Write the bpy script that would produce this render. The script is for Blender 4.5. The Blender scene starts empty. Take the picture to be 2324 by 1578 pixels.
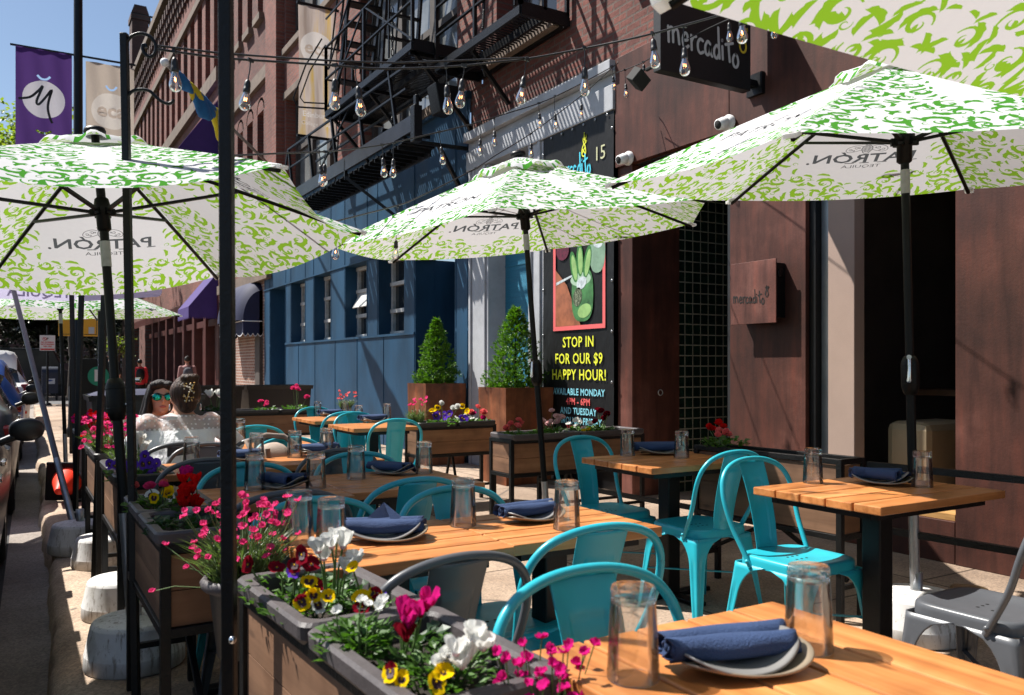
import bpy, bmesh, math, random
from math import sin, cos, pi, radians, sqrt, atan2
from mathutils import Vector, Matrix
from mathutils.geometry import delaunay_2d_cdt
R = random.Random(7)
sc = bpy.context.scene
COL = sc.collection
# ------------------------------------------------------------ camera, sky, sun, exposure
TH = math.atan(1704/2850)
ST, CT = sin(TH), cos(TH)
EYE = 1.25
FPX = 1892.4
cam = bpy.data.cameras.new('camera'); camo = bpy.data.objects.new('camera', cam); COL.objects.link(camo)
camo.location = (0, 0, EYE); camo.rotation_euler = (pi/2, 0, -TH)
cam.sensor_width = 36; cam.lens = FPX/2324*36; cam.shift_y = .0191
cam.clip_start = .05; cam.clip_end = 2000
cam.dof.use_dof = True; cam.dof.focus_distance = 4.6; cam.dof.aperture_fstop = 6.3
sc.camera = camo
SUN = Vector((.36, -.44, -.825)).normalized()          # direction in which sunlight travels
w = bpy.data.worlds.new('World'); sc.world = w; w.use_nodes = True
nt = w.node_tree
sky = nt.nodes.new('ShaderNodeTexSky'); sky.sky_type = 'NISHITA'; sky.sun_disc = False
sky.sun_elevation = math.asin(-SUN.z); sky.sun_rotation = atan2(-SUN.x, -SUN.y)
sky.air_density = 1.0; sky.dust_density = .6; sky.ozone_density = 1.3
bg = nt.nodes['Background']; bg.inputs['Strength'].default_value = .062
nt.links.new(sky.outputs[0], bg.inputs['Color'])
sl = bpy.data.lights.new('sun', 'SUN'); sl.energy = 5; sl.angle = radians(.53); sl.color = (1, .955, .89)
so = bpy.data.objects.new('sun', sl); COL.objects.link(so); so.location = (-8, 12, 19)
so.rotation_euler = SUN.to_track_quat('-Z', 'Y').to_euler()
sc.view_settings.view_transform = 'Standard'; sc.view_settings.look = 'None'
sc.view_settings.exposure = 1.0; sc.view_settings.gamma = 1
sc.render.engine = 'CYCLES'
sc.cycles.max_bounces = 10; sc.cycles.transparent_max_bounces = 16; sc.cycles.transmission_bounces = 8
sc.cycles.sample_clamp_indirect = 6; sc.cycles.caustics_refractive = False; sc.cycles.caustics_reflective = False

# ------------------------------------------------------------ where a point of the photograph lies in the street
def ray(px, py):
    u = (px-1162)/FPX
    return Vector((ST+u*CT, CT-u*ST, (833.3-py)/FPX))
def at_z(px, py, z):
    r = ray(px, py); return Vector((0, 0, EYE)) + r*((z-EYE)/r.z)
def at_x(px, py, x):
    r = ray(px, py); return Vector((0, 0, EYE)) + r*(x/r.x)
def at_y(px, py, y):
    r = ray(px, py); return Vector((0, 0, EYE)) + r*(y/r.y)
def at_d(px, py, d):
    return Vector((0, 0, EYE)) + ray(px, py)*d

# ------------------------------------------------------------ mesh building
class MB:
    def __init__(s): s.v = []; s.f = []; s.m = []; s.sm = []
    def add(s, vs, fs, mi=0, smooth=False):
        o = len(s.v); s.v += [tuple(p) for p in vs]
        for q in fs: s.f.append(tuple(o+i for i in q)); s.m.append(mi); s.sm.append(smooth)
    def box(s, c, d, rz=0, mi=0, mat=None):
        M = mat if mat is not None else Matrix.Translation(Vector(c)) @ Matrix.Rotation(rz, 4, 'Z')
        h = [x/2 for x in d]
        vs = [M @ Vector((x*h[0], y*h[1], z*h[2])) for x in (-1, 1) for y in (-1, 1) for z in (-1, 1)]
        s.add(vs, [(0, 1, 3, 2), (4, 6, 7, 5), (0, 4, 5, 1), (2, 3, 7, 6), (0, 2, 6, 4), (1, 5, 7, 3)], mi)
    def box2(s, a, b, mi=0):
        a = Vector(a); b = Vector(b); s.box((a+b)/2, [abs(x) for x in (b-a)], 0, mi)
    def bar(s, a, b, w, t=None, mi=0):
        a = Vector(a); b = Vector(b); t = t or w
        q = (b-a).to_track_quat('Z', 'Y').to_matrix().to_4x4()
        s.box(None, (w, t, (b-a).length), 0, mi, Matrix.Translation((a+b)/2) @ q)
    def tube(s, pts, r, n=8, mi=0, close=False, caps=True):
        pts = [Vector(p) for p in pts]; N = len(pts)
        rs = r if isinstance(r, (list, tuple)) else [r]*N
        vs = []; up = None
        for i, p in enumerate(pts):
            if close: t = (pts[(i+1) % N]-pts[i-1])
            else: t = pts[min(i+1, N-1)]-pts[max(i-1, 0)]
            t.normalize()
            if up is None:
                up = Vector((0, 0, 1)) if abs(t.z) < .9 else Vector((1, 0, 0))
            up = (up - t*up.dot(t)).normalized(); sd = t.cross(up)
            for k in range(n):
                a = 2*pi*k/n; vs.append(p + (up*cos(a)+sd*sin(a))*rs[i])
        fs = []
        for i in range(N if close else N-1):
            j = (i+1) % N
            for k in range(n): fs.append((i*n+k, i*n+(k+1) % n, j*n+(k+1) % n, j*n+k))
        s.add(vs, fs, mi, True)
        if caps and not close:
            s.add(vs[:n], [tuple(range(n-1, -1, -1))], mi); s.add(vs[-n:], [tuple(range(n))], mi)
    def lathe(s, prof, c=(0, 0, 0), n=20, mi=0, smooth=True, sx=1, sy=1, M=None):
        c = Vector(c); vs = []; fs = []
        for (r, z) in prof:
            for k in range(n):
                a = 2*pi*k/n; p = Vector((r*cos(a)*sx, r*sin(a)*sy, z)); vs.append((M @ p if M else p)+c)
        for i in range(len(prof)-1):
            for k in range(n): fs.append((i*n+k, i*n+(k+1) % n, (i+1)*n+(k+1) % n, (i+1)*n+k))
        s.add(vs, fs, mi, smooth)
    def grid(s, fn, nu, nv, mi=0, smooth=True, closeu=False):
        vs = [fn(i/(nu if closeu else nu-1), j/(nv-1)) for j in range(nv) for i in range(nu)]
        fs = []
        for j in range(nv-1):
            for i in range(nu if closeu else nu-1):
                k = (i+1) % nu; fs.append((j*nu+i, j*nu+k, (j+1)*nu+k, (j+1)*nu+i))
        s.add(vs, fs, mi, smooth)
    def prism(s, outline, M, th, mi=0):
        n = len(outline)
        vs = [M @ Vector((x, y, 0)) for x, y in outline] + [M @ Vector((x, y, th)) for x, y in outline]
        fs = [tuple(range(n-1, -1, -1)), tuple(range(n, 2*n))] + [(i, (i+1) % n, n+(i+1) % n, n+i) for i in range(n)]
        s.add(vs, fs, mi)
    def ell(s, c, r, nu=16, nv=10, mi=0, M=None, fn=None):
        c = Vector(c)
        def f(u, v):
            a = 2*pi*u; b = pi*(v-.5)*.998
            p = Vector((cos(a)*cos(b)*r[0], sin(a)*cos(b)*r[1], sin(b)*r[2]))
            if fn: p = fn(p)
            return (M @ p if M else p)+c
        s.grid(f, nu, nv, mi, True, True)
    def leafquad(s, p, d, n, L, W, mi=0, bend=.2):
        """one small pointed leaf: four faces round a bent midrib"""
        p = Vector(p); d = Vector(d).normalized(); sd = d.cross(Vector(n))
        if sd.length < 1e-4: sd = d.orthogonal()
        sd.normalize(); up = sd.cross(d)
        m = p+d*L*.5+up*bend*L*.4
        s.add([p, m+sd*W/2+up*W*.15, p+d*L, m-sd*W/2+up*W*.15, m], [(0, 4, 1), (1, 4, 2), (2, 4, 3), (3, 4, 0)], mi)
    def wallx(s, x, y0, y1, z0, z1, holes=(), dep=.25, mi=0, rmi=None, back=None):
        """a wall in the plane X = x facing -X, with openings that have real reveals"""
        ys = sorted({y0, y1} | {v for h in holes for v in h[:2] if y0 < v < y1})
        zs = sorted({z0, z1} | {v for h in holes for v in h[2:4] if z0 < v < z1})
        for a, b in zip(ys, ys[1:]):
            for c, d in zip(zs, zs[1:]):
                ym, zm = (a+b)/2, (c+d)/2
                if any(h[0] < ym < h[1] and h[2] < zm < h[3] for h in holes): continue
                s.add([(x, a, c), (x, b, c), (x, b, d), (x, a, d)], [(0, 3, 2, 1)], mi)
        r = mi if rmi is None else rmi
        for h in holes:
            a, b, c, d = h[:4]; X = x+dep
            s.add([(x, a, c), (X, a, c), (X, a, d), (x, a, d)], [(0, 1, 2, 3)], r)
            s.add([(x, b, c), (X, b, c), (X, b, d), (x, b, d)], [(3, 2, 1, 0)], r)
            s.add([(x, a, d), (X, a, d), (X, b, d), (x, b, d)], [(0, 1, 2, 3)], r)
            s.add([(x, a, c), (X, a, c), (X, b, c), (x, b, c)], [(3, 2, 1, 0)], r)
    def mesh(s, name, mats):
        me = bpy.data.meshes.new(name); me.from_pydata(s.v, [], s.f)
        for m in mats: me.materials.append(m)
        me.polygons.foreach_set('material_index', s.m); me.polygons.foreach_set('use_smooth', s.sm)
        me.update(); return me
    def build(s, name, mats, parent=None, bevel=0, weld=False, subd=0, solid=0):
        if not isinstance(mats, (list, tuple)): mats = [mats]
        me = s.mesh(name, mats)
        o = bpy.data.objects.new(name, me); COL.objects.link(o)
        if parent is not None: o.parent = parent
        if weld:
            bm = bmesh.new(); bm.from_mesh(me); bmesh.ops.remove_doubles(bm, verts=bm.verts, dist=weld if weld is not True else 1e-5)
            bmesh.ops.recalc_face_normals(bm, faces=bm.faces); bm.to_mesh(me); bm.free()
        if solid:
            m = o.modifiers.new('thick', 'SOLIDIFY'); m.thickness = solid; m.offset = 0
        if bevel:
            m = o.modifiers.new('bevel', 'BEVEL'); m.width = bevel; m.segments = 2; m.limit_method = 'ANGLE'; m.angle_limit = radians(40)
        if subd:
            m = o.modifiers.new('smooth', 'SUBSURF'); m.levels = subd; m.render_levels = subd
        return o

def empty(name, loc=(0, 0, 0), rz=0, label=None, cat=None, group=None):
    o = bpy.data.objects.new(name, None); COL.objects.link(o); o.location = loc; o.rotation_euler = (0, 0, rz)
    o.empty_display_size = .1
    return tag(o, label, cat, group)
def tag(o, label=None, cat=None, group=None, kind=None):
    if label: o['label'] = label
    if cat: o['category'] = cat
    if group: o['group'] = group
    if kind: o['kind'] = kind
    return o
KIDS = {}
def kids(o):
    return [c for c in bpy.data.objects if c.parent == o]
def tree(o): return [o, [tree(c) for c in kids(o)]]
def dup(tr, loc=None, rz=None, label=None, group=None, cat=None, sc_=None, parent=None):
    """copy a thing with its parts and sub-parts"""
    o, ch = tr
    c = o.copy(); COL.objects.link(c)
    if parent is not None: c.parent = parent
    if loc is not None: c.location = loc
    if rz is not None: c.rotation_euler = (0, 0, rz)
    if sc_ is not None: c.scale = (sc_, sc_, sc_) if not isinstance(sc_, tuple) else sc_
    tag(c, label, cat, group)
    for t in ch: dup(t, parent=c)
    return c
class Kind:
    """first use moves the thing itself, later uses copy it with every part"""
    def __init__(s, root): s.tr = tree(root); s.used = False
    def put(s, loc, rz, label, group=None, sc_=None):
        if not s.used:
            s.used = True; o = s.tr[0]; o.location = loc; o.rotation_euler = (0, 0, rz)
            if sc_ is not None: o.scale = (sc_, sc_, sc_) if not isinstance(sc_, tuple) else sc_
            return tag(o, label, None, group)
        return dup(s.tr, loc, rz, label, group, None, sc_ if sc_ is not None else 1)

def text_tris(txt, size, align='CENTER', shear=0, space=1.0, bold=0):
    c = bpy.data.curves.new('t', 'FONT'); c.body = txt; c.size = size; c.align_x = align; c.align_y = 'CENTER'
    c.resolution_u = 2; c.shear = shear; c.space_character = space; c.offset = bold
    o = bpy.data.objects.new('t', c); COL.objects.link(o)
    dg = bpy.context.evaluated_depsgraph_get(); dg.update()
    me = bpy.data.meshes.new_from_object(o.evaluated_get(dg))
    vs = [(v.co.x, v.co.y) for v in me.vertices]; fs = [tuple(p.vertices) for p in me.polygons]
    bpy.data.objects.remove(o); bpy.data.curves.remove(c); bpy.data.meshes.remove(me)
    return vs, fs
def put_text(mb, M, txt, size, mi=0, **k):
    vs, fs = text_tris(txt, size, **k)
    mb.add([M @ Vector((x, y, 0)) for x, y in vs], fs, mi)
def ribbon(pts, w, n=None):
    """2-D stroke of (tapering) width as one outline"""
    pts = [Vector(p) for p in pts]; N = len(pts); L = []; Q = []
    for i, p in enumerate(pts):
        t = pts[min(i+1, N-1)]-pts[max(i-1, 0)]
        t = t.normalized() if t.length > 1e-9 else Vector((1, 0))
        nn = Vector((-t.y, t.x)); ww = (w(i/(N-1)) if callable(w) else w)/2
        L.append(p+nn*ww); Q.append(p-nn*ww)
    return L + Q[::-1]
def smooth_path(pts, k=6):
    pts = [Vector(p) for p in pts]; out = []
    for i in range(len(pts)-1):
        p0 = pts[max(i-1, 0)]; p1 = pts[i]; p2 = pts[i+1]; p3 = pts[min(i+2, len(pts)-1)]
        for j in range(k):
            t = j/k
            out.append(.5*((2*p1)+(p2-p0)*t+(2*p0-5*p1+4*p2-p3)*t*t+(3*p1-p0-3*p2+p3)*t**3))
    out.append(pts[-1]); return out
def strokes(mb, M, paths, w, mi=0, k=6):
    """handwriting: each path a smooth flat stroke with round-ish ends"""
    for z, pth in enumerate(paths):
        sp = smooth_path(pth, k); N = len(sp)
        o = ribbon(sp, w); n = len(o)//2
        vs = [M @ Vector((p.x, p.y, z*.00005)) for p in o]
        fs = [(i, i+1, n*2-2-i, n*2-1-i) for i in range(n-1)]
        mb.add(vs, fs, mi)
        for e in (sp[0], sp[-1]):
            mb.add([M @ Vector((e[0]+w/2*cos(2*pi*q/8), e[1]+w/2*sin(2*pi*q/8), z*.00005+.00003)) for q in range(8)], [tuple(range(8))], mi)

def in_poly(p, poly):
    x, y = p; c = False; n = len(poly)
    for i in range(n):
        (x1, y1), (x2, y2) = (poly[i][0], poly[i][1]), (poly[i-1][0], poly[i-1][1])
        if (y1 > y) != (y2 > y) and x < (x2-x1)*(y-y1)/(y2-y1)+x1: c = not c
    return c
def printed(rect, polys, fn, n=(24, 24), hole=9):
    """a cloth with its print cut into the same sheet: polys are (outline, kind)"""
    x0, x1, y0, y1 = rect; vs = []; fs = []; kind = []
    def addp(f, kd):
        f = [Vector((v[0], v[1])) for v in f]; A = sum(f[i].x*f[(i+1) % len(f)].y-f[(i+1) % len(f)].x*f[i].y for i in range(len(f)))
        if abs(A) < 1e-8: return
        if A < 0: f = f[::-1]
        b = len(vs); vs.extend(f); fs.append(list(range(b, b+len(f)))); kind.append(kd)
    addp([(x0+(x1-x0)*i/n[0], y0) for i in range(n[0])]+[(x1, y0+(y1-y0)*j/n[1]) for j in range(n[1])]+[(x1-(x1-x0)*i/n[0], y1) for i in range(n[0])]+[(x0, y1-(y1-y0)*j/n[1]) for j in range(n[1])], 0)
    for f, kd in polys:
        if len(f) == 4: addp((f[0], f[1], f[2]), kd); addp((f[0], f[2], f[3]), kd)
        else: addp(f, kd)
    for i in range(1, n[0]):
        for j in range(1, n[1]): vs.append(Vector((x0+(x1-x0)*i/n[0], y0+(y1-y0)*j/n[1])))
    ov, oe, of, a_, b_, og = delaunay_2d_cdt(vs, [], fs, 1, 1e-6)
    mb = MB(); mb.v = [tuple(fn(v.x, v.y)) for v in ov]
    for f, o in zip(of, og):
        cx_, cy_ = sum(ov[i].x for i in f)/len(f), sum(ov[i].y for i in f)/len(f)
        if not (x0 < cx_ < x1 and y0 < cy_ < y1): continue
        m = max((kind[i] for i in o if i and in_poly((cx_, cy_), [vs[q] for q in fs[i]])), default=0)
        if m == hole: continue
        mb.f.append(tuple(f)); mb.m.append(m); mb.sm.append(True)
    return mb
def strip_polys(pts, w, kd, k=4):
    o = ribbon(smooth_path(pts, k), w); n = len(o)//2
    return [([o[i], o[i+1], o[2*n-2-i], o[2*n-1-i]], kd) for i in range(n-1)]
def text_polys(txt, size, cx_, cy_, kd, **k):
    vs, fs = text_tris(txt, size, **k); return [([(vs[i][0]+cx_, vs[i][1]+cy_) for i in f], kd) for f in fs]
def disc_poly(c, r, kd, n=40): return [([(c[0]+r*cos(2*pi*k/n), c[1]+r*sin(2*pi*k/n)) for k in range(n)], kd)]
# ------------------------------------------------------------ materials
def nodes(name):
    m = bpy.data.materials.new(name); m.use_nodes = True; t = m.node_tree
    return m, t, t.nodes['Principled BSDF']
def N(t, typ, **k):
    n = t.nodes.new('ShaderNode'+typ)
    for a, b in k.items():
        if a.startswith('i_'): n.inputs[a[2:].replace('_', ' ')].default_value = b
        else: setattr(n, a, b)
    return n
def ramp(t, fac, stops):
    r = N(t, 'ValToRGB'); t.links.new(fac, r.inputs[0]); e = r.color_ramp.elements
    while len(e) < len(stops): e.new(.5)
    for x, (p, c) in zip(e, stops): x.position = p; x.color = (*c, 1) if len(c) == 3 else c
    return r.outputs[0]
def mixc(t, fac, a, b, mode='MIX'):
    m = N(t, 'Mix', data_type='RGBA', blend_type=mode)
    for i, v in ((0, fac), (6, a), (7, b)):
        if isinstance(v, (int, float)): m.inputs[i].default_value = v
        elif isinstance(v, tuple): m.inputs[i].default_value = (*v, 1)
        else: t.links.new(v, m.inputs[i])
    return m.outputs[2]
def coords(t, scale=(1, 1, 1), kind='Object'):
    tc = N(t, 'TexCoord'); mp = N(t, 'Mapping'); mp.inputs['Scale'].default_value = scale
    t.links.new(tc.outputs[kind], mp.inputs[0]); return mp.outputs[0]
def noise(t, vec, scale, detail=4, rough=.6):
    n = N(t, 'TexNoise'); n.inputs['Scale'].default_value = scale; n.inputs['Detail'].default_value = detail; n.inputs['Roughness'].default_value = rough
    t.links.new(vec, n.inputs['Vector']); return n.outputs['Fac']
def bump(t, bs, h, s, d=.01):
    b = N(t, 'Bump'); b.inputs['Strength'].default_value = s; b.inputs['Distance'].default_value = d
    t.links.new(h, b.inputs['Height']); t.links.new(b.outputs[0], bs.inputs['Normal'])
def mat(name, col, rough=.5, metal=0, var=.25, vs=6, bs=0, bsc=80, spec=None, stretch=(1, 1, 1), dark=None, rv=0):
    """base colour with soft uneven wear, and a fine bump"""
    m, t, b = nodes(name)
    v = coords(t, stretch); n = noise(t, v, vs, 6, .65)
    c2 = dark or tuple(x*(1-var) for x in col); c1 = tuple(min(1, x*(1+var*.5)) for x in col)
    t.links.new(ramp(t, n, [(.3, c2), (.55, col), (.75, c1)]), b.inputs['Base Color'])
    b.inputs['Roughness'].default_value = rough; b.inputs['Metallic'].default_value = metal
    if spec is not None: b.inputs['Specular IOR Level'].default_value = spec
    if rv:
        rr = N(t, 'MapRange'); rr.inputs[3].default_value = rough-rv; rr.inputs[4].default_value = rough+rv
        t.links.new(noise(t, v, vs*2.3), rr.inputs[0]); t.links.new(rr.outputs[0], b.inputs['Roughness'])
    if bs: bump(t, b, noise(t, v, bsc, 5), bs)
    return m
def flat(name, col, rough=.6, metal=0, emit=0):
    m, t, b = nodes(name); b.inputs['Base Color'].default_value = (*col, 1)
    b.inputs['Roughness'].default_value = rough; b.inputs['Metallic'].default_value = metal
    if emit: b.inputs['Emission Color'].default_value = (*col, 1); b.inputs['Emission Strength'].default_value = emit
    return m
def cloth_trans(name, col, tr=.5, rough=.9, var=0.06, scale=30, tcol=None):
    m = bpy.data.materials.new(name); m.use_nodes = True; t = m.node_tree; t.nodes.clear()
    o = N(t, 'OutputMaterial'); mx = N(t, 'MixShader'); mx.inputs[0].default_value = tr
    d = N(t, 'BsdfDiffuse'); tl = N(t, 'BsdfTranslucent')
    v = coords(t); n = noise(t, v, scale, 3)
    c = ramp(t, n, [(.3, tuple(x*(1-var) for x in col)), (.7, col)])
    t.links.new(c, d.inputs[0])
    if tcol: tl.inputs[0].default_value = (*tcol, 1)
    else: t.links.new(c, tl.inputs[0])
    t.links.new(d.outputs[0], mx.inputs[1]); t.links.new(tl.outputs[0], mx.inputs[2]); t.links.new(mx.outputs[0], o.inputs[0])
    return m
def leafmat(name, a, b, tr=.35, vs=18):
    m = bpy.data.materials.new(name); m.use_nodes = True; t = m.node_tree; p = t.nodes['Principled BSDF']; o = t.nodes['Material Output']
    v = coords(t); n = noise(t, v, vs, 4)
    gm = N(t, 'NewGeometry'); ri = ramp(t, gm.outputs['Random Per Island'], [(0, (0, 0, 0)), (1, (1, 1, 1))])
    c = mixc(t, mixc(t, .5, n, ri), a, b)
    t.links.new(c, p.inputs['Base Color']); p.inputs['Roughness'].default_value = .45
    tl = N(t, 'BsdfTranslucent'); t.links.new(mixc(t, 1.0, c, (1.3, 1.5, .6), 'MULTIPLY'), tl.inputs[0])
    mx = N(t, 'MixShader'); mx.inputs[0].default_value = tr
    t.links.new(p.outputs[0], mx.inputs[1]); t.links.new(tl.outputs[0], mx.inputs[2]); t.links.new(mx.outputs[0], o.inputs[0])
    return m
def brickmat(name, c1, c2, mortar, bw=.21, bh=.075, ms=.011, axis='yz', bst=.5, var=.5):
    m, t, b = nodes(name)
    tc = N(t, 'TexCoord'); sp = N(t, 'SeparateXYZ'); cb = N(t, 'CombineXYZ'); t.links.new(tc.outputs['Object'], sp.inputs[0])
    t.links.new(sp.outputs['XYZ'.index(axis[0].upper())], cb.inputs[0]); t.links.new(sp.outputs[2], cb.inputs[1])
    br = N(t, 'TexBrick'); br.inputs['Scale'].default_value = 1; br.inputs['Brick Width'].default_value = bw; br.inputs['Row Height'].default_value = bh
    br.inputs['Mortar Size'].default_value = ms; br.inputs['Color1'].default_value = (*c1, 1); br.inputs['Color2'].default_value = (*c2, 1); br.inputs['Mortar'].default_value = (*mortar, 1)
    br.inputs['Bias'].default_value = -.1
    t.links.new(cb.outputs[0], br.inputs[0])
    v = tc.outputs['Object']; n1 = noise(t, v, .9, 5); n2 = noise(t, v, 25, 4)
    c = mixc(t, 1.0, br.outputs[0], ramp(t, n1, [(.25, (1-var,)*3), (.7, (1.15,)*3)]), 'MULTIPLY')
    c = mixc(t, .5, c, ramp(t, n2, [(.2, (.4,)*3), (.8, (1.4,)*3)]), 'MULTIPLY')
    t.links.new(c, b.inputs['Base Color']); b.inputs['Roughness'].default_value = .9
    iv = N(t, 'Math', operation='SUBTRACT'); iv.inputs[0].default_value = 1; t.links.new(br.outputs['Fac'], iv.inputs[1])
    ad = N(t, 'Math', operation='ADD'); t.links.new(iv.outputs[0], ad.inputs[0]); t.links.new(n2, ad.inputs[1])
    bump(t, b, ad.outputs[0], bst, .012)
    return m
def woodmat(name, a, b, c, axis=0, rough=.5, gs=1, gap=None):
    m, t, p = nodes(name)
    st = [28, 28, 28]; st[axis] = 1.6
    oi = N(t, 'ObjectInfo'); gm = N(t, 'NewGeometry')
    tc = N(t, 'TexCoord'); va = N(t, 'VectorMath', operation='ADD')
    ml = N(t, 'Math', operation='MULTIPLY'); ml.inputs[1].default_value = 17; t.links.new(gm.outputs['Random Per Island'], ml.inputs[0])
    ml2 = N(t, 'Math', operation='MULTIPLY_ADD'); ml2.inputs[1].default_value = 31; t.links.new(oi.outputs['Random'], ml2.inputs[0]); t.links.new(ml.outputs[0], ml2.inputs[2])
    t.links.new(tc.outputs['Object'], va.inputs[0]); t.links.new(ml2.outputs[0], va.inputs[1])
    mp = N(t, 'Mapping'); mp.inputs['Scale'].default_value = [s*gs for s in st]; t.links.new(va.outputs[0], mp.inputs[0])
    n = noise(t, mp.outputs[0], 1, 7, .62)
    col = ramp(t, n, [(.28, a), (.5, b), (.72, c)])
    tint = ramp(t, gm.outputs['Random Per Island'], [(0, (.78,)*3), (1, (1.15,)*3)])
    col = mixc(t, 1, col, tint, 'MULTIPLY')
    big = noise(t, va.outputs[0], 5, 3); col = mixc(t, .6, col, ramp(t, big, [(.3, (.5, .44, .38)), (.5, (.95, .95, .95)), (.7, (1.15, 1.15, 1.15))]), 'MULTIPLY')
    kn = N(t, 'TexVoronoi'); kn.inputs['Scale'].default_value = 1; mk = N(t, 'Mapping'); ks = [9, 9, 9]; ks[axis] = 3; mk.inputs['Scale'].default_value = ks
    t.links.new(va.outputs[0], mk.inputs[0]); t.links.new(mk.outputs[0], kn.inputs['Vector'])
    col = mixc(t, ramp(t, kn.outputs['Distance'], [(.04, (.75,)*3), (.12, (0, 0, 0))]), col, tuple(x*.35 for x in a))
    t.links.new(col, p.inputs['Base Color']); p.inputs['Roughness'].default_value = rough
    bump(t, p, n, .18, .004)
    return m
# ------------------------------------------------------------ shared materials
def rustmat(name, a, b, c, vs=1.1):
    m, t, p = nodes(name)
    v = coords(t); n1 = noise(t, v, vs, 7, .6); st = coords(t, (6, 6, .7)); n2 = noise(t, st, 1.6, 6, .65); n3 = noise(t, v, 60, 3)
    col = ramp(t, n1, [(.3, a), (.52, b), (.72, c)])
    col = mixc(t, .95, col, ramp(t, n2, [(.25, (.45, .4, .4)), (.5, (1.0,)*3), (.7, (1.5, 1.25, 1.15)), (.85, (2.0, 1.5, 1.3))]), 'MULTIPLY')
    sp = N(t, 'TexVoronoi'); sp.inputs['Scale'].default_value = 42; t.links.new(v, sp.inputs['Vector'])
    col = mixc(t, ramp(t, sp.outputs['Distance'], [(.05, (.5,)*3), (.13, (0, 0, 0))]), col, tuple(x*.45 for x in a))
    t.links.new(col, p.inputs['Base Color']); p.inputs['Roughness'].default_value = .58; p.inputs['Specular IOR Level'].default_value = .3
    bump(t, p, n3, .25, .004); return m
M_rust = rustmat('corten steel', (.03, .011, .008), (.075, .026, .018), (.17, .068, .052))
M_rust2 = rustmat('rusted planter steel', (.05, .016, .006), (.13, .042, .015), (.24, .09, .04), 2.5)
M_black = mat('black painted steel', (.004, .004, .0045), .42, 0, .5, 9, .15, 120, spec=.3, rv=.1)
M_blackw = mat('worn black frame', (.005, .0048, .0048), .45, 0, .5, 14, .3, 90, spec=.32, rv=.12)
M_iron = mat('fire escape iron', (.004, .004, .0045), .38, 0, .6, 5, .5, 70, spec=.3)
M_galv = mat('galvanised tube', (.42, .43, .44), .38, .75, .35, 8, .1, 60, rv=.15)
M_dark = flat('dark void', (.006, .006, .006), .8)
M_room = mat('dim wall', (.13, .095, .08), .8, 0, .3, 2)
M_beige = mat('beige plaster', (.34, .245, .2), .8, 0, .08, 3, .1, 120)
M_grey = mat('grey painted trim', (.4, .41, .43), .5, 0, .25, 3, .15, 60)
M_tealp = mat('teal siding', (.02, .17, .27), .55, 0, .2, 2.5, .5, 8, stretch=(1, 1, 30))
M_blue = mat('blue cladding', (.013, .056, .112), .55, 0, .45, 1.6, .12, 30, rv=.1, spec=.3, stretch=(1, 1, .35))
M_glassd = mat('dark window glass', (.02, .023, .026), .06, 0, .5, 1.2, spec=.8)
M_glassp = mat('sky toned window glass', (.20, .21, .21), .08, 0, .6, .8, spec=.9)  # pale base colour stands in for sky reflected in the panes
M_frame = mat('weathered window frame', (.06, .048, .042), .7, 0, .4, 6, .2)
M_wframe = mat('white window frame', (.5, .5, .48), .6, 0, .35, 7)
M_brick = brickmat('red brick', (.2, .062, .045), (.12, .036, .028), (.13, .085, .07))
M_brickd = brickmat('dark brick', (.11, .046, .036), (.075, .033, .027), (.07, .055, .05))
M_brickl = brickmat('pink brick', (.25, .078, .055), (.16, .046, .034), (.16, .10, .08))
M_stone = mat('brown stone', (.17, .125, .095), .85, 0, .35, 3, .4, 25)
def make_concrete(name, a, b, joint=True):
    m, t, p = nodes(name)
    v = coords(t); n1 = noise(t, v, 1.3, 7, .62); n2 = noise(t, v, 110, 3, .7)
    vo = N(t, 'TexVoronoi'); vo.inputs['Scale'].default_value = 95; t.links.new(v, vo.inputs['Vector'])
    col = ramp(t, n1, [(.3, a), (.62, b)])
    col = mixc(t, .55, col, ramp(t, vo.outputs['Color'], [(.1, (.5, .47, .45)), (.6, (1.1, 1.05, 1)), (.95, (1.5, 1.4, 1.3))]), 'MULTIPLY')
    col = mixc(t, .5, col, ramp(t, n2, [(.3, (.55,)*3), (.7, (1.3,)*3)]), 'MULTIPLY')
    gum = N(t, 'TexVoronoi'); gum.inputs['Scale'].default_value = 3.2; t.links.new(v, gum.inputs['Vector'])
    col = mixc(t, ramp(t, gum.outputs['Distance'], [(.045, (.7,)*3), (.075, (0, 0, 0))]), col, (.06, .055, .05))
    big = noise(t, v, .55, 4); col = mixc(t, .7, col, ramp(t, big, [(.36, (.55, .52, .5)), (.56, (1.05,)*3)]), 'MULTIPLY')
    h = n2
    if joint:
        br = N(t, 'TexBrick'); br.offset = 0; br.inputs['Scale'].default_value = 1; br.inputs['Brick Width'].default_value = 1.52; br.inputs['Row Height'].default_value = 1.48
        br.inputs['Mortar Size'].default_value = .009; br.inputs['Color1'].default_value = (1, 1, 1, 1); br.inputs['Color2'].default_value = (.86, .86, .86, 1); br.inputs['Mortar'].default_value = (.25, .23, .2, 1)
        t.links.new(v, br.inputs[0]); col = mixc(t, 1, col, br.outputs[0], 'MULTIPLY')
        cr = N(t, 'TexVoronoi', feature='DISTANCE_TO_EDGE'); cr.inputs['Scale'].default_value = .45
        wv = mixc(t, .12, v, noise(t, v, 3, 4)); t.links.new(wv, cr.inputs['Vector'])
        col = mixc(t, ramp(t, cr.outputs['Distance'], [(.002, (.75,)*3), (.006, (0, 0, 0))]), col, (.05, .045, .04))
    t.links.new(col, p.inputs['Base Color']); p.inputs['Roughness'].default_value = .88
    bump(t, p, h, .5, .006); return m
M_walk = make_concrete('sidewalk concrete', (.27, .195, .14), (.43, .33, .25))
M_kerb = make_concrete('kerb concrete', (.25, .18, .13), (.46, .36, .27), False)
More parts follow.
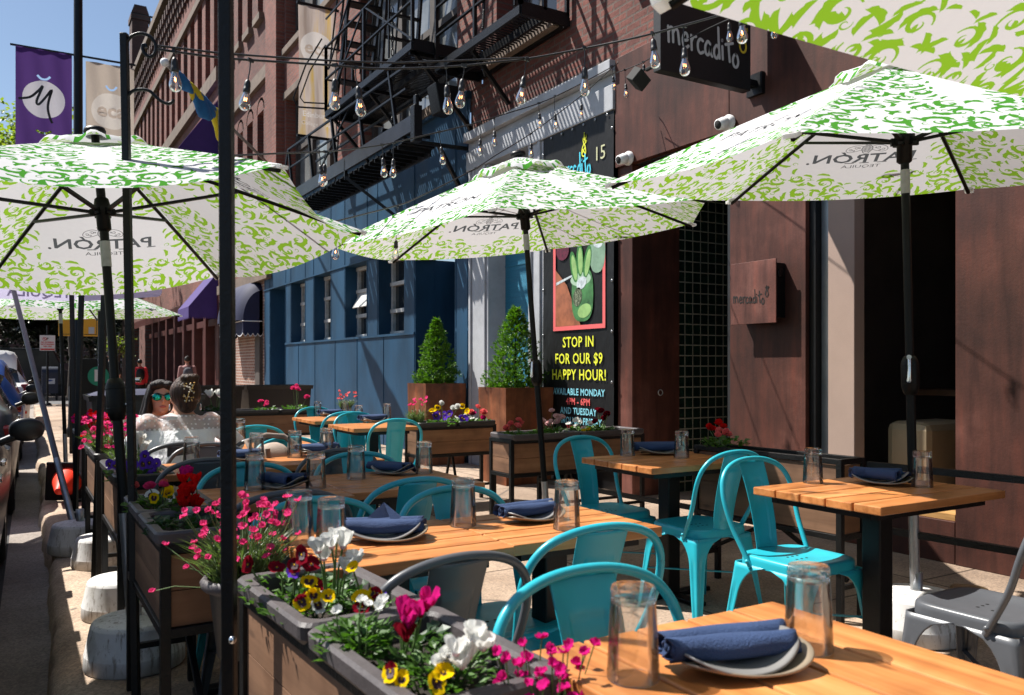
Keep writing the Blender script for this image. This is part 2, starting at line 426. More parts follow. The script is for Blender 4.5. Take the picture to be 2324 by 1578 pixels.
M_asph = mat('asphalt', (.052, .05, .05), .85, 0, .5, 3, .9, 140)
M_gut = make_concrete('gutter concrete', (.2, .17, .15), (.33, .3, .27), False)

# ------------------------------------------------------------ ground, street, kerb, pavement
def kerbx(y): return .105+.0158*y
mb = MB(); mb.add([(-400, -200, -.2), (400, -200, -.2), (400, 600, -.2), (-400, 600, -.2)], [(0, 1, 2, 3)])
tag(mb.build('ground', M_asph), kind='structure')
mb = MB(); mb.grid(lambda u, v: Vector((-14+u*(kerbx(-4+v*104)-.25+14), -4+v*104, -.15+.01*sin(v*40)*0)), 3, 60)
tag(mb.build('street', M_asph), kind='structure')
mb = MB(); mb.grid(lambda u, v: Vector((kerbx(-4+v*40)-.26+u*.29, -4+v*40, -.146+u*.006)), 4, 80)
tag(mb.build('gutter', M_gut), kind='structure')
def kerb_pt(u, v):
    y = -4+v*36; x0 = kerbx(y); jag = .016*sin(y*1.3)+.009*sin(y*4.1+1)+.005*sin(y*11)+.004*sin(y*23+.6)
    prof = [(-.025, -.17), (-.018, -.07), (0, -.022), (.035, -.004), (.1, .004), (.24, .004), (.25, -.01)]
    k = u*(len(prof)-1); i = min(int(k), len(prof)-2); f = k-i
    px_ = prof[i][0]*(1-f)+prof[i+1][0]*f; pz = prof[i][1]*(1-f)+prof[i+1][1]*f
    e = 1 if px_ < .06 else 0
    return Vector((x0+px_+jag*e*(1-px_/.06 if px_ > 0 else 1), y, pz+(.003*sin(y*2.7)+.002*sin(y*9.1))*(1 if pz > -.05 else .3)-(.02 if abs((y+.4) % 3.05) < .03 and pz > -.1 else 0)))
mb = MB(); mb.grid(kerb_pt, 13, 900)
tag(mb.build('kerb', M_kerb), kind='structure')
mb = MB(); mb.grid(lambda u, v: Vector((kerbx(-4+v*36)+.235+u*(7.2-kerbx(-4+v*36)-.235), -4+v*36, 0)), 3, 60)
tag(mb.build('sidewalk', M_walk), kind='structure')
mb = MB(); mb.box2((.9, 40, -.2), (7, 100, 0)); mb.box2((-14, 33, -.17), (40, 39, -.146), 1)  # second strip: cross street, its blue-grey tone stands in for tree shadow
tag(mb.build('pavement', [M_gut, mat('shade toned cross street', (.1, .1, .105), .8, 0, .3, 2)]), kind='structure')

# ------------------------------------------------------------ restaurant of rusted steel
X0 = 5.1
rb = empty('restaurant_building', (X0, 4, 0), 0, 'rust brown steel fronted restaurant with wide open window and brick upper floor', 'restaurant')
def wpart(mbx, name, mats, parent, **k):
    o = mbx.build(name, mats, None, **k); o.parent = parent; o.matrix_parent_inverse = Matrix.Translation(-parent.location); return o
mb = MB()
mb.box2((X0, 2.0, 0), (X0+.35, 3.08, 3.2)); mb.box2((X0+.003, .7, 0), (X0+.35, 1.994, 3.2)); mb.box2((X0, -2, 0), (X0+.35, .694, 3.2))
mb.box2((X0+.004, 3.086, 0), (X0+.3, 4.235, .27))
mb.box2((X0+.002, 4.24, 0), (X0+.32, 5.01, 3.2))
mb.box2((X0, 6.28, 0), (X0+.6, 6.5, 3.2))
for y0, y1 in ((-2, .8), (.806, 2.9), (2.906, 4.98), (4.986, 6.5)): mb.box2((X0-.035, y0, 3.2), (X0+.4, y1, 4.27))
wpart(mb, 'rust_panels', M_rust, rb, bevel=.004)
mb = MB(); mb.wallx(X0+.03, -2, 9.3, 4.86, 10.5, [(7.62, 8.95, 5.06, 7.4), (4.4, 6.2, 5.06, 7.4), (1.2, 3, 5.06, 7.4)], .3)
mb.wallx(X0+.03, -2, 9.62, 4.27, 4.86); wpart(mb, 'brick_wall', M_brick, rb)
for a, b in ((7.62, 8.95), (4.4, 6.2), (1.2, 3)):
    mb = MB(); x = X0+.26
    for y in (a+.04, (a+b)/2, b-.04): mb.box2((x, y-.04, 5.06), (x+.07, y+.04, 7.4))
    for z in (5.1, 6.2, 7.36): mb.box2((x+.003, a, z-.04), (x+.066, b, z+.04))
    wf = wpart(mb, 'window_frame', M_frame, rb)
    mb = MB(); mb.box2((X0+.29, a, 5.06), (X0+.31, b, 7.4)); wpart(mb, 'window_pane', M_glassd, rb)
    mb = MB(); mb.box2((X0-.1, a-.12, 4.94), (X0+.3, b+.12, 5.058)); wpart(mb, 'window_sill', M_stone, rb, bevel=.01)
# interior seen through the open front
mb = MB()
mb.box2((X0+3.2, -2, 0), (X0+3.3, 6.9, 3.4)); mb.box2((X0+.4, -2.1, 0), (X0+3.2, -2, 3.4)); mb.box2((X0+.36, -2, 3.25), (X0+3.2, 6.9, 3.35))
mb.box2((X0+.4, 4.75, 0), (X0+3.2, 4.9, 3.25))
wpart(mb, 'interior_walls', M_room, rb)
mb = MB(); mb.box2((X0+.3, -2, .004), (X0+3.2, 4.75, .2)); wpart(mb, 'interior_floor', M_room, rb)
mb = MB(); mb.box2((X0+.085, 3.88, .28), (X0+.2, 4.105, 3.2)); wpart(mb, 'beige_jamb', M_beige, rb, bevel=.004)
bn_ = empty('bench_seat', (X0+.6, 3.6, .2), 0, 'tan padded bench end inside the open restaurant window', 'bench')
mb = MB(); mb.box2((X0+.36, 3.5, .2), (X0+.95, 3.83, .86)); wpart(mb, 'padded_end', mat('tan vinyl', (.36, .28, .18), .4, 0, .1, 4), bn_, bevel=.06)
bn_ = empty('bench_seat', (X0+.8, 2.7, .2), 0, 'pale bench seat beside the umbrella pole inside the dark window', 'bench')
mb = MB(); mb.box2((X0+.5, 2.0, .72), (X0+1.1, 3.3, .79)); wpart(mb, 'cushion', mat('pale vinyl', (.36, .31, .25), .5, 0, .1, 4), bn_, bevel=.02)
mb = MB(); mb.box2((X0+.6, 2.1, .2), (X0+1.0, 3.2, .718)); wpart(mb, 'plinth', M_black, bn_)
bn_ = empty('dining_table', (X0+1.2, 3.5, .2), 0, 'dark wooden table inside the restaurant behind the umbrella pole', 'table')
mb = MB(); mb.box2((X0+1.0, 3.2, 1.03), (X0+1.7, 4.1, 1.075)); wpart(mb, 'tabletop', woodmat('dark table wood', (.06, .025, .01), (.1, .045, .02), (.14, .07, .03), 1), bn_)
mb = MB(); mb.box2((X0+1.3, 3.6, .2), (X0+1.4, 3.7, 1.028)); wpart(mb, 'pedestal', M_black, bn_)
mb = MB(); mb.box2((X0+.1, 4.11, .27), (X0+.16, 4.175, 3.2)); mb.box2((X0+.165, 4.09, .27), (X0+.21, 4.13, 3.2), 1); mb.box2((X0+.04, 4.18, .27), (X0+.1, 4.237, 3.2), 1)
wpart(mb, 'window_track', [mat('aluminium track', (.28, .3, .32), .35, .6, .2, 4), M_black], rb)
mb = MB(); mb.box2((X0+.03, 3.1, .272), (X0+.33, 4.05, .31)); wpart(mb, 'wooden_sill', woodmat('sill wood', (.3, .16, .05), (.45, .25, .09), (.5, .3, .12), 1), rb)
# recessed entrance with tiled return
m, t, p = nodes('green black tiles')
tc = N(t, 'TexCoord'); sp = N(t, 'SeparateXYZ'); cb = N(t, 'CombineXYZ'); t.links.new(tc.outputs['Object'], sp.inputs[0]); t.links.new(sp.outputs[0], cb.inputs[0]); t.links.new(sp.outputs[2], cb.inputs[1])
br = N(t, 'TexBrick'); br.offset = 0; br.inputs['Scale'].default_value = 1; br.inputs['Brick Width'].default_value = .105; br.inputs['Row Height'].default_value = .105; br.inputs['Mortar Size'].default_value = .006
br.inputs['Color1'].default_value = (.004, .012, .009, 1); br.inputs['Color2'].default_value = (.006, .022, .014, 1); br.inputs['Mortar'].default_value = (.24, .235, .19, 1)
t.links.new(cb.outputs[0], br.inputs[0]); t.links.new(br.outputs[0], p.inputs['Base Color']); p.inputs['Roughness'].default_value = .12
M_tile = m
mb = MB(); mb.box2((X0+.601, 6.282, 0), (X0+1.3, 6.5, 3.2)); wpart(mb, 'tiled_return', M_tile, rb)
mb = MB(); mb.box2((X0+1.3, 4.9, 0), (X0+1.4, 6.5, 3.2)); wpart(mb, 'entrance_door', M_black, rb)
mb = MB()
for y in (5.02, 5.6, 6.2): mb.box2((X0+1.24, y, 0), (X0+1.3, y+.07, 3.2))
mb.box2((X0+.05, 5.012, 0), (X0+.14, 5.085, 3.2)); mb.box2((X0+.04, 5.02, 3.19), (X0+1.3, 6.27, 3.28))
wpart(mb, 'door_frame', mat('dark bronze frame', (.03, .03, .031), .4, .3, .3, 5), rb, bevel=.004)
mb = MB(); mb.tube([Vector((X0+.35+.028*cos(a), 6.276, 1.0+.028*sin(a))) for a in [2*pi*i/14 for i in range(14)]], .005, 6, close=True); wpart(mb, 'steel_ring', M_galv, rb)
# grey portal beside it
mb = MB()
for a, b, z0, dx in ((6.506, 9.58, 4.12, -.1), (6.506, 9.575, 4.02, -.04), (6.506, 9.57, 3.74, -.015)):
    pass
mb.box2((X0-.10, 6.506, 4.15), (X0+.3, 9.6, 4.265)); mb.box2((X0-.02, 6.506, 4.03), (X0+.3, 9.595, 4.148)); mb.box2((X0-.06, 6.506, 3.78), (X0+.3, 9.59, 4.028))
for a, b in ((9.06, 9.58), (7.79, 8.12)):
    mb.box2((X0-.03, a, 0), (X0+.3, b, 3.778))
    for q in (a+.05, b-.09): mb.box2((X0-.055, q, 0), (X0-.031, q+.05, 3.776))
wpart(mb, 'grey_portal', M_grey, rb, bevel=.006)
mb = MB(); mb.box2((X0+.22, 8.12, 0), (X0+.3, 9.06, 3.78))
for z in (1.02, 2.5): mb.box2((X0+.212, 8.122, z), (X0+.219, 9.058, z+.02))
wpart(mb, 'teal_infill', M_tealp, rb)
mb = MB(); mb.box2((X0+.1, 6.506, 0), (X0+.3, 7.788, 3.778)); wpart(mb, 'black_infill', M_black, rb)

# ------------------------------------------------------------ blue clad building
bb = empty('blue_clad_building', (X0, 14, 0), 0, 'navy blue panelled shopfront with four tall windows under a fire escape', 'building')
W4 = [(16.76, 17.73), (15.16, 16.15), (13.3, 14.34), (11.73, 12.76)]
mb = MB(); mb.wallx(X0, 9.6, 19.96, 0, 4.75, [(a, b, 1.76, 3.04) for a, b in W4]+[(18.17, 19.44, 0, 3.05), (10.03, 11.31, 0, 2.85)], .32)
mb.add([(X0+.32, 18.17, 0), (X0+.32, 19.44, 0), (X0+.32, 19.44, 3.05), (X0+.32, 18.17, 3.05)], [(0, 3, 2, 1)])
for y in (9.66, 10.0, 11.34, 12.8, 13.27, 14.37, 15.13, 16.18, 16.73, 17.76, 18.14, 19.47, 19.9):
    mb.box2((X0-.009, y-.008, 3.06), (X0+.01, y+.008, 4.75)); 
    mb.box2((X0-.008, y-.008, 1.78), (X0+.01, y+.008, 3.04))
for y in (9.66, 10.0, 11.34, 12.55, 13.75, 14.9, 16.1, 17.2, 18.14, 19.47, 19.9): mb.box2((X0-.009, y-.007, 0), (X0+.01, y+.007, 1.73))
mb.box2((X0-.022, 11.33, 1.735), (X0+.01, 18.16, 1.772)); mb.box2((X0-.022, 9.61, 3.042), (X0+.01, 19.95, 3.068)); mb.box2((X0-.05, 9.605, 4.752), (X0+.3, 19.95, 4.85))
wpart(mb, 'blue_panels', M_blue, bb)
mb = MB(); mb.box2((X0+.7, 9.9, 0), (X0+.75, 11.4, 2.85)); mb.box2((X0+.315, 9.95, 0), (X0+.7, 10.03, 2.85)); mb.box2((X0+.315, 11.31, 0), (X0+.7, 11.39, 2.85)); wpart(mb, 'doorway', M_blue, bb)
for i, (a, b) in enumerate(W4):
    mb = MB(); x = X0+.22
    for y in (a+.035, b-.035): mb.box2((x, y-.035, 1.76), (x+.06, y+.035, 3.04))
    for z in (1.8, 2.16, 2.6, 3.0): mb.box2((x-.02, a, z-.03), (x+.05, b, z+.03))
    if i == 2: mb.bar((x-.12, (a+b)/2, 2.3), (x+.03, (a+b)/2, 2.58), (b-a)*.8, .02)
    wf = wpart(mb, 'window_frame', M_wframe, bb)
    mb = MB(); mb.box2((x+.052, a, 1.76), (x+.058, b, 3.04)); wpart(mb, 'window_pane', M_glassd, bb)
# brick floors over it
HB = [(10.0, 13.65, 4.95, 7.6), (14.85, 18.2, 4.95, 7.1), (10.0, 13.65, 8.2, 11), (14.85, 18.2, 8.2, 11)]
mb = MB(); mb.wallx(X0+.02, 9.31, 19.3, 4.85, 13, HB, .35)
wpart(mb, 'brick_wall', M_brickl, bb)
for a, b, c, d in HB:
    mb = MB(); mb.box2((X0-.06, a-.1, c-.14), (X0+.3, b+.1, c+.003)); wpart(mb, 'stone_sill', M_stone, bb, bevel=.01)
    mb = MB(); mb.box2((X0-.02, a-.1, d-.003), (X0+.3, b+.1, d+.16)); wpart(mb, 'stone_lintel', M_stone, bb, bevel=.01)
mb = MB(); mb.box2((X0-.16, 18.35, 4.85), (X0+.3, 19.25, 13)); wpart(mb, 'pilaster', M_brickl, bb)
for a, b, c, d in HB:
    mb = MB(); x = X0+.25; n = 3
    for k in range(n+1):
        y = a+(b-a)*k/n; mb.box2((x-.02, y-.09, c), (x+.1, y+.09, d))
    for z in (c+.05, (c+d)/2, d-.05): mb.box2((x, a, z-.05), (x+.08, b, z+.05))
    wpart(mb, 'window_frame', M_frame, bb)
    mb = MB(); mb.box2((x+.06, a, c), (x+.07, b, d)); wpart(mb, 'window_pane', M_glassp, bb)

# ------------------------------------------------------------ older brick buildings further along
def arch_poly(a, b, z0, z1, n=8):
    r = (b-a)/2; c = (a+b)/2
    return [(a, z0), (b, z0)]+[(c+r*cos(pi*k/n), z1-r+r*sin(pi*k/n)) for k in range(n+1)]
MYZ = lambda x: Matrix(((0, 0, 1, x), (1, 0, 0, 0), (0, 1, 0, 0), (0, 0, 0, 1)))
ob = empty('arched_brick_building', (X0, 22, 0), 0, 'weathered brick building with narrow arched windows behind the thick black post', 'building')
rec = [(20.15+k*1.05, 20.65+k*1.05, 9.7, 12.2) for k in range(4)]
ra = [(20.1+k*1.05, 20.7+k*1.05, 4.9, 7.4) for k in range(4)]
mb = MB(); mb.wallx(X0+.02, 19.31, 24.75, 3.5, 14.2, rec+ra, .4); wpart(mb, 'brick_wall', M_brick, ob)
mb = MB()
for a, b, c, d in ra:
    r = (b-a)/2; cc = (a+b)/2
    for k in range(6):
        p0, p1 = pi*k/6, pi*(k+1)/6
        mb.add([(X0+.02, cc+r*cos(q)*f, d+.02-0+r*sin(q)*f*.9) for q, f in ((p0, 1), (p0, 1.25), (p1, 1.25), (p1, 1))], [(0, 1, 2, 3)], 0)
wpart(mb, 'arch_heads', M_stone, ob)
mb = MB()
for a, b, c, d in rec+ra: mb.box2((X0+.3, a, c), (X0+.32, b, d)); mb.box2((X0+.27, a, (c+d)/2-.04), (X0+.3, b, (c+d)/2+.04), 1); mb.box2((X0+.272, (a+b)/2-.03, c), (X0+.298, (a+b)/2+.03, d), 1)
wpart(mb, 'window_panes', [M_glassp, M_frame], ob)
for a, b, c, d in rec+ra: mb = MB(); mb.box2((X0-.1, a-.08, c-.16), (X0+.3, b+.08, c+.002)); wpart(mb, 'stone_sill', M_stone, ob)
mb = MB(); mb.box2((X0-.08, 19.32, 8.0), (X0+.1, 24.74, 8.3)); wpart(mb, 'stone_band', M_stone, ob)
mb = MB(); mb.box2((X0-.12, 19.32, 3.3), (X0+.1, 24.74, 3.55)); wpart(mb, 'stone_band', M_stone, ob)
M_shop = brickmat('shop brick', (.3, .14, .09), (.2, .085, .06), (.4, .34, .3), .2, .075, .014)
mb = MB(); mb.wallx(X0+.05, 19.97, 24.7, -.1, 3.5, [(23.4, 24.5, 0, 3)], .5); wpart(mb, 'shop_wall', M_shop, ob)
mb = MB(); mb.box2((X0+.4, 23.4, 0), (X0+.5, 24.5, 3)); mb.box2((X0-.03, 20.3, 0), (X0+.05, 20.75, 3.1), 1); wpart(mb, 'doorway', [M_dark, M_frame], ob)

fb = empty('red_brick_building', (X0, 36, 0), 0, 'long red brick building with tall narrow windows and stepped cornice', 'building')
tall = []
y = 25.0
while y < 47:
    tall.append((y, y+.75, 10.0, 12.7)); y += 1.28
low = [(25+k*2.2, 26.1+k*2.2, 5.2, 8.2) for k in range(10)]
mb = MB(); mb.wallx(X0, 24.76, 48, 3.4, 15.2, tall+low, .45); mb.add([(X0, 48, 0), (X0+12, 48, 0), (X0+12, 48, 15.2), (X0, 48, 15.2)], [(0, 1, 2, 3)])
mb.add([(X0, 24.76, 12), (X0+12, 24.76, 12), (X0+12, 24.76, 15.2), (X0, 24.76, 15.2)], [(0, 1, 2, 3)])
wpart(mb, 'brick_wall', M_brickl, fb)
for dx, z0, z1 in ((.14, 9.45, 9.85), (.1, 12.72, 12.95), (.3, 15.0, 15.3), (.1, 4.6, 4.95)): mb = MB(); mb.box2((X0-dx, 24.77, z0), (X0+.1, 48, z1)); wpart(mb, 'stone_band', M_stone, fb)
y = 24.9
while y < 47.8:
    mb = MB()
    for k in range(3): mb.box2((X0-.24+.07*k, y, 14.3-.319*k), (X0, y+.22, 14.62-.319*k))
    wpart(mb, 'corbel', M_brickd, fb); y += .5
mb = MB()
for a, b, c, d in tall+low: mb.box2((X0+.35, a, c), (X0+.37, b, d))
wpart(mb, 'window_panes', M_glassd, fb)
M_red = mat('dark red joinery', (.075, .018, .014), .5, 0, .3, 4)
mb = MB(); mb.box2((X0+.25, 24.8, -.2), (X0+.3, 40, 3.4), 1)
y = 25
while y < 40:
    mb.box2((X0-.02, y, -.1), (X0+.25, y+.35, 3.4)); mb.box2((X0+.05, y+.35, -.1), (X0+.2, y+1.9, .6)); mb.box2((X0+.05, y+.35, 2.5), (X0+.2, y+1.9, 2.7)); mb.box2((X0+.1, y+1.0, .6), (X0+.18, y+1.1, 2.5)); y += 1.9
mb.box2((X0-.03, 24.8, 3.1), (X0+.25, 48, 3.42))
wpart(mb, 'shopfront', [M_red, M_glassd], fb)
mb = MB(); mb.box2((X0-.1, 40, -.1), (X0+.3, 42, 3.1)); mb.box2((X0-.1, 44, -.1), (X0+.3, 48, 3.1)); mb.box2((X0+.1, 42, -.1), (X0+.3, 44, 3.1), 1); wpart(mb, 'shop_piers', [M_brick, M_dark], fb)
# rooftop chimney and railing
ch = empty('brick_chimney', (X0+.6, 50, 0), 0, 'dark brick corner turret rising above the red brick roofline', 'chimney')
mb = MB(); mb.box((X0+1.6, 51, 9), (2.6, 4, 17.2)); mb.box((X0+.86, 50.2, 18.9), (.84, 1.2, 2.8)); mb.box((X0+.86, 50.2, 20.4), (.95, 1.3, .3)); mb.box((X0+2.4, 50.5, 18.0), (2.4, 2.5, 1.3))
mb.prism([(-.45, 0), (.45, 0), (.3, .45), (-.3, .45)], Matrix.Translation((X0+.86, 50.8, 20.6)) @ Matrix.Rotation(pi/2, 4, 'X'), 1.2)
wpart(mb, 'brick_stack', M_brickd, ch)
rl = empty('roof_railing', (X0+2.6, 50, 18), 0, 'black wire mesh railing on the roof beside the brick turret', 'railing')
mb = MB(); a = at_d(340, 55, 52); b = at_d(384, 63, 52)
a = Vector((a.x, a.y, 19)); b = a+Vector((3, .5, 0)); top = 22.1
for k in range(2): p_ = a.lerp(b, k); mb.bar(p_, (p_.x, p_.y, top+1), .09)
mb.bar((a.x, a.y, top+1), (b.x, b.y, top+1), .09); mb.bar((a.x, a.y, top+.6), (b.x, b.y, top+.6), .06)
for k in range(1, 24): q = a.lerp(b, k/24); mb.bar((q.x, q.y, 19), (q.x, q.y, top+.6), .012)
for k in range(14): z = 19+.24*k; mb.bar((a.x, a.y, z), (b.x, b.y, z), .012)
wpart(mb, 'mesh_panel', M_black, rl)

# ------------------------------------------------------------ awnings
M_purple = mat('purple awning cloth', (.045, .02, .15), .8, 0, .15, 4)
M_purplel = mat('lilac awning cloth', (.3, .2, .62), .8, 0, .15, 4)
M_navy = mat('navy awning cloth', (.006, .009, .045), .75, 0, .2, 3)
M_white = mat('white trim', (.75, .75, .75), .6, 0, .05, 4)
def wedge_awning(name, y0, y1, z0, z1, out, label, val=.35):
    o = empty(name, (X0, (y0+y1)/2, z0), 0, label, 'awning', None)
    mb = MB(); x1 = X0-out
    mb.add([(X0, y0, z1), (x1, y0, z0), (x1, y1, z0), (X0, y1, z1)], [(0, 1, 2, 3)])
    mb.add([(X0, y0, z1), (X0, y0, z0), (x1, y0, z0)], [(0, 1, 2)]); mb.add([(X0, y1, z1), (X0, y1, z0), (x1, y1, z0)], [(0, 2, 1)])
    wpart(mb, 'canopy', M_purple, o, solid=.01)
    mb = MB(); n = 14
    for (pa, pb) in (((x1, y0), (x1, y1)), ((X0, y0), (x1, y0))):
        pa = Vector((*pa, 0)); pb = Vector((*pb, 0))
        for k in range(n*4):
            u, u2 = k/(n*4), (k+1)/(n*4); q = pa.lerp(pb, u); q2 = pa.lerp(pb, u2)
            d = lambda s: val*(.8+.2*abs(sin(pi*n*s/1)))
            mb.add([(q.x-.003, q.y, z0), (q2.x-.003, q2.y, z0), (q2.x-.003, q2.y, z0-d(u2)), (q.x-.003, q.y, z0-d(u))], [(0, 1, 2, 3)])
    wpart(mb, 'valance', M_purple, o, solid=.006)
    return o
wedge_awning('shop_awning', 25.2, 27.0, 2.98, 4.0, .8, 'purple awning with scalloped valance low over the shop doors')
aw = wedge_awning('shop_awning', 25.2, 28.2, 7.3, 9.0, 1.2, 'purple awning high on the brick wall beside the flagpole', .1)
mb = MB(); x1 = X0-1.2
mb.add([(X0-.01, 25.18, 9.02), (x1-.02, 25.18, 7.28), (x1-.02, 25.6, 7.28), (X0-.01, 25.6, 9.02)], [(0, 1, 2, 3)]); mb.add([(x1-.02, 25.18, 7.3), (x1-.02, 28.2, 7.3), (x1-.02, 28.2, 6.6), (x1-.02, 25.18, 6.6)], [(0, 1, 2, 3)])
wpart(mb, 'front_panel', M_purplel, aw, solid=.01)
na = empty('dome_awning', (X0, 21.7, 2.3), 0, 'navy domed awning over the brick shop doorway', 'awning')
mb = MB(); n = 7
def dome(u, v):
    a = v*pi/2; y = 20.3+u*2.6
    rr = .62*(1-.25*abs(2*u-1)**6)
    return Vector((X0+.05-rr*sin(a)-.0, y, 2.35+rr*1.6*cos(a)+.02*abs(sin(u*pi*n))))
mb.grid(dome, 43, 14)
for yy, u in ((20.3, 0), (22.9, 1)):
    pts = [dome(u, k/13) for k in range(14)]; mb.add([(X0+.05, yy, 2.35)]+pts, [(0, i+1, i+2) for i in range(13)])
wpart(mb, 'canopy', M_navy, na)
mb = MB()
pth = [Vector((X0+.05, 20.3, 0)), dome(0, 1), dome(1, 1), Vector((X0+.05, 22.9, 0))]
for i in range(3):
    for k in range(24):
        q = pth[i].lerp(pth[i+1], k/24); q2 = pth[i].lerp(pth[i+1], (k+1)/24); s = lambda k: .28+.07*abs(sin(pi*k/6))
        mb.add([(q.x, q.y, 2.35), (q2.x, q2.y, 2.35), (q2.x, q2.y, 2.35-s(k+1)), (q.x, q.y, 2.35-s(k))], [(0, 1, 2, 3)])
        mb.add([(q.x-.004, q.y-.004, 2.35-s(k)), (q2.x-.004, q2.y-.004, 2.35-s(k+1)), (q2.x-.004, q2.y-.004, 2.33-s(k+1)), (q.x-.004, q.y-.004, 2.33-s(k))], [(0, 1, 2, 3)], 1)
mb.tube([p_ + Vector((-.01, 0, 2.35-p_.z)) for p_ in pth], .012, 5, 1)
wpart(mb, 'valance', [M_navy, M_white], na)

# ------------------------------------------------------------ fire escape
fe = empty('fire_escape', (X0, 11, 5), 0, 'black iron fire escape with slatted landings and swing stair on the brick wall', 'fire escape')
def landing(y0, y1, x0, x1, z):
    mb = MB(); n = int((y1-y0)/.062)
    for k in range(n): yy = y0+(k+.5)*(y1-y0)/n; mb.box((( x0+x1)/2, yy, z), (x1-x0, .028, .012))
    for x in (x0, x1, (x0+x1)/2): mb.box2((x-.02, y0, z-.1), (x+.02, y1, z-.008))
    for yy in (y0, y1): mb.box2((x0, yy-.02, z-.11), (x1, yy+.02, z+.03))
    return mb
wpart(landing(9.4, 12.7, 4.2, 5.08, 5.25), 'landing', M_iron, fe)
wpart(landing(7.35, 9.35, 4.5, 5.1, 5.0), 'landing', M_iron, fe)
def rails(pts, h, lev, posts):
    mb = MB()
    for a, b in zip(pts, pts[1:]):
        a = Vector(a); b = Vector(b)
        for l in lev: mb.bar(a+Vector((0, 0, l)), b+Vector((0, 0, l)), .035, .02)
        for k in range(posts+1):
            q = a.lerp(b, k/posts); mb.bar(q, q+Vector((0, 0, h)), .04)
    return mb
wpart(rails([(5.08, 12.7, 5.25), (4.2, 12.7, 5.25), (4.2, 9.4, 5.25)], 1.0, (.5, 1.0), 2), 'landing_railing', M_iron, fe)
wpart(rails([(4.5, 9.35, 5.0), (4.5, 7.35, 5.0), (5.08, 7.35, 5.0)], 1.0, (.35, .7, 1.0), 2), 'landing_railing', M_iron, fe)
def stair(a, b, wv, n, st=.09, tread=.2):
    a = Vector(a); b = Vector(b); wv = Vector(wv); mb = MB()
    for s in (0, 1): mb.bar(a+wv*s, b+wv*s, .035, st)
    for k in range(n): q = a.lerp(b, (k+.5)/n); mb.bar(q, q+wv, tread, .03)
    return mb
s_ = stair((4.28, 12.5, 5.25), (4.28, 11.1, 8.6), (.5, 0, 0), 13); wpart(s_, 'stair', M_iron, fe)
s_ = stair((4.28, 10.6, 5.25), (4.3, 10.1, 8.6), (.5, 0, 0), 11, .07, .06); wpart(s_, 'ladder', M_iron, fe)
mb = MB()
for dx in (0, .5):
    mb.tube([(4.25+dx, 12.3, 6.1), (4.25+dx, 11.0, 9.2)], .018, 6); mb.tube([(4.22+dx, 12.6, 5.9), (4.22+dx, 11.3, 9.2)], .014, 6)
mb.tube([(4.15, 12.75, 6.4), (3.95, 12.95, 6.0), (3.8, 13.1, 5.5), (3.85, 13.05, 5.36), (4.2, 12.72, 5.3)], .014, 6); mb.tube([(4.2, 12.72, 6.3), (4.0, 12.9, 5.9), (3.88, 13.0, 5.5), (3.93, 12.96, 5.42), (4.22, 12.7, 5.38)], .012, 6)
wpart(mb, 'handrail', M_iron, fe)
# counterweighted stair held level below the landing
mb = MB(); mb.box2((4.18, 9.35, 4.14), (4.21, 14.6, 4.34)); mb.box2((4.66, 9.9, 4.0), (4.69, 14.6, 4.12))
wpart(mb, 'stair_stringer', mat('steel plate', (.035, .037, .045), .35, .4, .35, 4), fe)
mb = MB()
for k in range(24): mb.box((4.435, 9.8+k*.2, 4.08), (.46, .11, .022)); 
for k in range(24):
    mb.box((4.435, 9.87+k*.2, 4.05), (.46, .02, .05))
wpart(mb, 'stair_treads', M_iron, fe)
mb = MB()
for k in range(5): yy = 9.9+k*1.15; mb.bar((4.2, yy, 4.3), (4.2, yy+.25, 5.1), .04); 
mb.bar((4.2, 9.6, 5.0), (4.2, 14.8, 5.12), .03); mb.bar((4.2, 9.6, 4.72), (4.2, 14.8, 4.78), .025); mb.bar((4.2, 14.8, 5.12), (4.2, 15.3, 4.2), .03); mb.bar((4.68, 9.9, 4.9), (4.68, 14.7, 4.95), .03)
wpart(mb, 'stair_handrail', M_iron, fe)
mb = MB(); mb.box2((4.14, 9.22, 3.98), (4.25, 9.34, 4.42)); mb.box2((4.17, 9.24, 4.42), (4.22, 9.32, 4.55)); wpart(mb, 'counterweight', M_iron, fe, bevel=.01)
mb = MB(); mb.prism([(-.16, .17), (.16, .17), (.09, -.17), (-.09, -.17)], Matrix.Translation((4.5, 9.3, 4.5)) @ Matrix.Rotation(pi/2, 4, 'X'), .25); wpart(mb, 'counterweight', M_iron, fe, bevel=.01)
for segs in [[((4.22, yy, 5.2), (5.08, yy, 4.3)), ((4.2, yy, 5.14), (5.1, yy, 5.14))] for yy in (9.5, 11.1, 12.6)]+[[((4.2, 11.8, 4.3), (4.2, 11.8, 4.05)), ((4.2, 11.8, 4.05), (5.1, 11.2, 3.2))], [((4.2, 9.7, 4.1), (5.08, 9.65, 4.1)), ((4.7, 9.7, 4.1), (5.1, 9.75, 3.5))], [((4.6, 8.6, 4.95), (5.1, 8.6, 4.4))], [((4.2, 10.4, 4.4), (4.9, 10.4, 4.4))]]:
    mb = MB()
    for p0_, p1_ in segs: mb.bar(p0_, p1_, .045)
    wpart(mb, 'bracket', M_iron, fe)
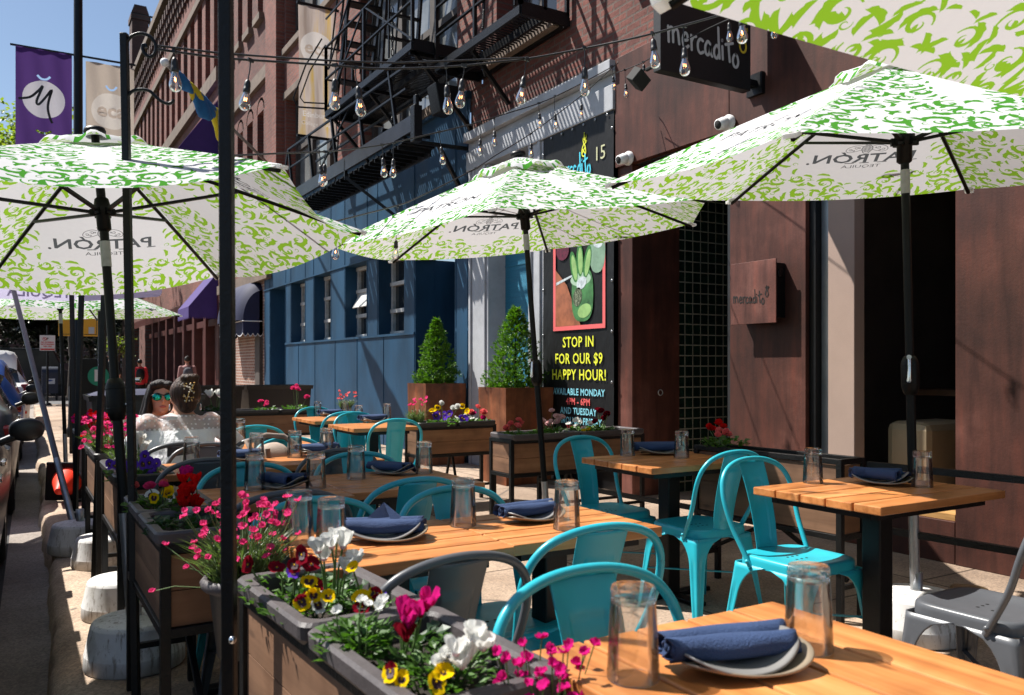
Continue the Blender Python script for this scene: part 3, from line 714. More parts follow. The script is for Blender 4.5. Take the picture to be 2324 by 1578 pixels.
for p0_, p1_ in (((4.2, 9.45, 5.3), (4.2, 11.0, 6.25)), ((4.2, 12.6, 5.3), (4.2, 11.1, 6.25)), ((4.3, 10.9, 5.25), (4.9, 10.6, 8.8)), ((4.9, 12.4, 5.25), (4.95, 11.9, 9)), ((4.6, 9.6, 5.25), (4.65, 9.5, 8)), ((4.22, 9.4, 6.25), (4.24, 9.35, 9)), ((5.0, 9.45, 6.0), (4.3, 12.6, 7.4)), ((4.22, 12.65, 5.9), (4.22, 9.5, 8.4)), ((4.25, 12.0, 5.3), (4.25, 11.6, 8.9)), ((4.7, 11.2, 5.3), (4.75, 10.7, 8.9)), ((4.22, 10.2, 5.3), (4.22, 10.15, 8.9)), ((4.2, 13.2, 4.3), (4.25, 11.4, 5.25)), ((4.7, 13.8, 4.1), (4.2, 12.0, 5.2)), ((4.52, 8.2, 5.05), (4.6, 8.0, 8.5)), ((4.52, 7.5, 5.05), (4.52, 7.45, 8.5)), ((4.2, 12.7, 6.7), (4.2, 9.4, 6.7)), ((4.2, 12.7, 7.3), (4.2, 9.4, 7.3))):
    mb = MB(); mb.bar(p0_, p1_, .022); wpart(mb, 'brace_rod', M_iron, fe)
mb = MB()
for k in range(18):
    c_ = Vector((4.25, 10.15, 5.9-.09*k)); q = Matrix.Rotation((k % 2)*pi/2, 4, 'Z')
    mb.tube([c_ + q @ Vector((.018*cos(a), 0, .055*sin(a))) for a in [2*pi*i/10 for i in range(10)]], .007, 5, close=True)
wpart(mb, 'chain', M_iron, fe)
# ------------------------------------------------------------ printed market umbrellas
M_canopy = cloth_trans('white canopy cloth', (.9, .9, .91), .46, tcol=(.40, .40, .412))
M_green = cloth_trans('green scroll print', (.085, .38, .05), .5, tcol=(.17, .29, .015))
M_ink = cloth_trans('grey logo print', (.07, .075, .08), .4)
M_pole = mat('dark umbrella pole', (.004, .0045, .0044), .42, .0, .3, 8, spec=.22, rv=.1)
M_chrome = mat('chrome', (.7, .7, .72), .15, 1, .1, 5)
M_tape = mat('silver tape', (.4, .42, .42), .45, .2, .25, 20)
m, t, p = nodes('scuffed white concrete'); v = coords(t); n1 = noise(t, v, 6, 6); n2 = noise(t, coords(t, (30, 30, 5)), 1.3, 6, .7)
vo = N(t, 'TexVoronoi'); vo.inputs['Scale'].default_value = 55; t.links.new(v, vo.inputs['Vector'])
c = mixc(t, 1, ramp(t, n1, [(.3, (.5, .48, .45)), (.5, (.7, .69, .68))]), ramp(t, n2, [(.36, (.5, .46, .42)), (.46, (1, 1, 1))]), 'MULTIPLY')
c = mixc(t, ramp(t, vo.outputs['Distance'], [(.06, (.8,)*3), (.13, (0, 0, 0))]), c, (.16, .14, .12))
sz = N(t, 'SeparateXYZ'); t.links.new(v, sz.inputs[0]); c = mixc(t, ramp(t, sz.outputs[2], [(.005, (.55,)*3), (.075, (0, 0, 0))]), c, (.3, .26, .22))
t.links.new(c, p.inputs['Base Color']); p.inputs['Roughness'].default_value = .85; bump(t, p, n2, .15, .004); M_cbase = m
UR, UH = 1.375, .49
def pmap(k, x, y, L, sag=.03):
    f = min(1, max(0, y/L)); a0 = k*pi/3; a1 = a0+pi/3
    wd = 0 if f < 1e-4 else max(-.5, min(.5, x/(UR*f)))
    q = 1-(2*wd)**2
    ff = f*(1-.022*q*f)
    p = Vector((UR*cos(a0), UR*sin(a0), 0)).lerp(Vector((UR*cos(a1), UR*sin(a1), 0)), wd+.5)*ff
    p.z = UH*(1-f**1.1)-sag*q*f*f*f-.012*q*sin(pi*f)
    return p
def leaf_quads(c, ang, L, W, fl, curl=1.2, lob=3):
    """curved acanthus leaf: smooth outer edge, notched inner edge"""
    out = []; p = Vector(c); a = ang; n = 14; st = L/n; prev = None
    for i in range(n+1):
        t = i/n; nn = Vector((-sin(a), cos(a)))*fl
        wo = W*.42*sin(pi*t)**.75; saw = (t*lob) % 1
        wi = W*.62*sin(pi*t)**.7*(.6+.4*saw) if .12 < t < .92 else W*.12*sin(pi*t)
        cur = (p+nn*wo, p-nn*wi)
        if prev: out.append([prev[0], prev[1], cur[1], cur[0]])
        prev = cur; p = p+Vector((cos(a), sin(a)))*st; a += fl*curl/n
    return out
def curl_quads(c, ang, r, fl, turns=1.15, w0=.016):
    out = []; prev = None; n = 20; c = Vector(c)
    for i in range(n+1):
        t = i/n; rr = r*(1-.75*t); a = ang+fl*2*pi*turns*t
        o = Vector((cos(a), sin(a))); ww = w0*(.15+.85*sin(pi*min(1, .1+t*.9))**1.2)
        cur = (c+o*(rr+ww/2), c+o*(rr-ww/2))
        if prev: out.append([prev[0], prev[1], cur[1], cur[0]])
        prev = cur
    return out
def scroll(c, ang, s, fl):
    q = []
    c = Vector(c); d = Vector((cos(ang), sin(ang))); n = Vector((-d.y, d.x))*fl
    q += curl_quads(c+n*.02*s, ang+pi*.9, .062*s, fl, 1.15, .02*s)
    q += leaf_quads(c-n*.035*s-d*.06*s, ang-fl*.35, .17*s, .042*s, fl, 1.7, 4)
    q += leaf_quads(c+d*.03*s+n*.075*s, ang+fl*.5, .11*s, .034*s, -fl, 1.5, 3)
    q += leaf_quads(c-d*.05*s+n*.07*s, ang+fl*2.3, .12*s, .036*s, -fl, 1.5, 3)
    q += leaf_quads(c+d*.02*s-n*.085*s, ang-fl*.2, .12*s, .03*s, fl, 1.2, 3)
    q += leaf_quads(c-d*.08*s-n*.03*s, ang+pi+fl*.3, .08*s, .024*s, -fl, 1.2, 2)
    q += leaf_quads(c+d*.0*s+n*.015*s, ang+fl*1.0, .05*s, .022*s, fl, 1.0, 2)
    q += curl_quads(c+d*.14*s+n*.03*s, ang, .024*s, -fl, 1.0, .007*s)
    return q
def bee_and_words():
    q = []
    def strip(pts, w):
        o = ribbon(smooth_path(pts, 4), w); n = len(o)//2
        return [[o[i], o[i+1], o[2*n-2-i], o[2*n-1-i]] for i in range(n-1)]
    bd = [(.036*cos(2*pi*i/18), .045*sin(2*pi*i/18)-(.012 if sin(2*pi*i/18) < -.8 else 0)) for i in range(19)]
    q += strip(bd, .005)
    for k in range(-4, 5):
        y = k*.0095; hw = .035*sqrt(max(0, 1-(y/.046)**2)); q += strip([(-hw, y-.006), (0, y-.0), (hw, y+.006)], .0034)
        q += strip([(-hw, y+.006), (0, y+.0), (hw, y-.006)], .0022)
    for s in (-1, 1):
        q += strip([(s*.03, .03), (s*.075, .042), (s*.125, .018), (s*.14, -.02), (s*.115, -.042), (s*.07, -.03), (s*.036, -.012)], .0045)
        for cx_, cy_, r in ((.075, .01, .016), (.11, -.012, .014), (.088, -.022, .009), (.055, .012, .008)):
            q += curl_quads((s*cx_, cy_), 0, r, s, 1.3, .005)
        q += strip([(s*.008, .048), (s*.02, .066), (s*.036, .07), (s*.044, .062)], .0032)
    q += strip([(-.02, .05), (0, .058), (.02, .05)], .005)
    q = [[Vector((v[0], v[1]+.125)) for v in f] for f in q]
    def words(txt, size, y, sx, **k):
        vs, fs = text_tris(txt, size, **k)
        return [[Vector((vs[i][0]*sx, vs[i][1]+y)) for i in f] for f in fs]
    q += words('PATR\u00d3N', .15, 0, 1.18, bold=.003); q += words('TEQUILA', .052, -.1, 1.3)
    # slab serifs of the lettering
    for x0 in (-.345, -.14, -.018, .085): q += strip([(x0-.03, -.054), (x0+.035, -.054)], .009)
    q += [[Vector((.375+.012*cos(2*pi*i/8), -.05+.012*sin(2*pi*i/8))) for i in range(8)]]
    return q
def panel_mesh(k, logo, sag=.03):
    L = sqrt((UR*.866)**2+UH**2); rr = random.Random(3 if logo else 5)
    polys = []
    placed = []
    for tr in range(2200):
        y = rr.uniform(.08, L+.02); x = rr.uniform(0, UR*.5*y/L+.02)
        if logo and x < .40 and .56 < y < 1.02: continue
        if logo and x < .16 and y < 1.08: continue
        s = rr.uniform(.6, .82)
        if any((x-a)**2+(y-b)**2 < (.093*(s+c)*.82)**2 for a, b, c in placed) or (0 < x < .06): continue
        placed.append((x, y, s)); an = rr.uniform(0, 6.28); fl = rr.choice((-1, 1))
        for sg in (1, -1):
            for f in scroll((x, y), an, s, fl): polys.append(([Vector((v.x*sg, v.y)) for v in f], 1))
    if logo:
        for f in bee_and_words(): polys.append(([Vector((v[0]*.78, .86-v[1]*.78)) for v in f], 2))
    vs = []; fs = []; kind = []
    def addp(f):
        A = sum(f[i].x*f[(i+1) % len(f)].y-f[(i+1) % len(f)].x*f[i].y for i in range(len(f)))
        if abs(A) < 1e-8: return False
        if A < 0: f = f[::-1]
        b = len(vs); vs.extend(Vector((v[0], v[1])) for v in f); fs.append(list(range(b, b+len(f)))); return True
    edge = [Vector((0, 0))]+[Vector((UR*(-.5+i/12), L)) for i in range(13)]
    addp([Vector((0, 0)), *[Vector((UR*(.5-i/12), L)) for i in range(13)]]); kind.append(0)
    for f, kd in polys:
        for g in ([(f[0], f[1], f[2]), (f[0], f[2], f[3])] if len(f) == 4 else [f]):
            if addp(list(g)): kind.append(kd)
    for i in range(1, 12):
        for j in range(-9, 10):
            y = L*i/12; x = UR*y/L*.5*j/10
            vs.append(Vector((x, y)))
    ov, oe, of, a_, b_, orig = delaunay_2d_cdt(vs, [], fs, 1, 1e-6)
    mb = MB(); pv = [pmap(k, v.x, v.y, L, sag) for v in ov]
    for f, og in zip(of, orig):
        c0 = (sum(ov[i].x for i in f)/len(f), sum(ov[i].y for i in f)/len(f))
        if c0[1] > L or abs(c0[0]) > UR*.5*c0[1]/L: continue
        m = max((kind[i] for i in og if i and in_poly(c0, [vs[q] for q in fs[i]])), default=0)
        mb.f.append(tuple(f)); mb.m.append(m); mb.sm.append(False)
    mb.v = pv
    return mb
def canopy_mesh(sag):
    cb_ = MB()
    for k in range(6):
        pm_ = panel_mesh(k, k % 2 == 0, sag); o = len(cb_.v); cb_.v += pm_.v; cb_.f += [tuple(i+o for i in f) for f in pm_.f]; cb_.m += pm_.m; cb_.sm += pm_.sm
    return cb_.mesh('canopy', [M_canopy, M_green, M_ink])
CANOPY = canopy_mesh(.03); CANOPY_SAG = canopy_mesh(.10)
def vent_mesh():
    mb = MB(); rr = random.Random(2)
    def f(u, v):
        a = 2*pi*u; hexr = cos(pi/6)/cos(((a+pi/6) % (pi/3))-pi/6); r = v*.36*hexr
        return Vector((r*cos(a), r*sin(a), UH+.045-.34*r+(.02*sin(a*9)+.012*sin(a*17+1))*v**5-.02*(v > .95)))
    n, m = 96, 13
    vs = [f(i/n, j/(m-1)) for j in range(m) for i in range(n)]
    for j in range(m-1):
        for i in range(n):
            gr = 1 if (j > 3 and ((i*5+j*j*3) % 12 < 3 or (i*3+j*7) % 17 < 3)) else 0
            mb.f.append((j*n+i, j*n+(i+1) % n, (j+1)*n+(i+1) % n, (j+1)*n+i)); mb.m.append(gr); mb.sm.append(True)
    mb.v = vs; return mb.mesh('vent_cap', [M_canopy, M_green])
VENT = vent_mesh()
def rib_meshes():
    out = []
    for k in range(6):
        a = k*pi/3; mb = MB()
        pts = [Vector((UR*f*cos(a)*.985, UR*f*sin(a)*.985, UH*(1-f**1.1)-.022)) for f in [i/10 for i in range(11)]]
        mb.tube(pts, .0105, 6)
        out.append(mb.mesh('rib', [M_pole]))
    return out
RIBS = rib_meshes()
def strut_meshes():
    out = []
    for k in range(6):
        a = k*pi/3; mb = MB(); f = .5
        mb.bar((.03*cos(a), .03*sin(a), .12), (UR*f*cos(a), UR*f*sin(a), UH*(1-f**1.1)-.03), .02, .014); out.append(mb.mesh('strut', [M_pole]))
    return out
STRUTS = strut_meshes()
POCKETS = []; M_pock = cloth_trans('pocket cloth', (.8, .8, .78), .5)
for k in range(6):
    mb = MB(); a = k*pi/3; mb.box((0, 0, 0), (1, 1, 1), 0, 0, Matrix.Translation((UR*cos(a)*.99, UR*sin(a)*.99, -.008)) @ Matrix.Rotation(a, 4, 'Z') @ Matrix.Rotation(.3, 4, 'Y') @ Matrix.Diagonal((.055, .045, .016, 1)))
    POCKETS.append(mb.mesh('rib_pocket', [M_pock]))
mb = MB(); mb.lathe([(0, UH+.075), (.05, UH+.075), (.055, UH+.06), (.05, UH+.045), (.02, UH+.04), (.02, UH-.05)], n=16); FINIAL = mb.mesh('finial', [M_black])
mb = MB(); mb.lathe([(.022, .2), (.034, .19), (.04, .16), (.045, .15), (.045, .115), (.034, .1), (.034, .03), (.022, .02)], n=14)
for k in range(6): a = k*pi/3; mb.box((.045*cos(a), .045*sin(a), .12), (.03, .022, .035), a)
RUNNER = mb.mesh('runner', [M_pole])
def mobj(name, me, parent, M=None):
    o = bpy.data.objects.new(name, me); COL.objects.link(o); o.parent = parent
    if M is not None: o.matrix_basis = M
    return o
def umbrella(base, ctr, phi, tx, ty, label, scale=1, crank=1.22, galv=.62, canopy=None, zt=.3, handle=1, name='patio_umbrella', polemat=None):
    base = Vector(base); root = empty(name, base, 0, label, 'umbrella', 'printed umbrellas over the terrace')
    nrm = Vector((-tx, -ty, 1)).normalized()
    q = Vector((0, 0, 1)).rotation_difference(nrm).to_matrix().to_4x4()
    M = Matrix.Translation(Vector(ctr)-base) @ q @ Matrix.Rotation(phi, 4, 'Z') @ Matrix.Scale(scale, 4)
    cp = mobj('canopy', canopy or CANOPY, root, M)
    if canopy is None or canopy == CANOPY_SAG:
        mobj('vent_cap', VENT, cp); [mobj('rib_pocket', pk, cp) for pk in POCKETS]
    mobj('finial', FINIAL, root, M); mobj('runner', RUNNER, root, M)
    for k in range(6):
        r = mobj('rib', RIBS[k], root, M); mobj('strut', STRUTS[k], r)
    top = M @ Vector((0, 0, UH-.02)); hub = M @ Vector((0, 0, .1)); bot = Vector((0, 0, 0))
    d = (hub-bot); L = d.length; pt = lambda z: bot+d*(z/d.z)
    pm = polemat or M_pole
    mb = MB(); mb.tube([pt(galv), pt(crank-.06)] if handle else [pt(galv), pt(crank)], .0205, 12); mb.tube([pt(crank+.06), hub, top] if handle else [pt(crank-.02), hub, top], .0185, 12); pl = mb.build('pole', pm, root)
    mb = MB(); mb.tube([pt(.06), pt(galv+.01)], .0225, 12); mb.build('lower_tube', M_galv, root)
    mb = MB(); mb.tube([pt(hub.z-.22), pt(hub.z-.11)], .0205, 12); mb.build('pole_sleeve', M_tape, root)
    if handle:
        mb = MB(); Mq = Matrix.Translation(pt(crank)) @ Vector((0, 0, 1)).rotation_difference(d.normalized()).to_matrix().to_4x4()
        mb.lathe([(.02, -.1), (.028, -.095), (.036, -.075), (.04, -.06), (.04, .045), (.036, .06), (.026, .08), (.02, .082)], n=16, M=Mq.to_3x3(), c=Mq.translation)
        for z in (-.05, .035): mb.lathe([(.0405, z), (.042, z+.003), (.0405, z+.006)], n=16, M=Mq.to_3x3(), c=Mq.translation)
        hs = mb.build('crank_housing', M_pole, root)
        mb = MB(); c = pt(crank); s = handle
        mb.tube([c+Vector((-.038*s, -.02, -.03)), c+Vector((-.06*s, -.035, -.03))], .012, 10); mb.tube([c+Vector((-.056*s, -.033, -.035)), c+Vector((-.058*s, -.036, .02)), c+Vector((-.05*s, -.03, .075))], [.011, .008, .008], 8); mb.tube([c+Vector((-.045*s, -.025, .075)), c+Vector((-.09*s, -.055, .075))], [.008, .011], 10)
        mb.build('crank_handle', M_chrome, hs)
    return root
cbm = MB()
for pr_ in ([(.0, .005), (.155, .0), (.203, .004)], [(.203, .004), (.208, .012), (.206, .07)], [(.206, .07), (.203, .078), (.180, .186)], [(.180, .186), (.174, .198), (.166, .204)], [(.166, .204), (.1, .212), (.05, .216), (0, .217)]): cbm.lathe(pr_, n=64)
bs_root = empty('umbrella_base', (0, 0, 0), 0, 'x', 'umbrella base')
cbm.build('concrete_body', M_cbase, bs_root)
mb = MB(); mb.lathe([(.027, .2), (.027, .3), (.023, .3), (.023, .2)], n=14); mb.box((.03, 0, .28), (.02, .012, .012)); mb.build('socket_tube', M_galv, bs_root)
BASE = Kind(bs_root)
GB = 'white concrete umbrella bases'
BASE.put((3.6, 2.36, .0), 0, 'white concrete umbrella base under the pole beside the right hand table', GB)
BASE.put((.44, 3.83, 0), .5, 'scuffed white concrete base nearest the camera on the kerb', GB, .95)
BASE.put((.476, 4.63, 0), 1.1, 'weathered white concrete base second from the front along the kerb', GB, .92)
BASE.put((.495, 5.83, 0), 2, 'bluish white concrete base half hidden behind the planter legs', GB, .92)
BASE.put((.388, 6.37, 0), 3, 'white concrete base carrying the slanting grey pole at the kerb', GB, .95)
BASE.put((3.17, 4.80, 0), 2.3, 'white concrete base under the umbrella between the two back planters', GB, .9)
umbrella((3.6, 2.36, 0), (3.559, 2.395, 2.176), 2.431, .075, .066, 'large printed umbrella at the right, its crank pole before the open window')
umbrella((3.17, 4.80, 0), (3.073, 4.946, 2.184), 9.256, .112, -.018, 'printed umbrella at the centre in front of the black drinks banner', galv=.45)
umbrella((.44, 3.83, 0), (.34, 4.0, 1.82), 3.054, .08, -.11, 'printed umbrella at the left under the purple street banner', .836, crank=1.12, handle=-1, canopy=CANOPY_SAG)
umbrella((.5, 10.4, 0), (.45, 10.6, 1.86), 3.3, .02, .0, 'smaller looking printed umbrella behind the left one, beside the purple shop awning', .96, crank=.9, galv=.5, handle=0)
# nearest umbrella, its edge hanging into the top right corner
ua, ub = at_z(1500, -6, 1.98), at_z(2400, 235, 1.98)
mid = (ua+ub)/2; dv = (ub-ua); LS = dv.length
nin = Vector((dv.y, -dv.x, 0)).normalized()
s_ = LS/UR; cc = mid+nin*UR*.866*s_
umbrella((cc.x, cc.y, 0), (cc.x, cc.y, 1.98), atan2(ua.y-cc.y, ua.x-cc.x)-pi/3, 0, 0, 'nearest printed umbrella, only its edge hanging into the top right corner', s_)
# lilac canopy with lettered valance
M_lilac = cloth_trans('lilac white cloth', (.66, .62, .8), .5)
M_plum = mat('plum lettering', (.12, .07, .2), .8)
M_pinkt = mat('pink lettering', (.55, .06, .2), .8)
def lilac():
    mb = MB(); n = 6; r = UR*.8
    for k in range(n):
        a0, a1 = k*pi/3, (k+1)*pi/3
        c0, c1 = Vector((UR*cos(a0), UR*sin(a0), 0)), Vector((UR*cos(a1), UR*sin(a1), 0))
        mb.grid(lambda u, v: (c0.lerp(c1, u)*v)+Vector((0, 0, UH*(1-v))), 9, 6)
        def val(u, v):
            p = c0.lerp(c1, u); e = min(u, 1-u)
            d = .17*(1 if e > .06 else sqrt(max(0, 1-((.06-e)/.06)**2)))
            return p*1.002+Vector((0, 0, -d*v))
        mb.grid(val, 41, 3)
    return mb.mesh('canopy', [M_lilac])
lroot = umbrella((.388, 6.37, 0), (-.05, 8.0, 2.03), 0, 0, 0, 'lilac white umbrella with lettered valance under the left printed umbrella', .87, crank=1.05, galv=.58, canopy=lilac(), handle=0, polemat=mat('grey umbrella pole', (.12, .12, .135), .4, .3, .2, 6))
mb = MB()
for k, (txt, mi) in enumerate((('TEQUILA', 0), ('ROSA', 1))):
    yv = UR*.866*1.004
    Mt = Matrix(((-1, 0, 0, (.30 if k == 0 else -.42)), (0, 0, 1, yv), (0, 1, 0, -.085), (0, 0, 0, 1)))
    put_text(mb, Mt, txt, .15, mi, bold=.003)
cpo = [c for c in lroot.children if c.name.startswith('canopy')][0]
mb.build('valance_lettering', [M_plum, M_pinkt], cpo)
# ------------------------------------------------------------ metal cafe chairs
def paintmat(name, col, chip, rough=.33):
    m, t, p = nodes(name); v = coords(t)
    n = noise(t, v, 5, 5); n2 = noise(t, v, 30, 9, .75)
    c = ramp(t, n, [(.25, tuple(x*.82 for x in col)), (.6, col), (.85, tuple(min(1, x*1.12) for x in col))])
    f = mixc(t, 1, ramp(t, n2, [(.60, (0, 0, 0)), (.63, (1, 1, 1))]), ramp(t, noise(t, v, 9, 3), [(.5, (0, 0, 0)), (.62, (1, 1, 1))]), 'MULTIPLY')
    gm = N(t, 'NewGeometry'); pt_ = ramp(t, gm.outputs['Pointiness'], [(.52, (0, 0, 0)), (.6, (1, 1, 1))])
    f2 = mixc(t, 1, f, mixc(t, .8, (1, 1, 1), pt_, 'MULTIPLY'), 'MULTIPLY')
    t.links.new(mixc(t, f2, c, chip), p.inputs['Base Color']); p.inputs['Roughness'].default_value = rough
    bump(t, p, n2, .05, .003); return m
M_teal = paintmat('turquoise paint', (.02, .385, .475), (.02, .05, .06))
M_cgrey = paintmat('grey paint', (.085, .09, .1), (.2, .2, .2), .35)
def make_chair(m, label):
    root = empty('metal_chair', (0, 0, 0), 0, label, 'chair')
    # local +Y is where the sitter looks
    hw = .185
    def sq(a, s, e=.3):
        c, n = cos(a), sin(a); return Vector((math.copysign(abs(c)**e, c)*s, math.copysign(abs(n)**e, n)*s, 0))
    def seat(u, v):
        a = 2*pi*u
        rr = [0, .3, .62, .8, .9, .97, 1, 1.01, 1.015][int(v*8+.5)]; z = [.437, .437, .4395, .4455, .45, .449, .443, .43, .405][int(v*8+.5)]
        p = sq(a, hw*rr, .42 if rr > .7 else .7); p.z = z; return p
    mb = MB(); mb.grid(seat, 48, 9, closeu=True)
    for i in range(3):
        for j in range(2): mb.lathe([(0, .4375), (.006, .4375), (.006, .437)], c=(-.03+.03*i, -.03+.05*j, 0.0006), n=8, mi=1)
    mb.build('seat', [m, M_dark], root)
    for sx in (-1, 1):
        for sy in (-1, 1):
            mb = MB()
            def leg(u, v, o=0):
                z = .41*(1-v); k = 1-z/.41
                cx_, cy_ = sx*(hw+.002+.045*k), sy*(hw+.002+(.05 if sy < 0 else .03)*k)
                if z > .27: w_ = .052+.125*(1-sqrt(max(0, 1-((z-.27)/.14)**2)))
                else: w_ = .03+.022*(z/.27)
                t = (u-.5)*2
                rd = .018
                # wrap round the corner
                if t < 0: p = Vector((cx_-sx*(-t)*w_, cy_, z))
                else: p = Vector((cx_, cy_-sy*t*w_, z))
                q = 1-min(1, abs(t)*w_/rd)
                p -= Vector((sx, sy, 0))*rd*.3*q
                p -= Vector((sx if t > 0 else 0, sy if t <= 0 else 0, 0))*.006*(1 if .25 < abs(t) < .7 and z < .3 else 0)*min(1, (.41-z)*6)
                return p
            mb.grid(leg, 25, 18); mb.build('leg', m, root, solid=.004)
    mb = MB(); mb.bar((-.2, -.2, .2), (.2, .2, .2), .02, .004); mb.bar((-.2, .2, .204), (.2, -.2, .204), .02, .004); mb.build('cross_brace', m, root)
    # hoop
    pts = [(-.187, -.09, .40), (-.193, -.12, .455), (-.208, -.175, .56), (-.218, -.208, .655), (-.214, -.226, .715), (-.196, -.240, .763), (-.155, -.252, .803), (-.085, -.262, .828), (0, -.265, .836)]
    pts = [Vector(p) for p in pts]; pts = pts+[Vector((-p.x, p.y, p.z)) for p in pts[-2::-1]]
    mb = MB(); mb.tube(smooth_path(pts, 4), .0115, 10)
    for s in (-1, 1): mb.lathe([(0, .006), (.008, .005), (.009, 0)], c=(s*.2, -.1, .425), n=8, M=Matrix.Rotation(s*pi/2, 3, 'Y'))
    mb.build('back_hoop', m, root)
    def splat(u, v):
        z = .438+v*.388; wd = .064+.014*v; x = (u*2-1)*wd
        y = -.168-.095*v**1.1+.012*sin(pi*v)+.014*(1-(u*2-1)**2)*(-1)
        e = 0
        a, b = abs(u*2-1), v
        ins = max(a/.56, abs(v-.46)/.34)
        if ins < 1: e = -.0045
        if 1 <= ins < 1.06: e = -.002
        return Vector((x, y+e, z))
    mb = MB(); mb.grid(splat, 37, 46); mb.build('back_splat', m, root, solid=.003)
    return root
CT_ = Kind(make_chair(M_teal, 'x')); CG = Kind(make_chair(M_cgrey, 'x'))
CG_ = 'metal cafe chairs on the terrace'
F = 0; Bk = pi           # facing away along the street (+Y) / back towards the camera
def chair(kind, x, yb, face, label, s=1, dr=0):
    """x, yb: where the top of the backrest stands"""
    y = yb+.265 if face == 0 else yb-.265
    kind.put((x, y, 0), face+dr, label, CG_, s)
chair(CT_, 1.005, 1.39, Bk, 'teal chair in the foreground, its backrest against the near table edge', (1.07, 1, 1), .03)
chair(CT_, 1.325, 1.73, F, 'teal chair seen from behind at the right end of the second table row', 1, -.05)
chair(CG, .845, 1.66, F, 'grey chair seen from behind beside the front planter', .985, .06)
chair(CT_, 1.30, 2.56, Bk, 'teal chair on the far side of the second table row, right of its pair', 1.0, .05)
chair(CT_, .80, 2.56, Bk, 'teal chair on the far side of the second table row behind the upright navy napkin', 1.0, -.04)
chair(CT_, 1.27, 2.81, F, 'teal chair seen from behind at the near right of the brown shaded table row', 1, .04)
chair(CG, .80, 2.74, F, 'grey chair seen from behind at the near left of the brown shaded table row', 1, -.05)
chair(CT_, .87, 3.64, Bk, 'teal chair facing the camera across the brown shaded table row, at the left', 1, .05)
chair(CT_, 1.40, 3.82, Bk, 'teal chair facing the camera across the brown shaded table row, at the right', 1, -.06)
chair(CG, .74, 3.90, F, 'grey chair back to back with the teal one left behind the thick black post', 1, .03)
chair(CG, 1.40, 4.02, F, 'dark grey chair back to back with the teal one in the middle of the rows', 1, .02)
chair(CT_, 1.38, 4.84, Bk, 'teal chair facing the camera in front of the beige backpack', 1, .03)
chair(CG, .88, 4.68, Bk, 'grey chair facing the camera right behind the tumbler, near the seated women', 1, -.08)
chair(CG, .78, 4.78, F, 'grey chair the woman in the white blouse sits on', 1, .02)
chair(CG, 1.30, 4.98, F, 'grey chair with the beige backpack hung on it', 1, -.03)
chair(CT_, 1.45, 5.92, Bk, 'teal chair across the table from the backpack, beside the thick black post', 1, 0)
chair(CG, .92, 6.20, Bk, 'grey chair under the dark haired woman in sunglasses', 1, .1)
chair(CT_, 2.66, 8.36, Bk, 'teal chair at the far end of the rearmost small table', 1, .1)
chair(CT_, 2.68, 7.22, Bk, 'sunlit teal chair facing the camera behind the second small table at the back', 1, .12)
chair(CT_, 2.62, 7.30, F, 'teal chair seen from behind tucked under the rearmost small table', 1, -.05)
chair(CT_, 2.62, 6.10, F, 'teal chair seen from behind next to the wood planter at the back', 1, -.1)
chair(CT_, 2.90, 4.04, Bk, 'sunlit teal chair facing the camera behind the shaded table under the centre umbrella', 1, .05)
chair(CT_, 3.03, 2.93, F, 'shaded teal chair back to back with the other one in the middle right', 1, .0)
chair(CT_, 2.87, 2.69, Bk, 'teal chair with its whole seat visible beside the sunny right hand table', 1, .0)
chair(CG, 2.833, 1.33, F, 'grey metal chair cut off at the right edge of the picture', 1, .02)

# ------------------------------------------------------------ slatted tables
M_wood = woodmat('oiled table planks', (.31, .105, .028), (.50, .19, .056), (.63, .275, .10), 0, .36)
M_wood2 = woodmat('oiled table planks lengthwise', (.31, .105, .028), (.50, .19, .056), (.63, .275, .10), 1, .36)
def table(x0, x1, y0, y1, label, n=5, along=0, z=.75):
    c = ((x0+x1)/2, (y0+y1)/2, 0); W, D = x1-x0, y1-y0
    o = empty('cafe_table', c, 0, label, 'table', 'slatted wooden tables of the terrace'); mb = MB()
    span = D if along == 0 else W
    for k in range(n):
        a = -span/2+span*k/n+.0038; b = -span/2+span*(k+1)/n-.0038; e = R.uniform(-.002, .002)
        if along == 0: mb.box((e, (a+b)/2, z-.016), (W, b-a, .032))
        else: mb.box(((a+b)/2, e, z-.016), (b-a, D, .032))
    mb.build('tabletop', M_wood if along == 0 else M_wood2, o, bevel=.004)
    mb = MB(); i = .07
    for s in (-1, 1): mb.box((0, s*(D/2-i), z-.047), (W-2*i+.03, .03, .03)); mb.box((s*(W/2-i), 0, z-.0475), (.03, D-2*i-.035, .029))
    mb.box((0, 0, z-.0485), (.3, .3, .027)); mb.build('under_frame', M_black, o)
    mb = MB(); mb.box((0, 0, z/2-.02), (.085, .085, z-.085)); mb.build('pedestal', M_black, o, bevel=.006)
    mb = MB(); mb.box((0, 0, .012), (.55, .07, .024)); mb.box((0, 0, .0125), (.07, .5, .023)); mb.build('foot', M_black, o, bevel=.006)
    return o
table(.765, 1.397, .66, 1.245, 'sunlit table in the bottom right foreground', 5, 1)
table(.66, 1.20, 1.985, 2.485, 'left half of the second table row, beside the white and red flowers', 5)
table(1.205, 1.75, 2.0, 2.475, 'right half of the second table row with two tumblers and a navy napkin', 5)
table(.58, 1.145, 3.10, 3.58, 'left half of the brown shaded table row, behind the thick black post', 5)
table(1.15, 1.755, 3.16, 3.77, 'right half of the brown shaded table row, ending beside the wood planter', 5)
table(.60, 1.16, 4.12, 4.62, 'table just behind the magenta cyclamen, in front of the white blouse', 5)
table(1.165, 1.73, 4.235, 4.79, 'table right of the thick black post, in front of the beige backpack', 5)
table(.60, 1.15, 5.14, 5.75, 'table between the two seated women', 5)
table(1.155, 1.74, 5.13, 5.80, 'table with the woman\'s elbow on it, left of the backpack', 5)
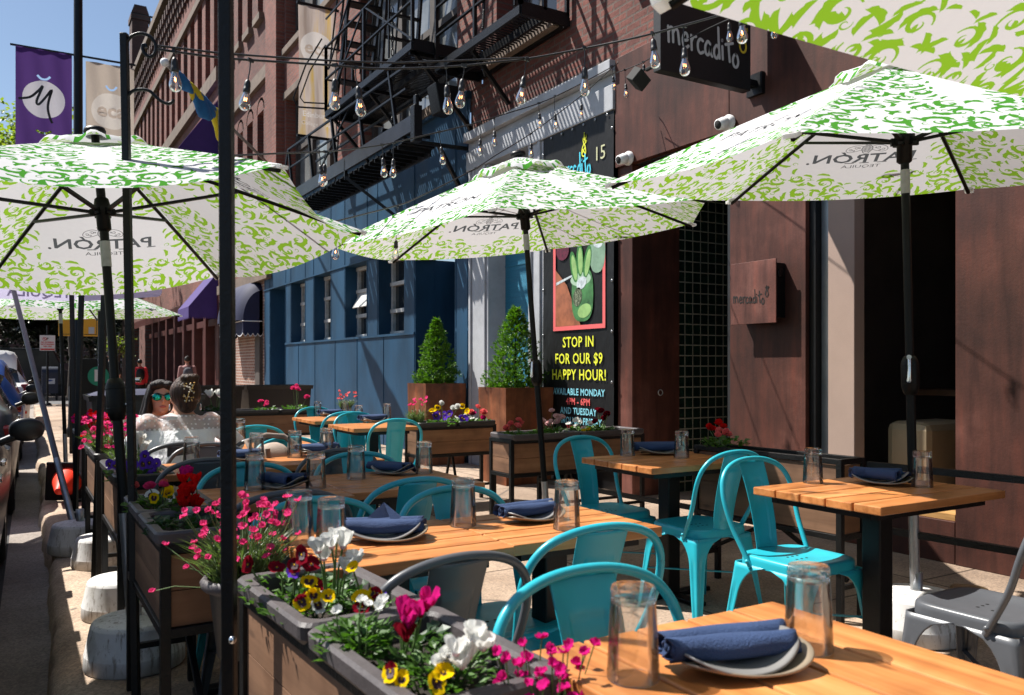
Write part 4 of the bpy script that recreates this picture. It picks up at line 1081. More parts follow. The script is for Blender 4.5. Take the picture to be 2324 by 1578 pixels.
table(2.38, 2.98, 7.52, 8.25, 'rearmost small table before the long dark planter', 5)
table(2.36, 2.93, 6.44, 7.08, 'second small table at the back, left of the pansy planter', 5)
table(2.70, 3.45, 3.17, 3.77, 'shaded table under the centre umbrella before the tiled entrance', 5)
table(2.65, 3.45, 1.87, 2.475, 'sunny table at the right before the open window', 5)

# ------------------------------------------------------------ tumblers
def glassmat():
    m = bpy.data.materials.new('thin clear glass'); m.use_nodes = True; t = m.node_tree; t.nodes.clear()
    o = N(t, 'OutputMaterial'); tr = N(t, 'BsdfTransparent'); gl = N(t, 'BsdfGlass'); gl.inputs['IOR'].default_value = 1.45; gl.inputs['Roughness'].default_value = 0
    pass
    gs = N(t, 'BsdfGlossy'); gs.inputs['Roughness'].default_value = .02
    lw = N(t, 'LayerWeight'); lw.inputs[0].default_value = .35
    fw = N(t, 'LayerWeight'); fw.inputs[0].default_value = .5; t.links.new(ramp(t, fw.outputs['Facing'], [(.3, (.985, .99, .99)), (.75, (.9, .92, .92)), (.97, (.6, .63, .64))]), tr.inputs[0])
    m1 = N(t, 'MixShader'); m1.inputs[0].default_value = .05; t.links.new(tr.outputs[0], m1.inputs[1]); t.links.new(gl.outputs[0], m1.inputs[2])
    m2 = N(t, 'MixShader'); t.links.new(ramp(t, lw.outputs['Fresnel'], [(0, (.05,)*3), (.9, (.8,)*3)]), m2.inputs[0]); t.links.new(m1.outputs[0], m2.inputs[1]); t.links.new(gs.outputs[0], m2.inputs[2])
    t.links.new(m2.outputs[0], o.inputs[0]); return m
M_glass = glassmat()
m = bpy.data.materials.new('thick glass'); m.use_nodes = True; t = m.node_tree; t.nodes.clear(); o = N(t, 'OutputMaterial'); g = N(t, 'BsdfGlass'); g.inputs['IOR'].default_value = 1.48
tr_ = N(t, 'BsdfTransparent'); mx_ = N(t, 'MixShader'); mx_.inputs[0].default_value = .45; t.links.new(tr_.outputs[0], mx_.inputs[1]); t.links.new(g.outputs[0], mx_.inputs[2]); t.links.new(mx_.outputs[0], o.inputs[0])
M_glass2 = m
groot = empty('tumbler', (0, 0, 0), 0, 'x', 'tumbler')
mb = MB(); mb.lathe([(.0405, .002), (.0415, 0), (.0425, .002), (.0405, .05), (.038, .1), (.0365, .122), (.0365, .125)], n=28); mb.lathe([(.0355, .122), (.0365, .1), (.0388, .05), (.0405, .002)], n=28)
mb.build('glass_wall', M_glass, groot)
mb = MB(); mb.lathe([(0, .126), (.02, .125), (.034, .122), (.0365, .125), (.0365, .129), (.0355, .131), (.0365, .1335), (.0362, .145), (.034, .149), (.03, .1475), (.015, .146), (0, .146)], n=28)
mb.build('glass_foot', M_glass2, groot)
TUM = Kind(groot)
def tum(px, py, label): p = at_z(px, py, .7505); TUM.put((p.x, p.y, .7505), R.uniform(0, 6), label, 'upturned tumblers on the tables')
for px, py, l in ((1437, 1540, 'upturned tumbler left of the blue napkin on the foreground table'), (1835, 1474, 'upturned tumbler right of the blue napkin on the foreground table'),
    (679, 1232, 'upturned tumbler at the left end of the second table row, beside the pink flowers'), (752, 1256, 'upturned tumbler beside the folded napkin point, above the white cyclamen'),
    (1051, 1193, 'upturned tumbler alone in the middle of the second table row'), (1286, 1200, 'upturned tumbler at the right end of the second table row beside a napkin roll'),
    (578, 1111, 'upturned tumbler right of the thick black post on the brown shaded table'), (717, 1108, 'upturned tumbler right of the crossed napkin on the brown shaded table'),
    (808, 1087, 'upturned tumbler before a teal backrest on the brown shaded table'), (962, 1074, 'upturned tumbler at the right end of the brown shaded table row'),
    (435, 1060, 'upturned tumbler left of the thick post, before the white blouse'), (582, 1046, 'upturned tumbler just behind the left napkin roll near the thick post'),
    (669, 1038, 'upturned tumbler before the teal chair with the backpack behind'), (741, 1031, 'upturned tumbler in front of the dark napkin left of the sunlit teal chairs'),
    (544, 1000, 'upturned tumbler by the sleeve of the woman in the white blouse'), (721, 944, 'upturned tumbler on the left of the rearmost small table'),
    (783, 941, 'upturned tumbler in front of the pot of pink carnations'), (814, 957, 'upturned tumbler on the left of the second small table at the back'),
    (878, 952, 'upturned tumbler on the right of the second small table at the back'), (1424, 1034, 'upturned tumbler on the left of the shaded table under the centre umbrella'),
    (1547, 1039, 'upturned tumbler on the right of the shaded table, before red flowers'), (1845, 1096, 'upturned tumbler on the left of the sunny right hand table'),
    (2093, 1105, 'upturned tumbler on the right of the sunny right hand table')): tum(px, py, l)

# ------------------------------------------------------------ plates and rolled napkins
M_plate = mat('stoneware plate', (.25, .2, .145), .3, 0, .08, 4)
M_plateg = mat('grey stoneware plate', (.2, .195, .19), .3, 0, .08, 4)
M_napk = mat('navy napkin cloth', (.022, .05, .135), .85, 0, .18, 5, .5, 260)
def plate_mb(w=.115, d=.064, ph=0, up=.024):
    mb = MB()
    def f(u, v):
        a = 2*pi*u; r = v; c, s = cos(a), sin(a); e = .75
        x = math.copysign(abs(c)**e, c)*w*r; y = math.copysign(abs(s)**e, s)*d*r
        z = .006+up*(x/w)**2*(1 if x > 0 else .5)+.008*(r**4)+.006*sin(a*2+ph)*r*r
        return Vector((x, y, z))
    mb.grid(f, 56, 10, closeu=True); return mb
def napkin_mb(kind):
    """two rolls of folded cloth lying side by side"""
    mb = MB()
    def roll(o, L, r0, ang, z0):
        q = Matrix.Rotation(ang, 4, 'Z')
        prof = []
        n = 46
        for i in range(n):
            t = i/(n-1); a = -1.2+t*2*pi*1.9; r = r0*(.66+.34*t); prof.append((r*cos(a), r*sin(a)))
        def f(u, v):
            i = min(int(u*(n-1)+.5), n-1); y, z = prof[i]; x = (v-.5)*L*(1-.03*sin(i*.7)); sag = .0025*sin(v*9+i*.3)
            sq = .8 if z < 0 else 1
            return q @ Vector((x, y*1.15+sag, z*sq+r0*.82))+Vector((o[0], o[1], z0))
        mb.grid(f, n, 14)
    if kind == 0:
        roll((0, .018, 0), .235, .023, .04, .018); roll((-.005, -.022, 0), .225, .022, -.05, .018)
    elif kind == 1:
        roll((0.0, .02, 0), .20, .024, .5, .018); roll((.01, -.015, 0), .19, .024, -.35, .02)
    else:
        roll((.0, -.02, 0), .24, .023, .02, .018); roll((.01, .02, 0), .22, .022, .06, .02)
        mb.add([(-.04, .01, .06), (.06, .015, .055), (.005, .03, .10), (.03, -.02, .05)], [(0, 1, 2), (1, 3, 2)])
    # loose corner of cloth
    mb.grid(lambda u, v: Vector((.03+.1*u, .03+.035*v, .05-.035*v+.012*sin(u*5)*v)), 8, 5)
    return mb
M_pl = [plate_mb().mesh('plate', [M_plate]), plate_mb(.105, .06, 1.5, .03).mesh('plate', [M_plateg])]
NAPM = [napkin_mb(k).mesh('napkin', [M_napk]) for k in range(3)]
def setting(px, py, rz, kind, where, g=1, s=1, prz=None):
    p = at_z(px, py, .752)
    o = bpy.data.objects.new('plate', M_pl[0]); COL.objects.link(o); o.location = (p.x+.004, p.y-.034, .7515); o.rotation_euler = (0, 0, prz if prz is not None else rz); o.scale = (s,)*3
    m_ = o.modifiers.new('t', 'SOLIDIFY'); m_.thickness = .004; m_.offset = 1
    tag(o, 'tan stoneware side plate, the lower one '+where, 'plate', 'stacked stoneware plates')
    o = bpy.data.objects.new('plate', M_pl[1]); COL.objects.link(o); o.location = (p.x-.004, p.y-.028, .7575); o.rotation_euler = (0, 0, (prz if prz is not None else rz)+.16); o.scale = (s,)*3
    m_ = o.modifiers.new('t', 'SOLIDIFY'); m_.thickness = .004; m_.offset = 1
    tag(o, 'grey stoneware side plate, the upper one '+where, 'plate', 'stacked stoneware plates')
    o = bpy.data.objects.new('napkin', NAPM[kind]); COL.objects.link(o); o.location = (p.x, p.y, .752); o.rotation_euler = (0, 0, rz); o.scale = (s,)*3
    m_ = o.modifiers.new('t', 'SOLIDIFY'); m_.thickness = .0025; m_.offset = 0
    tag(o, 'rolled navy cloth napkin '+where, 'napkin', 'rolled navy napkins')
setting(1652, 1506, -.28, 0, 'on the foreground table', s=1.0)
setting(866, 1222, -.45, 2, 'beside the white cyclamen on the second table row', s=1.0)
setting(1198, 1178, .05, 0, 'at the right end of the second table row', s=.95)
setting(634, 1106, -1.0, 1, 'crossed on the left of the brown shaded table', s=.95)
setting(884, 1074, -1.0, 0, 'on the right of the brown shaded table', s=.9)
setting(546, 1044, .1, 0, 'right behind the thick post', s=.95)
setting(722, 1031, .15, 0, 'before the beige backpack', s=1.05)
setting(750, 944, .25, 0, 'on the rearmost small table', s=1.1)
setting(846, 958, .2, 0, 'on the second small table at the back', s=1.15)
setting(1490, 1030, -.45, 0, 'on the shaded table under the centre umbrella', s=1.15)
setting(1985, 1097, -1.15, 1, 'on the sunny right hand table', s=1.05)
# ------------------------------------------------------------ slim black posts along the kerb
def lean_post(p0, p1, w, name, label, cat='post', grp=None, top=None):
    d = (p0-p1).normalized(); b = p1-d*(p1.z/d.z)
    o = empty(name, b, 0, label, cat, grp); t_ = top or p0
    mb = MB(); mb.bar((0, 0, 0), t_-b, w); mb.build('shaft', M_blackw, o, bevel=.003)
    mb = MB(); mb.box((0, 0, .006), (w*2.2, w*2.2, .012)); mb.build('foot_plate', M_black, o)
    return o, b, t_
near_post, _, _ = lean_post(at_d(512, -60, 1.82), at_d(521, 1578, 1.82), .028, 'square_post', 'thick black square post crossing the whole picture left of centre', 'post')
mb = MB(); c_ = at_d(512, 1452, 1.80)-near_post.location; mb.ell(c_+Vector((.012, -.01, 0)), (.009, .009, .009), 10, 6); mb.build('bolt', M_chrome, near_post)
hook_post, hb, ht = lean_post(at_d(282, 76, 3.08), at_d(309, 1578, 3.08), .026, 'hook_post', 'tall black post with curled iron hooks, left of the thick one', 'post')
def curl(pts, r):
    o = at_d(290, 230, 3.08); ax = Vector((CT, -ST, 0))*.9+Vector((ST, CT, 0))*.1; k = .2356*3.08/FPX
    return [(ax*((x-90)*k)+Vector((0, 0, -(y-450)*k))+at_d(286, 106, 3.08)-hb) for x, y in pts]
mb = MB(); mb.tube(smooth_path(curl([(88, 455), (105, 395), (150, 345), (235, 316), (320, 335), (375, 385), (398, 440), (385, 500), (345, 538), (292, 520), (262, 470), (265, 430), (290, 428), (298, 452)], .006), 5), .0065, 7); mb.build('curled_hook', M_black, hook_post); mb = MB()
mb.tube(smooth_path(curl([(88, 1010), (105, 930), (160, 875), (250, 856), (330, 870), (390, 920), (450, 965), (520, 985), (565, 968), (575, 945)], .006), 5), .0062, 7)
mb.build('curled_hook', M_black, hook_post)
GP = 'slim black fence posts by the kerb planters'
lean_post(at_d(241, 560, 4.78), at_d(214, 1328, 4.78), .03, 'fence_post', 'slim black post leaning behind the left umbrella pole', 'post', GP)
lean_post(at_d(187, 600, 5.9), at_d(172, 1100, 5.9), .03, 'fence_post', 'slim black post just right of the slanting grey pole', 'post', GP)
lean_post(at_d(162, 640, 7.0), at_d(170, 1010, 7.0), .03, 'fence_post', 'farthest slim black post behind the slanting grey pole', 'post', GP)

# ------------------------------------------------------------ raised wood planters on black frames
M_pwood = woodmat('planter boards', (.10, .05, .028), (.18, .095, .052), (.26, .14, .08), 1, .6, .5)  # long side boards darkened, shade of those faces put into the colour
M_pwoodx = woodmat('planter boards crosswise', (.13, .055, .022), (.23, .105, .045), (.3, .15, .07), 0, .6, .5)
M_liner = mat('faded plastic trough', (.075, .064, .066), .55, 0, .35, 5, .2, 60)
M_linerd = mat('dark plastic trough', (.03, .028, .028), .5, 0, .35, 5, .2, 60)
M_soil = mat('potting soil', (.022, .015, .01), .95, 0, .5, 30, 1, 90)
GPL = 'raised wooden planters on black frames'
def planter(x0, x1, y0, y1, label, zt=.72, h=.28, n=2, rz=0, legs=True, lm=None):
    cx_, cy_ = (x0+x1)/2, (y0+y1)/2; W, D = x1-x0, y1-y0
    o = empty('planter', (cx_, cy_, 0), rz, label, 'planter', GPL)
    b = .028; zb = zt-h
    mb = MB()
    for z in (zt-b/2, zb+b/2):
        for s in (-1, 1): mb.box((s*(W/2-b/2), 0, z), (b, D-2*b, b)); mb.box((0, s*(D/2-b/2), z), (W-2*b, b, b))
    if legs:
        for s in (-1, 1): mb.box((0, s*(D/2-b/2), .17), (W-2*b, b*.8, b*.8))
        mb.bar((0, -D/2+.03, .19), (0, -.02, zb+.01), .02); mb.bar((0, D/2-.03, .19), (0, .02, zb+.01), .02)
    mb.build('frame', M_blackw, o, bevel=.002)
    for sx in (-1, 1):
        for sy in (-1, 1):
            mb = MB(); mb.box((sx*(W/2-b/2), sy*(D/2-b/2), zt/2), (b+.002, b+.002, zt-.002)); mb.build('leg', M_blackw, o, bevel=.002)
    hz = (h-2*b-.006)/2
    for s in (-1, 1):
        mb = MB()
        for k in range(2): mb.box((s*(W/2-b*.55), 0, zb+b+.002+hz*(k+.5)), (.012, D-2*b-.004, hz-.003))
        mb.build('side_panel', M_pwood, o)
        mb = MB()
        for k in range(2): mb.box((0, s*(D/2-b*.55), zb+b+.002+hz*(k+.5)), (W-2*b-.004, .012, hz-.003))
        mb.build('end_panel', M_pwoodx, o)
    long_y = D >= W; Ln = (D if long_y else W); wd = (W if long_y else D)
    for k in range(n):
        l = Ln/n-.006; c = -Ln/2+Ln*(k+.5)/n
        def ring(half_l, half_w, z, cr=.03, m=20):
            out = []
            for q in range(4):
                sx_, sy_ = ((1, 1), (-1, 1), (-1, -1), (1, -1))[q]
                for j in range(5):
                    a = q*pi/2+j*pi/8; u, v = sx_*(half_w-cr)+cr*cos(a), sy_*(half_l-cr)+cr*sin(a)
                    out.append(Vector((u, c+v, z)) if long_y else Vector((c+v, u, z)))
            return out
        rings = [ring(l/2-.016, wd/2-.016, zt-.03), ring(l/2-.002, wd/2+.012, zt+.004), ring(l/2, wd/2+.014, zt+.03), ring(l/2-.006, wd/2+.008, zt+.037), ring(l/2-.028, wd/2-.014, zt+.036), ring(l/2-.033, wd/2-.02, zt+.028), ring(l/2-.04, wd/2-.026, zt-.06)]
        mb = MB(); vs = [p for r in rings for p in r]; m = 20
        mb.add(vs, [(i*m+j, i*m+(j+1) % m, (i+1)*m+(j+1) % m, (i+1)*m+j) for i in range(len(rings)-1) for j in range(m)], 0, False)
        t_ = mb.build('trough', lm or M_liner, o)
        mb = MB(); r = ring(l/2-.036, wd/2-.022, zt-.012); c0 = sum(r, Vector())/len(r)
        mb.add([c0+Vector((0, 0, .012))]+r, [(0, 1+j, 1+(j+1) % m) for j in range(m)]); mb.build('soil', M_soil, t_)
    return o
planter(.485, .745, 1.10, 2.04, 'wood planter with grey troughs cut off at the bottom of the picture', rz=.05)
planter(.375, .625, 2.655, 3.53, 'wood planter with the red cyclamen, left of the thick post')
planter(.405, .64, 4.15, 4.95, 'wood planter with violet pansies and a white cyclamen', lm=M_linerd)
planter(.405, .64, 5.28, 6.15, 'wood planter with a mass of pink carnations by the seated women', lm=M_linerd)
planter(.42, .65, 6.7, 7.6, 'farthest kerb planter with dark red flowers', lm=M_linerd)
planter(3.06, 3.86, 6.74, 7.02, 'wood planter with yellow pansies in front of the rust pot', lm=M_linerd)
planter(3.1, 4.35, 5.2, 5.52, 'wood planter with coral and white flowers before the black banner', lm=M_liner)
planter(1.5, 3.25, 9.75, 10.1, 'long dark wood planter behind the rearmost tables', n=3, lm=M_linerd)
# panelled barrier behind the shaded table
pb = planter(3.42, 3.62, 2.66, 3.62, 'wood panelled barrier planter behind the two teal chairs at the right', zt=.8, h=.4, n=0, rz=.06, lm=M_linerd)
rl = empty('barrier_rail', (3.58, 2.6, 0), 0, 'black low barrier rails running out of the picture at the right', 'railing')
mb = MB()
for z in (.47, .775): mb.bar((0, 0, z), (.22, -2.4, z), .03)
mb.bar((.22, -2.4, 0), (.22, -2.4, .79), .03); mb.build('rails', M_blackw, rl)
rl = empty('barrier_rail', (3.42, 3.66, 0), 0, 'black low barrier rails behind the shaded table', 'railing')
mb = MB()
for z in (.42,): mb.bar((.02, 0, z), (-.1, 1.5, z), .028)
mb.bar((-.1, 1.5, 0), (-.1, 1.5, .45), .028); mb.build('rails', M_blackw, rl)

# ------------------------------------------------------------ flowers
M_leaf = leafmat('flower foliage', (.035, .09, .015), (.09, .2, .03))
M_leafd = leafmat('dark round leaves', (.015, .045, .018), (.05, .1, .04))
M_grass = leafmat('grey green blades', (.07, .12, .045), (.15, .2, .09))
M_stem = mat('stems', (.1, .17, .05), .6, 0, .2, 10)
def petalmat(n, c, tr=.35):
    return cloth_trans(n, c, tr, tcol=tuple(min(1, x*1.15) for x in c), var=.2, scale=90)
PC = dict(pink=petalmat('pink petals', (.78, .07, .24)), magenta=petalmat('magenta petals', (.6, .015, .2)), red=petalmat('red petals', (.7, .012, .012)), white=petalmat('white petals', (.82, .82, .79)),
    yellow=petalmat('yellow petals', (.88, .6, .008)), violet=petalmat('violet petals', (.13, .05, .5)), wine=petalmat('wine petals', (.22, .008, .02)), coral=petalmat('coral petals', (.85, .2, .2)), blush=petalmat('blush petals', (.8, .55, .55)))
M_blot = flat('dark petal blotch', (.03, .004, .012), .7)
def petal(mb, base, d, nrm, L, W, cup=.3, mi=0, ruf=0, n=5):
    d = Vector(d).normalized(); sd = d.cross(Vector(nrm)).normalized(); up = sd.cross(d)
    ph = R.uniform(0, 6)
    def f(u, v):
        w_ = W*(.25+.75*sin(pi*min(1, v*.62+.06)))*(u-.5); 
        return Vector(base)+d*L*(v-.12*v*v*(2*u-1)**2)+sd*w_+up*(cup*L*v*v+ruf*L*sin(u*9+ph)*v*v)
    mb.grid(f, n, 4, mi)
def bl_pansy(c):
    mb = MB(); up_ = R.choice({'yellow': ['yellow', 'wine', 'yellow'], 'white': ['white', 'violet']}.get(c, [c])); j_ = R.uniform(-9, 9); bl_ = R.uniform(.25, .6)
    for k, (a, L, W) in enumerate(((70+j_, .026, .03), (110, .026, .03), (10, .024, .03), (170, .024, .03), (270, .028, .038))):
        a = radians(a); z = (.0, .0008, .0016, .0022, .003)[k]
        petal(mb, (0, 0, z), (cos(a), sin(a), R.uniform(.05, .4)), (0, 0, 1), L*R.uniform(.85, 1.1), W*R.uniform(.85, 1.1), R.uniform(-.1, .3), 3 if k < 2 else 0, .09)
        if k > 1: petal(mb, (0, 0, z+.002), (cos(a), sin(a), .16), (0, 0, 1), L*bl_, W*bl_, .12, 1)
    mb.ell((0, 0, .007), (.003, .003, .002), 6, 4, 2); return mb.mesh('blossom', [PC[c], M_blot, PC['yellow'], PC[up_]])
def bl_small(c):
    mb = MB()
    for k in range(6):
        a = 2*pi*k/6+R.uniform(-.2, .2); petal(mb, (0, 0, 0), (cos(a), sin(a), R.uniform(.1, .7)), (0, 0, 1), R.uniform(.013, .017), .018, R.uniform(-.1, .5), 0, .16)
    return mb.mesh('blossom', [PC[c]])
def bl_cycl(c):
    mb = MB()
    for k in range(6):
        a = 2*pi*k/6+R.uniform(-.25, .25); petal(mb, (.006*cos(a), .006*sin(a), 0), (cos(a)*.55, sin(a)*.55, 1), (cos(a), sin(a), -.5), R.uniform(.036, .046), .03, R.uniform(-.25, .1), 0, .07, 6)
    mb.ell((0, 0, -.002), (.008, .008, .007), 8, 5, 1); return mb.mesh('blossom', [PC[c], PC['wine'] if c != 'white' else PC['blush']])
def bl_ball(c):
    mb = MB()
    for r_ in range(4):
        for k in range(7):
            a = 2*pi*k/7+r_*.5; e = .2+r_*.4; petal(mb, (0, 0, 0), (cos(a)*cos(e), sin(a)*cos(e), sin(e)), (0, 0, 1), .024, .024, .35, 0, .08)
    return mb.mesh('blossom', [PC[c]])
BL = {}
def blossom(kind, c):
    if (kind, c) not in BL: BL[(kind, c)] = [{'pansy': bl_pansy, 'small': bl_small, 'cyclamen': bl_cycl, 'ball': bl_ball}[kind](c) for _ in range(6)]
    return R.choice(BL[(kind, c)])
CAMV = Vector((0, 0, EYE))
def plant(name, loc, label, cat, leaves, rad, hgt, flowers, grp=None, blade=False, dark=False, face=.5, s=1, pts=None, nst=0):
    """flowers: (kind, colour, count, height range)"""
    loc = Vector(loc); o = empty(name, loc, 0, label, cat, grp)
    mb = MB()
    for i in range(leaves):
        a = R.uniform(0, 6.28); r = rad*sqrt(R.random()); h = hgt*R.uniform(.1, 1)*(1-.4*r/rad)
        p = Vector((r*cos(a), r*sin(a), h*.8)); out = Vector((cos(a), sin(a), R.uniform(-.1, 1.0)))
        if blade:
            b0 = Vector((r*.45*cos(a), r*.45*sin(a), R.uniform(0, .3)*hgt)); L = hgt*R.uniform(.45, .9); d = Vector((cos(a)*R.uniform(.2, .9), sin(a)*R.uniform(.2, .9), 1)).normalized()
            sd = d.cross(Vector((R.uniform(-1, 1), R.uniform(-1, 1), .2))).normalized()*.0015*s
            m1 = b0+d*L*.6; tp = b0+d*L+Vector((cos(a), sin(a), -.5))*L*.18
            mb.add([b0-sd, b0+sd, m1+sd, tp, m1-sd], [(0, 1, 2, 4), (4, 2, 3)])
            for z in range(3):
                q = b0.lerp(m1, R.random()); mb.leafquad(q, (R.uniform(-1, 1), R.uniform(-1, 1), .7), (0, 0, 1), .035*s, .005*s)
        else: mb.leafquad(p, out, (R.uniform(-.5, .5), R.uniform(-.5, .5), 1), R.uniform(.02, .042)*s, R.uniform(.014, .03)*s*(1.4 if dark else 1), 0, R.uniform(-.5, .5))
    mb.build('foliage', M_grass if blade else (M_leafd if dark else M_leaf), o)
    sm = MB(); lst = []
    for kind, c, n, h0, h1 in flowers:
        for i in range(n):
            a = R.uniform(0, 6.28); r = rad*(.95 if kind != 'cyclamen' else .5)*sqrt(R.random())
            lst.append((kind, c, Vector((r*cos(a), r*sin(a), R.uniform(h0, h1)))))
    for kind, c, P in (pts or []): lst.append((kind, c, Vector(P)-loc))
    for kind, c, p in lst:
        tc_ = (CAMV-loc).normalized(); up = Vector((R.uniform(-.5, .5), R.uniform(-.5, .5), 1)) if kind != 'cyclamen' else Vector((R.uniform(-.25, .25), R.uniform(-.25, .25), 1))
        if kind == 'pansy': up = tc_+Vector((R.uniform(-.5, .5), R.uniform(-.5, .5), R.uniform(.0, .9)))
        elif kind in ('small', 'ball'): up = up+tc_*R.uniform(.2, 1.1)
        ob_ = bpy.data.objects.new('blossom', blossom(kind, c)); COL.objects.link(ob_); ob_.parent = o; ob_.location = p
        q = up.normalized().to_track_quat('Z', 'Y'); ob_.rotation_euler = (q.to_matrix() @ Matrix.Rotation(R.uniform(-.4, .4) if kind == 'pansy' else R.uniform(0, 6), 3, 'Z')).to_euler()
        ob_.scale = (s*R.uniform(.7, 1.15), s*R.uniform(.75, 1.15), s*R.uniform(.8, 1.15))
        b0 = Vector((p.x*.4, p.y*.4, 0)); sm.tube([b0, b0.lerp(p, .6)+Vector((R.uniform(-.01, .01), R.uniform(-.01, .01), .01)), p], .0014 if kind == 'small' else .0022, 4, caps=False)
    if lst: sm.build('stems', M_stem, o)
    return o
ZS = .715
def onz(px, py, z): p = at_z(px, py, z); return (p.x, p.y, z)
GF = 'bedding plants in the troughs'
# front planter, far trough and near trough
def P3(lst): return [(k, c, at_z(px, py, z)) for k, c, px, py, z in lst]
plant('pansy_plant', (.545, 1.92, ZS), 'wine red and violet pansies at the back of the grey trough', 'flowers', 120, .1, .07, [('pansy', 'wine', 2, .05, .1)], GF, s=.78, pts=P3([('pansy', 'wine', 686, 1262, .86), ('pansy', 'wine', 668, 1285, .84), ('pansy', 'wine', 706, 1283, .84), ('pansy', 'violet', 664, 1300, .82), ('pansy', 'wine', 628, 1292, .82)]))
plant('pansy_plant', (.56, 1.76, ZS), 'yellow pansies with dark faces at the left of the grey trough', 'flowers', 170, .11, .06, [('pansy', 'wine', 1, .04, .05)], GF, s=.78, pts=P3([('pansy', 'yellow', 702, 1322, .80), ('pansy', 'yellow', 744, 1357, .78), ('pansy', 'yellow', 684, 1368, .78), ('pansy', 'yellow', 712, 1352, .78), ('pansy', 'wine', 700, 1362, .77), ('pansy', 'white', 720, 1375, .76)]))
plant('pansy_plant', (.66, 1.70, ZS), 'small yellow and purple pansies at the right corner of the grey trough', 'flowers', 150, .08, .05, [('pansy', 'violet', 1, .03, .05)], GF, s=.7, pts=P3([('pansy', 'yellow', 818, 1355, .78), ('pansy', 'yellow', 850, 1352, .78), ('pansy', 'yellow', 855, 1365, .77), ('pansy', 'wine', 822, 1382, .76), ('pansy', 'yellow', 800, 1290, .84)]))
plant('cyclamen_plant', (.63, 1.86, ZS), 'tall white cyclamen rising over the second table row', 'flowers', 60, .08, .07, [], GF, dark=True, s=.85, pts=P3([('cyclamen', 'white', 735, 1268, .84), ('cyclamen', 'white', 722, 1250, .86), ('cyclamen', 'white', 752, 1240, .87), ('cyclamen', 'white', 765, 1225, .88), ('cyclamen', 'white', 778, 1240, .87), ('cyclamen', 'white', 800, 1280, .83), ('cyclamen', 'white', 788, 1296, .82)]))
plant('cyclamen_plant', (.635, 1.47, ZS), 'magenta cyclamen in the nearest grey trough', 'flowers', 60, .08, .06, [], GF, dark=True, s=.8, pts=P3([('cyclamen', 'magenta', 925, 1425, .81), ('cyclamen', 'magenta', 915, 1400, .83), ('cyclamen', 'magenta', 955, 1395, .84), ('cyclamen', 'magenta', 968, 1380, .85), ('cyclamen', 'wine', 922, 1450, .79)]))
plant('petunia_plant', (.655, 1.32, ZS), 'drooping white flowers tinged with violet in the nearest grey trough', 'flowers', 120, .09, .05, [], GF, s=.78, pts=P3([('cyclamen', 'white', 1075, 1450, .83), ('cyclamen', 'white', 1035, 1482, .81), ('ball', 'white', 1020, 1490, .80), ('cyclamen', 'white', 1065, 1490, .80), ('cyclamen', 'white', 1050, 1512, .79), ('ball', 'white', 1000, 1505, .79), ('cyclamen', 'white', 1095, 1470, .82)]))
plant('pansy_plant', (.60, 1.27, ZS), 'yellow pansies at the near edge of the nearest grey trough', 'flowers', 130, .09, .045, [], GF, s=.72, pts=P3([('pansy', 'yellow', 888, 1528, .77), ('pansy', 'yellow', 1005, 1530, .78), ('pansy', 'yellow', 912, 1545, .76), ('pansy', 'yellow', 990, 1548, .76)]))
plant('snapdragon_plant', (.54, 1.46, ZS), 'upright pale green snapdragon shoots at the left of the nearest trough', 'flowers', 200, .06, .1, [('small', 'white', 5, .07, .11)], GF, s=.8)
# magenta carnations at the bottom edge
plant('carnation_plant', (.735, 1.13, .60), 'magenta carnations reaching up blurred at the bottom edge', 'flowers', 60, .09, .13, [('small', 'magenta', 46, .10, .20)], GF, blade=True, s=.72)
# hanging pot
pr = empty('flower_pot', (.53, 2.30, .48), 0, 'black flower pot with pale grey rim behind the thick post', 'pot')
mb = MB(); mb.lathe([(0, 0), (.065, 0), (.085, .17), (.098, .18), (.104, .195), (.1, .205), (.088, .2), (.085, .17), (0, .17)], n=30); mb.build('pot_body', M_linerd, pr)
mb = MB(); mb.lathe([(.099, .178), (.107, .186), (.109, .2), (.1, .211), (.09, .208)], n=30); mb.build('pot_rim', M_liner, pr)
mb = MB(); mb.bar((.06, .06, -.48), (.06, .06, .05), .02); mb.bar((-.02, .12, .12), (.1, .5, .16), .015); mb.build('bracket', M_black, pr)
cp_ = plant('carnation_plant', (.53, 2.30, .665), 'bushy pink carnations spilling from the black pot by the thick post', 'flowers', 620, .16, .17, [('small', 'pink', 84, .07, .24)], GF, blade=True, s=.82,
    pts=[('small', 'pink', at_d(345, 1343, 2.15)), ('small', 'pink', at_d(424, 1289, 2.2)), ('small', 'pink', at_d(374, 1238, 2.3)), ('small', 'pink', at_d(441, 1232, 2.3)), ('small', 'pink', at_d(446, 1160, 2.3))])
# planter with red cyclamen
plant('petunia_plant', (.46, 3.36, ZS), 'pink petunias at the far left of the red cyclamen planter', 'flowers', 130, .1, .07, [('ball', 'pink', 2, .09, .12), ('ball', 'coral', 2, .09, .11), ('pansy', 'yellow', 3, .05, .08), ('pansy', 'white', 2, .04, .06)], GF)
plant('cyclamen_plant', (.54, 3.08, ZS), 'scarlet cyclamen with one tall magenta bloom left of the thick post', 'flowers', 80, .1, .09, [('cyclamen', 'red', 12, .04, .13)], GF, dark=True, s=.95, pts=[('cyclamen', 'magenta', at_d(418, 1085, 3.0)), ('cyclamen', 'magenta', at_d(426, 1080, 3.02))])
plant('petunia_plant', (.47, 2.86, ZS), 'dark leaved petunia with one white bloom at the near end of the red cyclamen planter', 'flowers', 130, .1, .06, [('ball', 'white', 1, .06, .07)], GF, dark=True)
